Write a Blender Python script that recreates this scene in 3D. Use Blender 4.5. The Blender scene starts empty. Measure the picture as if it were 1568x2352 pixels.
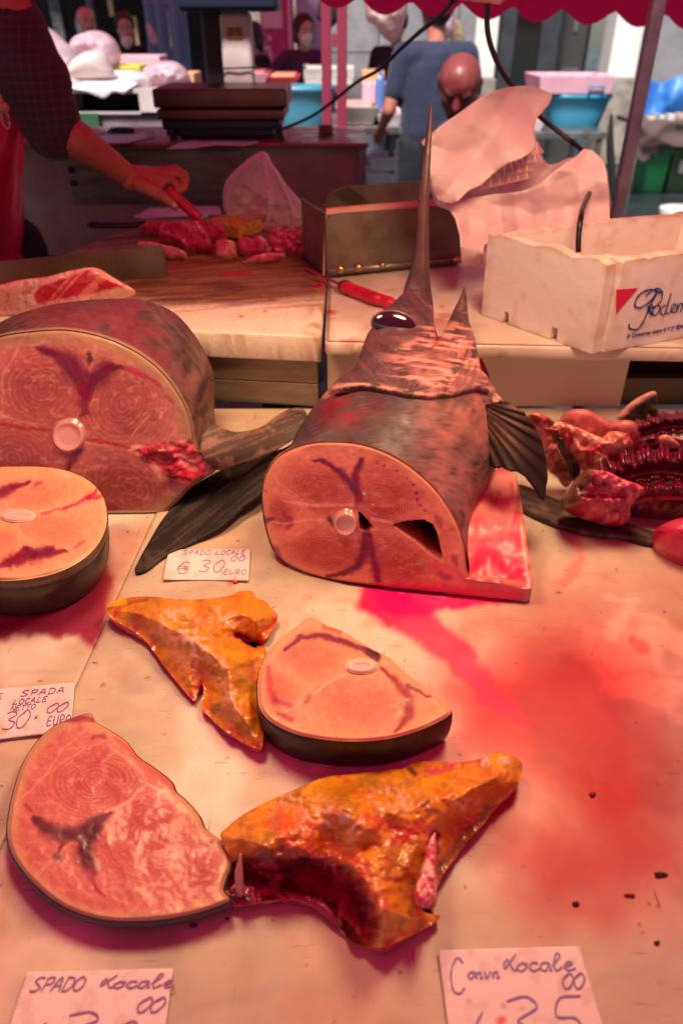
import bpy, bmesh, math, random
import numpy as np
from mathutils import Vector, Matrix, geometry
from mathutils.bvhtree import BVHTree

# ------------------------------------------------------------------ camera, world, light
scene = bpy.context.scene
COL = scene.collection
F_PX = 1686.0                      # focal length in units of a 1568 x 2352 picture
TH = math.radians(33.7)            # downward pitch
CAM = np.array([0.0, 0.0, 1.55])
cd = bpy.data.cameras.new('camera')
cam = bpy.data.objects.new('camera', cd); COL.objects.link(cam)
cam.location = CAM
cam.rotation_euler = (math.radians(90) - TH, 0, 0)
cd.sensor_fit = 'VERTICAL'; cd.sensor_height = 36.0; cd.sensor_width = 24.0
cd.lens = 36.0 * F_PX / 2352.0
cd.clip_start = 0.02; cd.clip_end = 300
cd.dof.use_dof = True; cd.dof.focus_distance = 0.98; cd.dof.aperture_fstop = 4.0
scene.camera = cam
scene.render.resolution_x = 682; scene.render.resolution_y = 1024

SUN_EL, SUN_AZ = 54.0, 200.0       # degrees; the sun stands high behind the camera, softened by thin cloud
world = bpy.data.worlds.new('World'); scene.world = world; world.use_nodes = True
wn = world.node_tree; wn.nodes.clear()
sky = wn.nodes.new('ShaderNodeTexSky'); sky.sky_type = 'NISHITA'; sky.sun_disc = False
sky.sun_elevation = math.radians(SUN_EL); sky.sun_rotation = math.radians(SUN_AZ)
bg = wn.nodes.new('ShaderNodeBackground'); bg.inputs[1].default_value = 0.055
wo = wn.nodes.new('ShaderNodeOutputWorld')
wn.links.new(sky.outputs[0], bg.inputs[0]); wn.links.new(bg.outputs[0], wo.inputs[0])
sd = bpy.data.lights.new('sun', 'SUN'); sd.energy = 5.0; sd.angle = math.radians(12); sd.color = (1.0, 0.93, 0.84)
sun = bpy.data.objects.new('sun', sd); COL.objects.link(sun)
az = math.radians(SUN_AZ); el = math.radians(SUN_EL)
sdir = Vector((math.sin(az) * math.cos(el), math.cos(az) * math.cos(el), math.sin(el)))
sun.rotation_euler = sdir.to_track_quat('Z', 'Y').to_euler()
scene.view_settings.view_transform = 'Standard'; scene.view_settings.look = 'None'
scene.view_settings.exposure = 0.45; scene.view_settings.gamma = 1.0
scene.cycles.use_denoising = True
scene.cycles.max_bounces = 7; scene.cycles.transparent_max_bounces = 12
scene.cycles.sample_clamp_indirect = 6.0

# ------------------------------------------------------------------ picture <-> place
FW = np.array([0, math.cos(TH), -math.sin(TH)]); UP = np.array([0, math.sin(TH), math.cos(TH)]); RT = np.array([1.0, 0, 0])
def rays(px, py):
    px = np.asarray(px, float); py = np.asarray(py, float)
    u = (px - 784) / F_PX; v = (py - 1176) / F_PX
    return FW + u[..., None] * RT - v[..., None] * UP
def G(px, py, z=0.85):             # the point at height z
    r = rays(px, py); t = (np.asarray(z) - CAM[2]) / r[..., 2]
    return CAM + r * t[..., None]
def D(px, py, Y):                  # the point at distance Y
    r = rays(px, py); t = np.asarray(Y) / r[..., 1]
    return CAM + r * t[..., None]
def proj(P):
    q = np.asarray(P) - CAM
    d = q @ FW
    return 784 + F_PX * (q @ RT) / d, 1176 - F_PX * (q @ UP) / d

# ------------------------------------------------------------------ noise and small maths
def _h(ix, iy, iz, seed):
    n = (ix.astype(np.int64) * 374761393 + iy.astype(np.int64) * 668265263 + iz.astype(np.int64) * 2147483647 + seed * 1274126177) & 0xffffffff
    n = ((n ^ (n >> 13)) * 1274126177) & 0xffffffff
    n = n ^ (n >> 16)
    return (n & 0xffff) / 65535.0
def vnoise(x, y, z=None, seed=0):
    x = np.asarray(x, float); y = np.asarray(y, float); z = np.zeros_like(x) if z is None else np.asarray(z, float)
    xi, yi, zi = np.floor(x), np.floor(y), np.floor(z)
    fx, fy, fz = x - xi, y - yi, z - zi
    fx, fy, fz = [f * f * (3 - 2 * f) for f in (fx, fy, fz)]
    r = 0
    for a in (0, 1):
        for b in (0, 1):
            for c in (0, 1):
                w = (fx if a else 1 - fx) * (fy if b else 1 - fy) * (fz if c else 1 - fz)
                r = r + w * _h(xi + a, yi + b, zi + c, seed)
    return r
def fbm(x, y, z=None, oct=4, seed=0):
    r = 0; a = 1; s = 0; f = 1.0
    for i in range(oct):
        r = r + a * vnoise(np.asarray(x) * f, np.asarray(y) * f, None if z is None else np.asarray(z) * f, seed + i * 17)
        s += a; a *= 0.5; f *= 2.03
    return r / s
def sst(a, b, x):
    t = np.clip((x - a) / (b - a), 0, 1); return t * t * (3 - 2 * t)
def mixc(c, d, t):
    t = np.clip(np.asarray(t), 0, 1)[..., None]; return c * (1 - t) + np.asarray(d) * t
def L(r, g, b):                     # sRGB 0..255 to linear
    o = []
    for c in (r, g, b):
        c /= 255.0; o.append(c / 12.92 if c <= 0.04045 else ((c + 0.055) / 1.055) ** 2.4)
    return np.array(o)
def catmull(pts, n, closed=False):
    P = np.asarray(pts, float); m = len(P)
    if closed: Q = np.vstack([P[-1:], P, P[:2]]); seg = m
    else: Q = np.vstack([2 * P[0] - P[1], P, 2 * P[-1] - P[-2]]); seg = m - 1
    out = []
    for i in range(seg):
        p0, p1, p2, p3 = Q[i:i + 4]
        for k in range(n):
            t = k / n
            out.append(0.5 * ((2 * p1) + (-p0 + p2) * t + (2 * p0 - 5 * p1 + 4 * p2 - p3) * t * t + (-p0 + 3 * p1 - 3 * p2 + p3) * t ** 3))
    if not closed: out.append(P[-1])
    return np.array(out)
def resample(pts, step, closed=True):
    P = np.asarray(pts, float)
    if closed: P = np.vstack([P, P[:1]])
    d = np.sqrt(((P[1:] - P[:-1]) ** 2).sum(1)); s = np.concatenate([[0], np.cumsum(d)])
    n = max(3, int(round(s[-1] / step)))
    t = np.linspace(0, s[-1], n + 1)
    o = np.stack([np.interp(t, s, P[:, k]) for k in range(P.shape[1])], 1)
    return o[:-1] if closed else o
def seg_dist(px, py, pts, closed=False):   # distance to a polyline, and how far along it (0..1)
    P = np.asarray(pts, float)
    if closed: P = np.vstack([P, P[:1]])
    best = np.full(np.shape(px), 1e9); along = np.zeros(np.shape(px)); n = len(P) - 1
    for i in range(n):
        a, b = P[i], P[i + 1]; ab = b - a; l2 = (ab ** 2).sum() + 1e-12
        t = np.clip(((px - a[0]) * ab[0] + (py - a[1]) * ab[1]) / l2, 0, 1)
        d = np.hypot(px - a[0] - t * ab[0], py - a[1] - t * ab[1])
        m = d < best; best = np.where(m, d, best); along = np.where(m, (i + t) / n, along)
    return best, along
def inside(px, py, poly):
    P = np.asarray(poly, float); r = np.zeros(np.shape(px), bool); j = len(P) - 1
    for i in range(len(P)):
        xi, yi = P[i]; xj, yj = P[j]
        if yi != yj:
            r ^= ((yi > py) != (yj > py)) & (px < (xj - xi) * (py - yi) / (yj - yi) + xi)
        j = i
    return r
def sdf(px, py, poly):              # > 0 inside
    d, _ = seg_dist(px, py, poly, True)
    return np.where(inside(px, py, poly), d, -d)
def clip_wob(x, y, sc, amp, seed):
    return x + (fbm(x / sc, y / sc, oct=3, seed=seed) - .5) * amp, y + (fbm(x / sc, y / sc, oct=3, seed=seed + 50) - .5) * amp

# ------------------------------------------------------------------ objects
def link(o, parent=None):
    COL.objects.link(o)
    if parent is not None:
        o.parent = parent
        o.matrix_parent_inverse = Matrix.Translation(-Vector(parent.location))
    return o
def tag(o, label=None, cat=None, group=None, kind=None):
    if label: o['label'] = label
    if cat: o['category'] = cat
    if group: o['group'] = group
    if kind: o['kind'] = kind
    return o
def thing(name, loc, label, cat, group=None):
    o = bpy.data.objects.new(name, None); o.location = [float(v) for v in loc]; o.empty_display_size = .05
    COL.objects.link(o); return tag(o, label, cat, group)
def mesh(name, verts, faces, mats, parent=None, col=None, smooth=True, midx=None):
    me = bpy.data.meshes.new(name)
    me.from_pydata(np.asarray(verts).tolist(), [], [list(map(int, f)) for f in faces])
    for m in (mats if isinstance(mats, (list, tuple)) else [mats]): me.materials.append(m)
    if midx is not None: me.polygons.foreach_set('material_index', np.asarray(midx, dtype=np.int32))
    if smooth: me.polygons.foreach_set('use_smooth', np.ones(len(me.polygons), bool))
    if col is not None:
        a = me.color_attributes.new('Col', 'FLOAT_COLOR', 'POINT')
        c = np.ones((len(me.vertices), 4), np.float32); c[:, :3] = np.clip(col, 0.0005, 1); a.data.foreach_set('color', c.ravel())
    me.update()
    return link(bpy.data.objects.new(name, me), parent)
def fix_normals(o):
    bm = bmesh.new(); bm.from_mesh(o.data); bmesh.ops.recalc_face_normals(bm, faces=bm.faces); bm.to_mesh(o.data); bm.free(); return o

def cdt(outline, step, jit=0.25, seed=1):
    B = resample(outline, step); nb = len(B)
    x0, y0 = B.min(0); x1, y1 = B.max(0)
    rng = np.random.RandomState(seed)
    ys = np.arange(y0 + step * .5, y1, step * .87); pts = []
    for k, y in enumerate(ys):
        xs = np.arange(x0 + (step * .5 if k % 2 else 0), x1, step)
        pts.append(np.stack([xs, np.full(len(xs), y)], 1))
    Q = np.vstack(pts); Q = Q + rng.uniform(-jit, jit, Q.shape) * step
    Q = Q[sdf(Q[:, 0], Q[:, 1], B) > step * .55]
    A = np.vstack([B, Q])
    r = geometry.delaunay_2d_cdt([Vector(p) for p in A], [(i, (i + 1) % nb) for i in range(nb)], [], 1, 1e-6)
    V = np.array([tuple(v) for v in r[0]]); F = [tuple(f) for f in r[2]]
    out = {}; cnt = {}
    for f in F:
        for i in range(len(f)):
            a, b = f[i], f[(i + 1) % len(f)]
            cnt[(min(a, b), max(a, b))] = cnt.get((min(a, b), max(a, b)), 0) + 1; out[(a, b)] = 1
    nxt = {}
    for (a, b) in out:
        if cnt[(min(a, b), max(a, b))] == 1: nxt[a] = b
    loop = []; s = next(iter(nxt)); c = s
    while True:
        loop.append(c); c = nxt.get(c, s)
        if c == s or len(loop) > len(nxt): break
    return V, F, np.array(loop)

def relief(name, outline, to3, mat, colfn=None, parent=None, step=4, smooth=True, hfn=None, seed=1):
    """a sheet bounded by a picture outline; to3(px,py,dist) gives each point its place. Returns (object, verts, loop)"""
    V, F, loop = cdt(outline, step, seed=seed)
    B = resample(outline, step * 1.5)
    d = np.maximum(sdf(V[:, 0], V[:, 1], B), 0)
    P = to3(V[:, 0], V[:, 1], d)
    c = colfn(V[:, 0], V[:, 1], d) if colfn else None
    F = [f[::-1] for f in F]
    o = mesh(name, P, F, mat, parent, c, smooth)
    return o, P, loop, V, d

def skirt(name, ring, levels, mat, parent=None, colfn=None, uv=None, smooth=True, bottom=True):
    """a wall hanging from a closed ring; levels = list of functions ring -> ring"""
    R = [f(ring) for f in levels]; n = len(ring); k = len(R)
    V = np.vstack(R); F = []
    for j in range(k - 1):
        for i in range(n):
            a = j * n + i; b = j * n + (i + 1) % n
            F.append((a, b, b + n, a + n))
    if bottom:
        V = np.vstack([V, R[-1].mean(0)[None]]); c = len(V) - 1
        for i in range(n): F.append(((k - 1) * n + i, (k - 1) * n + (i + 1) % n, c))
    col = colfn(V) if colfn else None
    return fix_normals(mesh(name, V, F, mat, parent, col, smooth))

def pillow(name, outline, to3, dirv, bulge, mat, colfn=None, parent=None, step=5, soft=18, rough=0.0, rs=20, seed=1, flat=False):
    """a closed lump: picture outline at its mid-plane, swelling by bulge along dirv and against it"""
    V, F, loop = cdt(outline, step, seed=seed)
    B = resample(outline, step * 1.5)
    d = np.maximum(sdf(V[:, 0], V[:, 1], B), 0)
    P = to3(V[:, 0], V[:, 1])
    t = np.clip(d / soft, 0, 1); h = bulge * np.sqrt(1 - (1 - t) ** 2) if not flat else bulge * np.minimum(t * 3, 1)
    n1 = (fbm(V[:, 0] / rs, V[:, 1] / rs, oct=4, seed=seed) - .5) * 2 * rough * np.minimum(t * 1.5, 1)
    dv = np.asarray(dirv, float); n = len(V)
    Pf = P + dv * (h + n1)[:, None]; Pb = P - dv * h[:, None]
    isb = np.zeros(n, bool); isb[loop] = True
    idx = np.arange(n); bidx = np.where(isb, idx, -1); extra = np.where(~isb)[0]; bidx[extra] = n + np.arange(len(extra))
    VV = np.vstack([Pf, Pb[extra]])
    FF = [f[::-1] for f in F] + [tuple(bidx[list(f)]) for f in F]
    c = colfn(V[:, 0], V[:, 1], d) if colfn else None
    if c is not None: c = np.vstack([c, c[extra]])
    return fix_normals(mesh(name, VV, FF, mat, parent, c, True))

def loft(name, secs, mat, parent=None, colfn=None, sub=6, caps=(True, True), closed=True):
    S = np.asarray(secs, float); K, N, _ = S.shape
    if sub > 1:
        S = catmull(S.reshape(K, -1), sub).reshape(-1, N, 3)
    K = len(S); V = S.reshape(-1, 3); F = []
    m = N if closed else N - 1
    for k in range(K - 1):
        for i in range(m):
            a = k * N + i; b = k * N + (i + 1) % N
            F.append((a, b, b + N, a + N))
    V = list(map(tuple, V))
    if caps[0]: V.append(tuple(S[0].mean(0))); F += [((i + 1) % N, i, len(V) - 1) for i in range(N)]
    if caps[1]: V.append(tuple(S[-1].mean(0))); F += [((K - 1) * N + i, (K - 1) * N + (i + 1) % N, len(V) - 1) for i in range(N)]
    V = np.array(V)
    col = colfn(V, K, N) if colfn else None
    return fix_normals(mesh(name, V, F, mat, parent, col, True))

def ring_of(c, a, b, n=32, ph=0.0, pw=1.0):  # ellipse ring: centre, two half-axis vectors
    t = np.linspace(0, 2 * math.pi, n, endpoint=False) + ph
    ct = np.sign(np.cos(t)) * np.abs(np.cos(t)) ** pw; st_ = np.sign(np.sin(t)) * np.abs(np.sin(t)) ** pw
    return np.asarray(c) + ct[:, None] * np.asarray(a) + st_[:, None] * np.asarray(b)
def tube(name, pts, r, mat, parent=None, n=8, sub=5, flat=1.0):
    P = np.asarray(pts, float)
    rr = np.full(len(P), r) if np.isscalar(r) else np.asarray(r, float)
    if sub > 1 and len(P) > 2:
        Q = catmull(np.hstack([P, rr[:, None]]), sub); P = Q[:, :3]; rr = Q[:, 3]
    T = np.gradient(P, axis=0); T /= np.linalg.norm(T, axis=1)[:, None] + 1e-12
    up = np.array([0, 0, 1.0]) if abs(T[0][2]) < .9 else np.array([0, 1.0, 0])
    secs = []; u = np.cross(T[0], up); u /= np.linalg.norm(u)
    for p, t, q in zip(P, T, rr):
        u = u - t * (u @ t); u /= np.linalg.norm(u) + 1e-12; w = np.cross(t, u)
        secs.append(ring_of(p, u * q, w * q * flat, n))
    return loft(name, secs, mat, parent, sub=1)
class MB:                           # collects boxes, prisms, lathes into ONE mesh
    def __init__(s): s.v = []; s.f = []
    def add(s, V, F):
        o = len(s.v); s.v += [tuple(map(float, p)) for p in V]; s.f += [tuple(int(i) + o for i in f) for f in F]; return s
    def box(s, a, b, rz=0.0, piv=None, taper=0.0):
        a = np.array(a, float); b = np.array(b, float); c = (a + b) / 2 if piv is None else np.array(piv, float)
        V = np.array([[x, y, z] for z in (a[2], b[2]) for y in (a[1], b[1]) for x in (a[0], b[0])])
        if taper:
            m = (a + b) / 2; lo = V[:, 2] < m[2]; V[lo, :2] = m[:2] + (V[lo, :2] - m[:2]) * (1 - taper)
        if rz:
            R = np.array([[math.cos(rz), -math.sin(rz)], [math.sin(rz), math.cos(rz)]]); V[:, :2] = (V[:, :2] - c[:2]) @ R.T + c[:2]
        return s.add(V, [(0, 2, 3, 1), (4, 5, 7, 6), (0, 1, 5, 4), (2, 6, 7, 3), (0, 4, 6, 2), (1, 3, 7, 5)])
    def quadprism(s, q, n):          # q = four corners, n = thickness vector
        q = np.array(q, float); V = np.vstack([q, q + np.array(n, float)])
        return s.add(V, [(0, 1, 2, 3), (7, 6, 5, 4), (0, 4, 5, 1), (1, 5, 6, 2), (2, 6, 7, 3), (3, 7, 4, 0)])
    def poly(s, P, n):               # extruded polygon
        P = np.array(P, float); k = len(P); V = np.vstack([P, P + np.array(n, float)])
        return s.add(V, [tuple(range(k)), tuple(range(2 * k - 1, k - 1, -1))] + [(i, i + k, (i + 1) % k + k, (i + 1) % k) for i in range(k)])
    def cyl(s, p, q, r, r2=None, n=16):
        p = np.array(p, float); q = np.array(q, float); r2 = r if r2 is None else r2
        t = (q - p) / np.linalg.norm(q - p); u = np.cross(t, [0, 0, 1.0] if abs(t[2]) < .9 else [1.0, 0, 0]); u /= np.linalg.norm(u); w = np.cross(t, u)
        V = np.vstack([ring_of(p, u * r, w * r, n), ring_of(q, u * r2, w * r2, n)])
        return s.add(V, [tuple(range(n))[::-1], tuple(range(n, 2 * n))] + [(i, (i + 1) % n, (i + 1) % n + n, i + n) for i in range(n)])
    def ball(s, c, r, n=12, m=8):
        r = np.array([r, r, r], float) if np.isscalar(r) else np.array(r, float); V = []
        for j in range(m + 1):
            a = math.pi * j / m
            for i in range(n):
                t = 2 * math.pi * i / n; V.append(np.array(c) + r * np.array([math.sin(a) * math.cos(t), math.sin(a) * math.sin(t), math.cos(a)]))
        F = [(j * n + i, j * n + (i + 1) % n, (j + 1) * n + (i + 1) % n, (j + 1) * n + i) for j in range(m) for i in range(n)]
        return s.add(V, F)
    def capsule(s, p, q, r, r2, n=14):
        p = np.array(p, float); q = np.array(q, float); ln = np.linalg.norm(q - p)
        if ln < 1e-6: return s.ball(p, r)
        t = (q - p) / ln; u = np.cross(t, [0, 0, 1.0] if abs(t[2]) < .9 else [1.0, 0, 0]); u /= np.linalg.norm(u); w = np.cross(t, u)
        rings = []
        for a in (-85, -60, -30, 0): rings.append((p + t * r * math.sin(math.radians(a)), r * math.cos(math.radians(a))))
        for a in (0, 30, 60, 85): rings.append((q + t * r2 * math.sin(math.radians(a)), r2 * math.cos(math.radians(a))))
        V = np.vstack([ring_of(c, u * x, w * x, n) for c, x in rings]); k = len(rings)
        return s.add(V, [tuple(range(n))[::-1], tuple(range((k - 1) * n, k * n))] + [(j * n + i, j * n + (i + 1) % n, (j + 1) * n + (i + 1) % n, (j + 1) * n + i) for j in range(k - 1) for i in range(n)])
    def build(s, name, mat, parent=None, bevel=0, smooth=False, seg=2):
        o = fix_normals(mesh(name, s.v, s.f, mat, parent, None, smooth))
        if bevel:
            m = o.modifiers.new('bevel', 'BEVEL'); m.width = bevel; m.segments = seg; m.limit_method = 'ANGLE'; m.angle_limit = math.radians(40)
            m.harden_normals = False
            o.data.polygons.foreach_set('use_smooth', np.ones(len(o.data.polygons), bool))
            w = o.modifiers.new('wn', 'WEIGHTED_NORMAL'); w.keep_sharp = True
        return o
def sh(o): return o
def remesh(name, mb, voxel, mat, parent=None, smooth=6, colfn=None, dec=None):
    """fuse everything in mb into one continuous skin"""
    me = bpy.data.meshes.new(name); me.from_pydata(mb.v, [], mb.f); me.update()
    t = bpy.data.objects.new(name + '_tmp', me); COL.objects.link(t)
    m = t.modifiers.new('r', 'REMESH'); m.mode = 'VOXEL'; m.voxel_size = voxel; m.use_smooth_shade = True
    s2 = t.modifiers.new('s', 'SMOOTH'); s2.iterations = smooth; s2.factor = 0.5
    dg = bpy.context.evaluated_depsgraph_get()
    nm = bpy.data.meshes.new_from_object(t.evaluated_get(dg)); nm.name = name
    bpy.data.objects.remove(t)
    nm.materials.clear(); nm.materials.append(mat)
    nm.polygons.foreach_set('use_smooth', np.ones(len(nm.polygons), bool))
    if colfn:
        v = np.empty(len(nm.vertices) * 3, np.float32); nm.vertices.foreach_get('co', v); v = v.reshape(-1, 3)
        a = nm.color_attributes.new('Col', 'FLOAT_COLOR', 'POINT'); c = np.ones((len(v), 4), np.float32); c[:, :3] = colfn(v); a.data.foreach_set('color', c.ravel())
    return link(bpy.data.objects.new(name, nm), parent)
def copy_tree(o, delta, parent=None):
    c = o.copy(); COL.objects.link(c)
    if parent is not None: c.parent = parent
    else: c.location = Vector(o.location) + Vector([float(v) for v in delta])
    for ch in list(o.children): copy_tree(ch, delta, c)
    return c

# ------------------------------------------------------------------ materials
def mat(name, base, rough=.5, metal=0.0, noise=None, bump=None, coat=0.0, col=False, sss=0.0, trans=0.0, spec=.5, alpha=1.0, translucent=0.0, streak=None, sheen=0.0, rnoise=None, coords='Object'):
    """noise=(scale, colour2, contrast lo, hi); bump=(scale, strength, distance); col=True takes the Col attribute"""
    m = bpy.data.materials.new(name); m.use_nodes = True; nt = m.node_tree; N = nt.nodes; K = nt.links
    b = N['Principled BSDF']; b.inputs['Roughness'].default_value = rough; b.inputs['Metallic'].default_value = metal
    b.inputs['Coat Weight'].default_value = coat; b.inputs['Coat Roughness'].default_value = .12
    b.inputs['Specular IOR Level'].default_value = spec; b.inputs['Transmission Weight'].default_value = trans
    b.inputs['Sheen Weight'].default_value = sheen
    if sss: b.inputs['Subsurface Weight'].default_value = sss; b.inputs['Subsurface Radius'].default_value = (.012, .004, .003); b.inputs['Subsurface Scale'].default_value = 1.0
    tc = N.new('ShaderNodeTexCoord'); src = tc.outputs[coords]
    if streak is not None:
        mp = N.new('ShaderNodeMapping'); mp.inputs['Scale'].default_value = streak; K.new(src, mp.inputs[0]); src = mp.outputs[0]
    base4 = (*[float(c) for c in base], 1)
    cur = None
    if col:
        a = N.new('ShaderNodeAttribute'); a.attribute_name = 'Col'; cur = a.outputs['Color']
    if noise:
        n = N.new('ShaderNodeTexNoise'); n.inputs['Scale'].default_value = noise[0]; n.inputs['Detail'].default_value = 6; n.inputs['Roughness'].default_value = .62; K.new(src, n.inputs[0])
        r = N.new('ShaderNodeMapRange'); r.inputs[1].default_value = noise[2]; r.inputs[2].default_value = noise[3]; K.new(n.outputs[0], r.inputs[0])
        x = N.new('ShaderNodeMix'); x.data_type = 'RGBA'; K.new(r.outputs[0], x.inputs[0])
        if cur: K.new(cur, x.inputs[6])
        else: x.inputs[6].default_value = base4
        if col: x.blend_type = 'MULTIPLY'
        x.inputs[7].default_value = (*[float(c) for c in noise[1]], 1); cur = x.outputs[2]
    if cur: K.new(cur, b.inputs['Base Color'])
    else: b.inputs['Base Color'].default_value = base4
    if rnoise:
        n = N.new('ShaderNodeTexNoise'); n.inputs['Scale'].default_value = rnoise[0]; n.inputs['Detail'].default_value = 5; K.new(src, n.inputs[0])
        r = N.new('ShaderNodeMapRange'); r.inputs[1].default_value = .35; r.inputs[2].default_value = .65; r.inputs[3].default_value = rnoise[1]; r.inputs[4].default_value = rnoise[2]
        K.new(n.outputs[0], r.inputs[0]); K.new(r.outputs[0], b.inputs['Roughness'])
    if bump:
        n = N.new('ShaderNodeTexNoise'); n.inputs['Scale'].default_value = bump[0]; n.inputs['Detail'].default_value = 5; K.new(src, n.inputs[0])
        q = N.new('ShaderNodeBump'); q.inputs['Strength'].default_value = bump[1]; q.inputs['Distance'].default_value = bump[2] if len(bump) > 2 else .002
        K.new(n.outputs[0], q.inputs['Height']); K.new(q.outputs[0], b.inputs['Normal'])
    out = N['Material Output']; fin = b.outputs[0]
    if translucent:
        t = N.new('ShaderNodeBsdfTranslucent'); t.inputs[0].default_value = base4
        if cur: K.new(cur, t.inputs[0])
        s = N.new('ShaderNodeMixShader'); s.inputs[0].default_value = translucent; K.new(fin, s.inputs[1]); K.new(t.outputs[0], s.inputs[2]); fin = s.outputs[0]
    if alpha < 1:
        t = N.new('ShaderNodeBsdfTransparent'); s = N.new('ShaderNodeMixShader'); s.inputs[0].default_value = alpha
        if alpha < 0:
            pass
        lw = N.new('ShaderNodeLayerWeight'); lw.inputs[0].default_value = .35
        r = N.new('ShaderNodeMapRange'); r.inputs[3].default_value = alpha; r.inputs[4].default_value = min(1, alpha + .55); K.new(lw.outputs[1], r.inputs[0]); K.new(r.outputs[0], s.inputs[0])
        K.new(t.outputs[0], s.inputs[1]); K.new(fin, s.inputs[2]); fin = s.outputs[0]
    K.new(fin, out.inputs[0])
    return m
def emit(name, c, s):
    m = bpy.data.materials.new(name); m.use_nodes = True; nt = m.node_tree; nt.nodes.remove(nt.nodes['Principled BSDF'])
    e = nt.nodes.new('ShaderNodeEmission'); e.inputs[0].default_value = (*c, 1); e.inputs[1].default_value = s
    nt.links.new(e.outputs[0], nt.nodes['Material Output'].inputs[0]); return m
# ------------------------------------------------------------------ materials of the place
def nodes_of(m): return m.node_tree.nodes, m.node_tree.links
def marble_mat():
    m = mat('marble', (.6, .55, .47), rough=.5, col=True, noise=(5, (.86, .82, .76), .42, .72), rnoise=(7, .24, .55), bump=(60, .12, .001), spec=.35)
    N, K = nodes_of(m); b = N['Principled BSDF']; prev = b.inputs['Base Color'].links[0].from_socket
    tc = N.new('ShaderNodeTexCoord')
    for sc, rot, lo, hi, c in (((240, 16, 1), .9, .71, .79, (.22, .09, .05)), ((16, 220, 1), .55, .715, .80, (.22, .09, .05)), ((70, 70, 1), 0, .70, .76, (.22, .07, .05)), ((22, 260, 1), -.7, .70, .79, (.22, .09, .05))):
        mp = N.new('ShaderNodeMapping'); mp.inputs['Scale'].default_value = sc; mp.inputs['Rotation'].default_value = (0, 0, rot); K.new(tc.outputs['Object'], mp.inputs[0])
        n = N.new('ShaderNodeTexNoise'); n.inputs['Scale'].default_value = 1; n.inputs['Detail'].default_value = 2; K.new(mp.outputs[0], n.inputs[0])
        r = N.new('ShaderNodeMapRange'); r.inputs[1].default_value = lo; r.inputs[2].default_value = hi; r.inputs[4].default_value = .8; K.new(n.outputs[0], r.inputs[0])
        x = N.new('ShaderNodeMix'); x.data_type = 'RGBA'; K.new(r.outputs[0], x.inputs[0]); K.new(prev, x.inputs[6]); x.inputs[7].default_value = (*c, 1); prev = x.outputs[2]
    K.new(prev, b.inputs['Base Color']); return m
M_marble = marble_mat()
M_steel = mat('brushed_steel', (.30, .27, .23), rough=.42, metal=.85, noise=(6, (.20, .16, .12), .4, .7), bump=(80, .06, .001), streak=(1, 1, 6), rnoise=(20, .3, .55))
M_steel2 = mat('galvanised_steel', (.32, .31, .31), rough=.4, metal=.8, noise=(9, (.2, .18, .18), .4, .7), rnoise=(12, .28, .5))
M_panel = mat('dull_metal_panel', (.36, .31, .27), rough=.55, metal=.35, noise=(5, (.25, .20, .17), .35, .75), bump=(30, .1, .002), rnoise=(10, .4, .65))
M_beige = mat('cream_plastic', (.62, .55, .45), rough=.3, noise=(4, (.55, .47, .37), .3, .8), rnoise=(5, .22, .4))
M_white = mat('white_plastic', (.78, .74, .70), rough=.35, noise=(7, (.66, .60, .54), .45, .8), bump=(120, .05, .001))
M_black = mat('black_rubber', (.012, .011, .012), rough=.45)
M_dark = mat('dark_void', (.02, .017, .02), rough=.8, noise=(4, (.01, .01, .012), .3, .7))
M_navy = mat('navy_plastic', (.012, .018, .045), rough=.4)
M_stone = mat('grey_stone', (.30, .30, .33), rough=.8, noise=(4, (.17, .17, .19), .35, .7), bump=(25, .4, .01))
M_plaster = mat('white_plaster', (.80, .79, .77), rough=.8, noise=(3, (.72, .70, .67), .4, .7), bump=(20, .2, .004))
M_dirtyst = mat('stained_stone', (.36, .32, .28), rough=.85, noise=(5, (.16, .13, .11), .38, .62), bump=(18, .5, .01))
M_frame = mat('grey_door_frame', (.045, .05, .06), rough=.5, noise=(5, (.03, .03, .04), .4, .6))
M_glass = mat('dark_glass', (.01, .01, .012), rough=.08, spec=.8)
M_wood = mat('old_wood', (.20, .12, .08), rough=.7, noise=(12, (.1, .05, .03), .4, .6))
M_styro = mat('white_foam', (.80, .76, .72), rough=.7, noise=(14, (.72, .58, .42), .58, .80), bump=(220, .25, .002))
M_foam2 = mat('pinkish_foam', (.82, .62, .66), rough=.7, bump=(120, .2, .002))
M_blueplastic = mat('blue_tub_plastic', (.06, .36, .58), rough=.35, translucent=.25)
M_cable = mat('cable_black', (.008, .007, .008), rough=.35)
M_redp = mat('red_handle_plastic', (.55, .006, .035), rough=.4, noise=(30, (.30, .01, .03), .5, .7), bump=(60, .2, .001))
M_skin = mat('skin', (.50, .24, .16), rough=.5, noise=(18, (.42, .17, .11), .4, .7), bump=(150, .15, .001), sss=.08)
M_paper = mat('paper', (.80, .78, .76), rough=.6, translucent=.2, noise=(8, (.7, .65, .63), .45, .75))

# ------------------------------------------------------------------ ground and street
V = []; nx = 40
gx = np.linspace(-40, 40, nx); gy = np.linspace(-20, 60, nx)
X, Y = np.meshgrid(gx, gy); gv = np.stack([X.ravel(), Y.ravel(), np.zeros(X.size)], 1)
gf = [(j * nx + i, j * nx + i + 1, (j + 1) * nx + i + 1, (j + 1) * nx + i) for j in range(nx - 1) for i in range(nx - 1)]
M_ground = mat('wet_paving', (.045, .05, .058), rough=.2, noise=(1.3, (.02, .022, .026), .35, .65), rnoise=(1.6, .05, .45), bump=(7, .35, .01))
tag(mesh('ground', gv, gf, M_ground), 'dark wet stone paving of the market street', None, None, 'structure')
del_label = bpy.data.objects['ground']

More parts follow.
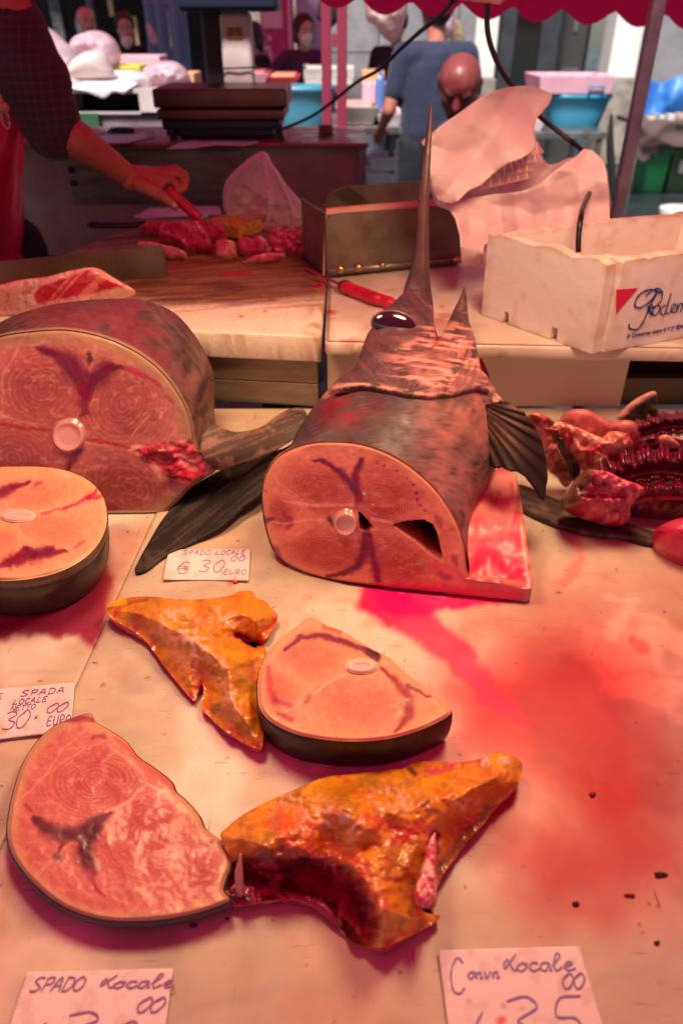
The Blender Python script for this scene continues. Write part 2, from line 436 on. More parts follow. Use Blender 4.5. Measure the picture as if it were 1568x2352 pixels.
def X_at(px, Y, z): return (px - 784) / F_PX * (Y * math.cos(TH) + (CAM[2] - z) * math.sin(TH))
def Z_at(py, Y): return float(D(784, py, Y)[2])

# facade across the street: every visible bay is modelled in place
FY = 10.6
t = thing('market_building', (1.2, FY, 0), 'old grey stone building with white pilasters and a dark glazed doorway across the street', 'building')
def wx(px): return X_at(px, FY, 1.3)
b = MB()
k = 0
for r in range(9):                                     # coursed stone blocks, each set a little differently
    z0 = r * .62; off = (r % 2) * .45
    x = wx(690) - off
    while x < wx(1086):
        w = min(.95, wx(1086) - x); x0 = max(x, wx(690))
        if w > .05 and x + w > x0: b.box((x0 + .006, FY - .02 - (k * 7 % 5) * .004, z0 + .006), (x + w - .006, FY + .25, z0 + .614))
        x += .95; k += 1
b.build('stone_wall', M_stone, t, bevel=.006)
MB().box((wx(690), FY + .02, 0), (wx(1086), FY + .3, 5.6)).build('mortar_backing', M_dirtyst, t)
for (a, c) in ((1086, 1136), (1398, 1462)):
    MB().box((wx(a), FY - .12, .98), (wx(c), FY + .3, 5.6)).build('pilaster', M_plaster, t, bevel=.01)
    MB().box((wx(a) - .03, FY - .16, 0), (wx(c) + .03, FY + .3, .977)).build('pilaster_base', M_dirtyst, t, bevel=.02)
MB().box((wx(1462), FY - .02, 0), (wx(1900), FY + .3, 5.6)).build('plaster_wall', mat('grey_plaster', (.30, .29, .31), rough=.85, noise=(2.5, (.19, .18, .20), .35, .7), bump=(12, .4, .01)), t)
MB().box((wx(1462), FY - .06, 0), (wx(1900), FY - .023, .9)).build('plinth', M_dirtyst, t)
dr = MB().box((wx(1136), FY + .05, 0), (wx(1182), FY + .16, 3.2)).box((wx(1240), FY + .05, 0), (wx(1284), FY + .16, 3.2)).box((wx(1182), FY + .05, 0), (wx(1240), FY + .14, .35)).box((wx(1136), FY + .05, 3.2), (wx(1398), FY + .16, 5.6)).build('door_frame', M_frame, t, bevel=.008)
MB().box((wx(1182), FY + .1, .35), (wx(1240), FY + .12, 3.2)).build('glass_pane', M_glass, dr)
d2 = MB().box((wx(1306), FY + .55, 0), (wx(1372), FY + .6, 3.0)).build('door', mat('inner_door', (.05, .045, .045), rough=.5), t)
MB().box((wx(1320), FY + .53, 1.02), (wx(1362), FY + .547, 1.06)).build('handle', M_steel2, d2)
MB().box((wx(1336), FY + .53, 1.45), (wx(1346), FY + .547, 1.62)).build('knocker', M_steel2, d2)
MB().box((wx(1284), FY + .9, 0), (wx(1398), FY + .95, 3.2)).box((wx(1284), FY + .16, 3.0), (wx(1398), FY + .9, 3.05)).build('passage', M_dark, t)

M_card = mat('lit_card', (.8, .62, .3), rough=.6)
# dark shop at the left of the street
t = thing('shop_front', (-3.2, 11.5, 0), 'dark open shop interior behind the bagged goods', 'shop')
def sx(px): return X_at(px, 11.0, 1.3)
MB().box((sx(-700), 13.0, 0), (sx(560), 13.1, 5)).box((sx(-700), 11.0, 3.0), (sx(560), 13.0, 3.1)).box((sx(-710), 11.0, 0), (sx(-700), 13.0, 5)).box((sx(560), 11.0, 0), (sx(575), 13.0, 5)).box((sx(-700), 10.95, 3.0), (sx(575), 11.0, 5.4)).build('wall', M_dark, t)
MB().box((sx(575), 10.7, 0), (sx(690), 10.9, 5.4)).build('side_wall', M_dirtyst, t)
for (a, z0, c, z1) in ((205, 1.62, 216, 2.2), (232, 1.38, 238, 1.55), (262, 1.2, 270, 1.62), (226, 1.45, 233, 1.55), (118, 1.1, 132, 1.5), (150, 1.3, 163, 1.9), (345, 1.0, 352, 1.7)):
    MB().box((sx(a), 12.2, z0), (sx(c), 12.24, z1), rz=.1).build('hanging_sheet', M_card, t)
for i, (a, z0, c, z1) in enumerate(((70, 1.25, 96, 1.9), (128, .9, 150, 1.6), (160, 1.2, 178, 2.0))):
    MB().box((sx(a), 12.0, z0), (sx(c), 12.3, z1)).build('stocked_shelf', mat('grey_goods', (.16, .17, .18), rough=.6, noise=(9, (.05, .04, .05), .4, .6)), t, bevel=.01)

# ------------------------------------------------------------------ awnings
M_awn = mat('pink_awning_fabric', (.88, .016, .24), rough=.7, translucent=.31, noise=(140, (.70, .008, .10), .3, .7))
def awning(name, x0, x1, yf, zf, yb, zb, scal, label, zfun):
    nxx = int((x1 - x0) / .02); xs = np.linspace(x0, x1, nxx); rows = []
    for u in np.linspace(0, 1, 14):
        y = yb + (yf - yb) * u; z = zb + (zf - zb) * u - .05 * math.sin(math.pi * u)
        rows.append(np.stack([xs, np.full(nxx, y), z + (zfun(xs) - zfun(0)) * u + .012 * np.sin(xs * 5 + u * 6)], 1))
    zl = zfun(xs)
    for q in (.33, .66, 1.0):
        ztop = rows[13][:, 2]; zz = ztop * (1 - q) + (zl + scal * (np.abs(np.sin(math.pi * (xs - .06) / .172)) * -1 + .5) * (q == 1.0)) * q
        rows.append(np.stack([xs, yf + .01 * np.sin(xs * 11) * q + np.zeros(nxx), zz], 1))
    V = np.vstack(rows); F = [(j * nxx + i, j * nxx + i + 1, (j + 1) * nxx + i + 1, (j + 1) * nxx + i) for j in range(len(rows) - 1) for i in range(nxx - 1)]
    o = mesh(name, V, F, M_awn); tag(o, label, 'awning'); return o
awning('stall_awning', -4.6, 4.6, 3.0, 1.86, -5.5, 2.45, .045, 'fuchsia fabric awning with a scalloped hem hanging over the fish stall', lambda x: 1.592 - .04 * (np.asarray(x) - .18) + .10 * np.maximum(0, .10 - np.asarray(x)))  # unseen part stretched far back and sideways to shut out sky light
awning('stall_awning', -4.2, .9, 6.3, 2.35, 9.2, 2.75, .06, 'second pink awning behind the stall with the heaped plastic bags', lambda x: 2.08 + 0 * np.asarray(x))  # unseen; set back so the heaped bags catch the sun

# ------------------------------------------------------------------ lamps over the counter (real lamps of the stall, above the frame)
def lamp(x, y, z, pw, label, rx, ry, cone):
    t = thing('hanging_lamp', (x, y, z), label, 'lamp')
    prof = [(.03, .12), (.045, .09), (.13, .0)]
    n = 32; secs = [ring_of((x, y, z + h), (r, 0, 0), (0, r, 0), n) for r, h in prof]
    loft('lamp_shade', secs, mat('enamel_shade', (.25, .02, .03), rough=.3), t, sub=3, caps=(True, False))
    MB().ball((x, y, z + .05), .03).build('bulb', emit('warm_bulb', (1, .62, .3), 12), t, smooth=True)
    tube('cord', [(x, y, z + .12), (x, y, z + .5)], .004, M_cable, t, sub=1)
    ld = bpy.data.lights.new('lamp_light', 'SPOT'); ld.energy = pw; ld.color = (1.0, .63, .33); ld.spot_size = math.radians(cone); ld.spot_blend = .34; ld.shadow_soft_size = .16
    lo = bpy.data.objects.new('lamp_light', ld); COL.objects.link(lo); lo.location = (x, y, z + .0); lo.rotation_euler = (rx, ry, 0)
lamp(-.30, 1.03, 1.80, 24, 'left hanging enamel lamp over the left side of the fish counter', math.radians(0), math.radians(2), 96)
lamp(.36, 1.03, 1.80, 27, 'right hanging enamel lamp over the right side of the fish counter', math.radians(4), math.radians(-2), 136)

# ------------------------------------------------------------------ the marble counter
ctr = thing('fish_counter', (0, .9, 0), 'long marble topped display counter with fish pieces laid out on it', 'counter')
sa = G(345, 1205); sb = G(0, 1950)
def seam_x(y): return sa[0] + (y - sa[1]) * (sb[0] - sa[0]) / (sb[1] - sa[1])
RED = np.array([.62, .012, .055]); MAG = np.array([.50, .002, .06]); DKB = np.array([.10, .003, .02])
def marble_col(V):
    x, y = V[:, 0], V[:, 1]; px, py = proj(V)
    c = np.tile([.57, .53, .42], (len(V), 1))
    c = mixc(c, [.76, .70, .60], sst(.50, .68, fbm(x * 7, y * 7, oct=4, seed=3)))
    c = mixc(c, [.40, .37, .33], .55 * sst(.60, .72, fbm(x * 11 + 5, y * 9, oct=5, seed=9)))
    c = mixc(c, [.72, .50, .33], .4 * sst(.52, .70, fbm(x * 5, y * 5 + 9, oct=3, seed=19)))
    c = c * (.90 + .2 * fbm(x * 40, y * 40, oct=4, seed=44))[:, None]; c = mixc(c, [.50, .33, .20], .35 * sst(.56, .72, fbm(x * 22, y * 22, oct=5, seed=46)))
    v = np.abs(fbm(x * 4 + .6 * fbm(x * 9, y * 9, seed=5), y * 4, oct=4, seed=12) - .5)
    c = mixc(c, [.45, .41, .36], .35 * sst(.025, 0, v))
    wx_, wy_ = clip_wob(px, py, 70, 70, 31); fine = fbm(px / 9, py / 9, oct=3, seed=77)
    stk = fbm((px * .8 + py * .6) / 14, (py * .8 - px * .6) / 70, oct=4, seed=78); stk = .62 + .76 * stk
    # thin bloody water and red awning light painted over the right of the slab
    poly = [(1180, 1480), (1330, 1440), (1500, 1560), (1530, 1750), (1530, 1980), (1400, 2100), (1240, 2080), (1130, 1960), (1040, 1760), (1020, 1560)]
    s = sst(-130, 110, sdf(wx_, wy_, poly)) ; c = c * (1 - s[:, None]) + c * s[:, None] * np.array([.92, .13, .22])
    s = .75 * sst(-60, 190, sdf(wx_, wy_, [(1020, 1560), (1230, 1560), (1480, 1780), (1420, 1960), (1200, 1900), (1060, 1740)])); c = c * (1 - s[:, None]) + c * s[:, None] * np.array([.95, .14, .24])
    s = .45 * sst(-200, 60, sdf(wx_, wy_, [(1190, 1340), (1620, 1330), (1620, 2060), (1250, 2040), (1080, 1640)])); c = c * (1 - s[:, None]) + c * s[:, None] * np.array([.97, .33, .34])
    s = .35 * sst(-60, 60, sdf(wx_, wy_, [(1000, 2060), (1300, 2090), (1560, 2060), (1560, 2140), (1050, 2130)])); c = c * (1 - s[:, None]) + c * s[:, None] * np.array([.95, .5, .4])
    wx2, wy2 = clip_wob(px, py, 34, 26, 41)
    d, al = seg_dist(wx2, wy2, [(870, 1375), (960, 1425), (1045, 1500), (1120, 1590), (1210, 1668)]); w = 52 * (1 - al) ** .6 + 11
    c = mixc(c, [.70, .001, .14], .97 * sst(w, w * .55, d) * (1 - .32 * al))
    d, al = seg_dist(wx2, wy2, [(1060, 1700), (1150, 1720), (1240, 1790)]); c = mixc(c, [.75, .03, .05], .5 * sst(28, 4, d))
    s = sst(-6, 12, sdf(wx2, wy2, [(830, 1345), (1150, 1368), (1200, 1385), (1010, 1410), (930, 1420), (870, 1400)])); c = mixc(c, [.66, .001, .17], .96 * s)
    for (q, w, a) in (([(1320, 1240), (1330, 1290), (1290, 1335)], 16, .35), ([(1450, 1470), (1480, 1490)], 18, .55), ([(700, 1375), (860, 1385)], 10, .15), ([(525, 1340), (552, 1334)], 10, .6), ([(1410, 1400), (1450, 1470)], 40, .12)):
        d, al = seg_dist(wx2, wy2, q); c = mixc(c, [.75, .02, .05], a * sst(w, w * .3, d))
    # wet glue-white scrape
    d, al = seg_dist(wx2, wy2, [(1455, 1385), (1425, 1425), (1405, 1450)]); c = mixc(c, [.80, .70, .60], .35 * sst(26, 6, d))
    d, al = seg_dist(wx2, wy2, [(1390, 1375), (1440, 1382)]); c = mixc(c, [.80, .70, .60], .3 * sst(9, 2, d))
    s = sst(-2, 5, sdf(*clip_wob(px, py, 40, 60, 53), [(1110, 1500), (1300, 1420), (1490, 1500), (1545, 1700), (1540, 1960), (1420, 2110), (1250, 2120), (1130, 1990), (1090, 1800)])); c = c * (1 - .30 * s[:, None]) + c * .30 * s[:, None] * np.array([.92, .62, .66])
    rg = np.random.RandomState(3)
    for k in range(90):
        a, b_ = rg.uniform(150, 1560), rg.uniform(1330, 2330); r = rg.uniform(1.2, 3.6) * (1.9 if k % 11 == 0 else 1)
        m = np.abs(px - a) + np.abs(py - b_) < 20
        if m.any():
            dd = np.hypot((px[m] - a), (py[m] - b_) * 1.3); cc = [.40, .01, .02] if a > 900 or k % 3 == 0 else [.16, .07, .03]
            c[m] = mixc(c[m], cc, .75 * sst(r * 1.2, r * .5, dd))
    # blood round the stacked steaks and in the joint
    s = sst(-10, 12, sdf(wx2, wy2, [(-60, 1390), (100, 1400), (240, 1300), (262, 1330), (250, 1420), (244, 1455), (222, 1490), (182, 1462), (140, 1466), (60, 1458), (-60, 1490)]))
    c = mixc(c, [.28, .001, .07], .95 * s)
    s = sst(-30, 30, sdf(wx2, wy2, [(240, 1210), (340, 1210), (290, 1330), (250, 1400), (230, 1300)])); c = mixc(c, [.50, .05, .06], .45 * s)
    return c
def slab(name, edge0, edge1, y0, y1, nx, ny, z, th, parent):
    """marble sheet between two x(y) edges, with rounded arris and thickness"""
    v = np.linspace(0, 1, ny); u = np.linspace(0, 1, nx); U, W = np.meshgrid(u, v); yy = y0 + (y1 - y0) * W
    xx = edge0(yy) * (1 - U) + edge1(yy) * U
    top = np.stack([xx.ravel(), yy.ravel(), np.full(xx.size, z)], 1)
    F = [(j * nx + i, j * nx + i + 1, (j + 1) * nx + i + 1, (j + 1) * nx + i) for j in range(ny - 1) for i in range(nx - 1)]
    loop = [i for i in range(nx)] + [j * nx + nx - 1 for j in range(1, ny)] + [(ny - 1) * nx + i for i in range(nx - 2, -1, -1)] + [j * nx for j in range(ny - 2, 0, -1)]
    R = top[loop]; cc = top.mean(0); out = []
    nrm = R - cc; nrm[:, 2] = 0; nrm /= np.linalg.norm(nrm, axis=1)[:, None]
    base = len(top); n = len(loop); VV = [top]
    for k, (o_, h) in enumerate(((.0022, .0008), (.0030, .003), (.0030, th - .002), (.001, th))):
        VV.append(R + nrm * o_ - np.array([0, 0, h]))
        for i in range(n):
            a = (loop[i] if k == 0 else base + (k - 1) * n + i); b2 = (loop[(i + 1) % n] if k == 0 else base + (k - 1) * n + (i + 1) % n)
            F.append((a, base + k * n + i, base + k * n + (i + 1) % n, b2))
    VV = np.vstack(VV)
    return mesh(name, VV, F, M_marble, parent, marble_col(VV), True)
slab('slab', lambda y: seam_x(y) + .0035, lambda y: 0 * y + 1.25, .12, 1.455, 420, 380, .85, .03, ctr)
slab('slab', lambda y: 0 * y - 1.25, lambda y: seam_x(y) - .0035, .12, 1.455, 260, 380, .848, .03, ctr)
MB().box((-1.25, .14, .805), (1.25, 1.45, .8175)).build('under_tray', M_wood, ctr)
MB().box((-1.22, .17, 0), (1.22, .22, .80)).box((-1.22, .22, 0), (-1.17, 1.44, .80)).box((1.17, .22, 0), (1.22, 1.44, .80)).build('cabinet', M_panel, ctr)
gr = MB(); y0, y1 = .13, 1.45
gr.quadprism([(seam_x(y0) - .004, y0, .826), (seam_x(y0) + .004, y0, .826), (seam_x(y1) + .004, y1, .826), (seam_x(y1) - .004, y1, .826)], (0, 0, .017)).build('joint_grime', mat('joint_grime', (.16, .08, .05), rough=.8, noise=(60, (.3, .16, .1), .4, .6)), ctr)

# raised marble shelf
shf = thing('raised_shelf', (.5, 1.8, 0), 'pale marble shelf raised behind the fish with the foam box on it', 'shelf')
sl = G(722, 784, 1.02); sr = G(1568, 800, 1.02)
def shelf_y(x): return sl[1] + (x - sl[0]) * (sr[1] - sl[1]) / (sr[0] - sl[0])
def shelf_slab():
    nx, ny = 150, 110; U, W = np.meshgrid(np.linspace(0, 1, nx), np.linspace(0, 1, ny))
    xx = -.028 + U * 1.45; yy = shelf_y(xx) + (2.35 - shelf_y(xx)) * W
    top = np.stack([xx.ravel(), yy.ravel(), np.full(xx.size, 1.02)], 1); fr = top[:nx]
    VV = [top]; F = [(j * nx + i, j * nx + i + 1, (j + 1) * nx + i + 1, (j + 1) * nx + i) for j in range(ny - 1) for i in range(nx - 1)]; base = len(top)
    loop = list(range(nx))[::-1] + [j * nx for j in range(1, ny)]
    R = top[loop]; n = len(loop); nr = np.tile([0, -1.0, 0], (n, 1)); nr[nx - 1:] = [-1, 0, 0]; nr[nx - 1] = [-.7, -.7, 0]
    for k, (o_, h) in enumerate(((.003, .001), (.005, .005), (.005, .022), (.001, .027), (-.2, .027))):
        VV.append(R + nr * o_ - np.array([0, 0, h]))
        for i in range(n - 1):
            a = (loop[i] if k == 0 else base + (k - 1) * n + i); b2 = (loop[i + 1] if k == 0 else base + (k - 1) * n + i + 1)
            F.append((a, base + k * n + i, base + k * n + i + 1, b2))
    VV = np.vstack(VV); x, y = VV[:, 0], VV[:, 1]; px, py = proj(VV)
    c = np.tile([.62, .54, .46], (len(VV), 1)); c = mixc(c, [.74, .67, .58], sst(.45, .65, fbm(x * 9, y * 5, oct=4, seed=8)))
    c = mixc(c, [.40, .36, .32], .5 * sst(.58, .7, fbm(x * 12, y * 16, oct=5, seed=88)))
    wx2, wy2 = clip_wob(px, py, 16, 14, 9)
    for (cx, cy, rx, ry, a) in ((758, 716, 20, 5, .8), (765, 731, 5, 3, .9), (805, 784, 24, 10, .55), (745, 725, 12, 30, .2), (1010, 742, 26, 14, .55), (1022, 722, 24, 8, .5), (835, 790, 8, 4, .4), (1012, 702, 5, 4, .7), (1030, 760, 18, 10, .3), (745, 800, 8, 20, .25), (900, 700, 60, 12, .12), (760, 770, 14, 26, .15)):
        d = np.hypot((wx2 - cx) / rx, (wy2 - cy) / ry); c = mixc(c, [.45, .02, .03], a * sst(1.15, .7, d))
    c = mixc(c, [.34, .14, .08], .6 * sst(.62, .72, fbm(px / 22, py / 22, oct=3, seed=4)) * sst(.0, .01, .02 - np.abs(VV[:, 2] - 1.0)))
    return mesh('shelf_slab', VV, F, M_marble, shf, c, True)
shelf_slab()
pa = D(752, 880, 1.462)[0]; pb = X_at(1440, 1.462, .93)
MB().box((pa, 1.462, .852), (pb, 1.48, .9925)).build('cream_panel', M_beige, shf, bevel=.002)
MB().box((pb + .004, 1.60, .852), (1.3, 1.62, .9925)).build('back_board', mat('dark_magenta_board', (.06, .006, .03), rough=.5), shf)
MB().box((pb + .002, 1.47, .852), (1.3, 1.50, .915)).build('steel_rail', mat('dark_steel', (.09, .075, .06), rough=.4, metal=.7), shf, bevel=.002)
for (x_, y_) in ((-.02, 1.55), (1.2, 1.55), (1.2, 2.25), (-.02, 2.25)): MB().box((x_, y_, 0), (x_ + .05, y_ + .05, .99)).build('leg', M_steel2, shf)

# cutting board on its steel base
bd = thing('cutting_table', (-.5, 1.9, 0), 'thick white cutting board stained brown with blood on a steel base', 'cutting table')
bp = [(-.045, 1.44), (-.036, 2.46), (-.58, 2.48), (-.665, 2.43), (-.70, 2.26), (-.76, 2.04), (-1.25, 1.92), (-1.25, 1.60), (-.725, 1.522)]
def board():
    V, F, loop = cdt(bp, .0075, seed=3); n0 = len(V)
    T = np.hstack([V, np.full((n0, 1), 1.02)]); R = T[loop]; n = len(loop); VV = [T]; FF = list(F); c0 = R.mean(0)
    t = np.roll(R, -1, 0) - np.roll(R, 1, 0); nr = np.stack([t[:, 1], -t[:, 0], 0 * t[:, 0]], 1); nr /= np.linalg.norm(nr, axis=1)[:, None] + 1e-9
    if ((R + nr * .01 - c0) ** 2).sum() < ((R - c0) ** 2).sum(): nr = -nr
    for k, (o_, h) in enumerate(((.003, .001), (.004, .004), (.004, .052), (.002, .055))):
        VV.append(R + nr * o_ - np.array([0, 0, h]))
        for i in range(n):
            a = loop[i] if k == 0 else n0 + (k - 1) * n + i; b2 = loop[(i + 1) % n] if k == 0 else n0 + (k - 1) * n + (i + 1) % n
            FF.append((a, n0 + k * n + i, n0 + k * n + (i + 1) % n, b2))
    VV = np.vstack(VV); x, y = VV[:, 0], VV[:, 1]; z = VV[:, 2]
    c = np.tile([.80, .72, .62], (len(VV), 1))
    ru, rv = x * .97 + y * .22, -x * .22 + y * .97
    edge = (1.63 + .13 * (x + .35) ** 2 * 2) - y + .16 * (fbm(ru * 6, rv * 45, oct=5, seed=21) - .5) + .10 * (fbm(ru * 3, rv * 3, seed=33) - .5)
    stain = sst(.035, -.09, edge) * (z > 1.018)
    c = mixc(c, [.50, .30, .16], .75 * sst(.10, -.03, edge) * (z > 1.018) * sst(.40, .6, fbm(ru * 9, rv * 150, oct=4, seed=5)))
    br = mixc(np.tile([.17, .07, .035], (len(VV), 1)), [.30, .135, .07], sst(.35, .65, fbm(ru * 10, rv * 110, oct=4, seed=61)))
    br = mixc(br, [.09, .02, .015], .7 * sst(.55, .7, fbm(ru * 8, rv * 20, oct=4, seed=65)))
    c = c * (1 - stain[:, None]) + br * stain[:, None]
    c = mixc(c, [.45, .27, .13], .6 * sst(.60, .72, fbm(x * 40, z * 60 + y * 20, oct=3, seed=7)) * (z < 1.018))
    c = mixc(c, [.33, .15, .07], .7 * sst(.05, .0, (-.045 - x)) * sst(.45, .62, fbm(x * 60, y * 30, z * 50, oct=3, seed=17)))
    px, py = proj(VV)
    for (q, w) in (([(508, 632), (570, 628)], 7), ([(617, 688), (630, 690)], 4), ([(550, 728), (556, 727)], 3), ([(395, 612), (412, 610)], 4), ([(740, 640), (752, 668)], 4), ([(715, 657), (740, 660)], 3), ([(735, 585), (750, 590)], 5), ([(608, 715), (612, 716)], 3)):
        d, al = seg_dist(px, py, q); c = mixc(c, [.38, .005, .03], .85 * sst(w, w * .5, d))
    return mesh('board', VV, FF, M_board, bd, c, True)
M_board = mat('cutting_board_plastic', (.8, .7, .6), rough=.45, col=True, rnoise=(14, .3, .6), bump=(50, .25, .001), noise=(90, (.82, .76, .70), .45, .75))
board()
def basebox(z0, z1, off, nm):
    q = [(-.05, 1.458 + off), (-.73, 1.54 + off), (-1.22, 1.615 + off), (-1.22, 1.9), (-.78, 2.0), (-.64, 2.4), (-.05, 2.4)]
    MB().poly([(a, c, z0) for a, c in q], (0, 0, z1 - z0)).build(nm, M_steel, bd, bevel=.0015)
basebox(.908, .9645, 0, 'steel_rail'); basebox(.8525, .9045, .002, 'steel_rail'); basebox(.904, .909, .006, 'bright_gap')
for (x_, y_) in ((-.2, 1.7), (-1.1, 1.75), (-.2, 2.25), (-.7, 2.2)): MB().box((x_, y_, 0), (x_ + .06, y_ + .06, .86)).build('leg', M_steel2, bd)

# second counter behind, carrying the scale
bc = thing('back_counter', (-.6, 3.2, 0), 'dull metal back counter with red light painted into its top, carrying the weighing scale', 'counter')
MB().box((-1.9, 3.03, .77), (.06, 3.06, 1.165)).build('front_panel', M_panel, bc, bevel=.003)
MB().box((-1.9, 2.99, 1.166), (.10, 3.50, 1.182)).build('top', mat('red_lit_top', (.34, .07, .09), rough=.25, noise=(9, (.22, .10, .11), .4, .6), rnoise=(10, .12, .5), metal=.2), bc, bevel=.004)  # steel top with the dim red light put into its colour
MB().box((.065, 3.0, .12), (.092, 3.04, 1.165)).box((.065, 3.44, .12), (.092, 3.48, 1.165)).box((-1.9, 3.0, .74), (.064, 3.05, .768)).box((-.93, 3.03, .1), (-.90, 3.06, .74)).build('frame', M_steel2, bc, bevel=.003)
MB().box((.070, 3.045, .3), (.084, 3.435, 1.16)).build('side_panel', M_panel, bc)
MB().box((X_at(165, 3.02, 1.0), 3.018, Z_at(468, 3.02)), (X_at(562, 3.02, 1.0), 3.029, Z_at(345, 3.02))).build('inset_plate', M_steel, bc, bevel=.003)
for yy in (392, 422): MB().cyl((X_at(172, 3.0, 1), 3.012, Z_at(yy, 3.0)), (X_at(172, 3.0, 1), 3.0175, Z_at(yy, 3.0)), .012).build('rivet', M_black, bc)

# tent pole in front of the hem
q = D(1412, 505, 2.6); px_ = float(q[0])
tp = thing('awning_pole', (px_, 2.6, 0), 'slim grey square metal pole holding up the pink awning at the right', 'pole')
MB().box((px_ - .019, 2.581, .02), (px_ + .019, 2.619, 2.05)).build('shaft', mat('pole_steel', (.50, .48, .52), rough=.35, metal=.6, noise=(5, (.2, .17, .18), .4, .7)), tp, bevel=.004)
MB().box((px_ - .06, 2.54, 0), (px_ + .06, 2.66, .02)).build('foot_plate', M_steel2, tp, bevel=.003)
# ------------------------------------------------------------------ fish materials
M_flesh = mat('fish_flesh', (.7, .3, .2), rough=.38, col=True, sss=0, coat=.14, spec=.38, bump=(520, .10, .0005), rnoise=(60, .30, .6))
M_fskin = mat('fish_skin', (.1, .08, .09), rough=.42, col=True, coat=.05, bump=(160, .16, .001), rnoise=(40, .34, .62), spec=.35)
M_darkskin = mat('dark_fish_skin', (.02, .018, .018), rough=.38, col=True, bump=(90, .18, .001), rnoise=(25, .22, .5))
M_wet = mat('wet_flesh', (.3, .02, .05), rough=.32, col=True, coat=.35, bump=(75, .35, .003), spec=.4)
M_yellow = mat('mottled_yellow_skin', (.6, .3, .03), rough=.38, col=True, coat=.5, bump=(330, .5, .0012), rnoise=(120, .25, .6))
M_fin = mat('fin_membrane', (.02, .015, .015), rough=.62, spec=.3, col=True, bump=(60, .2, .001))
M_flap = mat('wet_belly_lining', (.6, .1, .1), rough=.42, col=True, coat=.12, bump=(40, .15, .002), sss=.1)
M_bone = mat('vertebra', (.68, .46, .40), rough=.2, col=True, coat=.6, sss=.2)

def flesh(px, py, base, dark, whorls, bloods=(), septa=(), rim=None, rimc=(.55, .38, .22), dots=(), wob=26, line=(.84, .44, .34), freq=.12, seed=1, ringamp=.55, edge=None):
    x, y = clip_wob(px, py, 46, wob * .6, seed); x, y = clip_wob(x, y, 13, 1.6, seed + 3)
    c = np.tile(np.asarray(base, float), (len(px), 1))
    T = []
    for (cx, cy, rx, ry, ang) in whorls:
        a = math.radians(ang); dx = x - cx; dy = y - cy
        u = dx * math.cos(a) + dy * math.sin(a); v = -dx * math.sin(a) + dy * math.cos(a)
        T.append(np.hypot(u / rx, v / ry) * ((rx * ry) ** .5))
    T = np.array(T); order = np.sort(T, 0); t = order[0]; near = T.argmin(0)
    R = np.array([(w[2] * w[3]) ** .5 for w in whorls])[near]
    c = mixc(c, dark, .9 * sst(1.25, .35, t / R))
    t1_ = vnoise(t * freq * .8 + near * 9, near * 3.0, seed=seed) * 3.0
    ph = t * freq * 1.2 * 2 * math.pi + t1_ + (fbm(px / 30, py / 30, oct=3, seed=seed + 9) - .5) * 2.2 + near * 1.7
    ln = (.5 + .5 * np.cos(ph)) ** 5
    amp = (.35 + .9 * fbm(px / 35, py / 35, oct=3, seed=seed + 21)) * sst(1.9, .9, t / R) * (.45 + .8 * sst(.36, .6, fbm(px / 22, py / 22, oct=3, seed=seed + 25)))
    c = mixc(c, line, ringamp * .34 * ln * amp)
    c = mixc(c, dark, .05 * (.5 + .5 * np.cos(ph + 2.4)) ** 3 * amp)
    if len(whorls) > 1:
        g = (order[1] / np.maximum(R, 1) - order[0] / np.maximum(R, 1))
        c = mixc(c, line, .35 * sst(.07, .0, g) * sst(.5, .9, t / R))
    f = fbm(px / 7, py / 7, oct=3, seed=seed + 30); c = c * (.80 + .36 * f)[:, None]
    c = mixc(c, np.asarray(line), .25 * sst(.62, .75, fbm(px / 20, py / 9, oct=4, seed=seed + 31)))
    if rim is not None:
        c = mixc(c, rimc, rim[1] * sst(rim[0], rim[0] * .25, edge))
    for (q, w, a) in septa:
        d, al = seg_dist(x * 1.1 - px * .1, y * 1.1 - py * .1, q); c = mixc(c, (.86, .50, .40), a * .7 * (.5 + f) * sst(w, w * .3, d))
    xb, yb = clip_wob(px, py, 16, 9, seed + 70)
    n2 = fbm(px / 8, py / 8, oct=3, seed=seed + 71)
    for (q, w, a, col) in bloods:
        q = np.asarray(q, float)
        d, al = seg_dist(xb, yb, q[:, :2])
        ww = np.interp(al, np.linspace(0, 1, len(w)), w) if hasattr(w, '__len__') else w
        s = sst(ww * 1.75 * (1 + .7 * (n2 - .5)), ww * .3, d)
        cc = np.asarray(col, float)[None] * (.6 + .8 * n2)[:, None]
        s2 = (a * s)[:, None]; c = c * (1 - s2) + cc * s2
    for (cx, cy, r, col, a) in dots:
        c = mixc(c, col, a * sst(r * 1.2, r * .6, np.hypot(xb - cx, yb - cy)))
    return c
BLD = (.15, .0004, .055); BL2 = (.32, .002, .08); BLK = (.06, .004, .015)

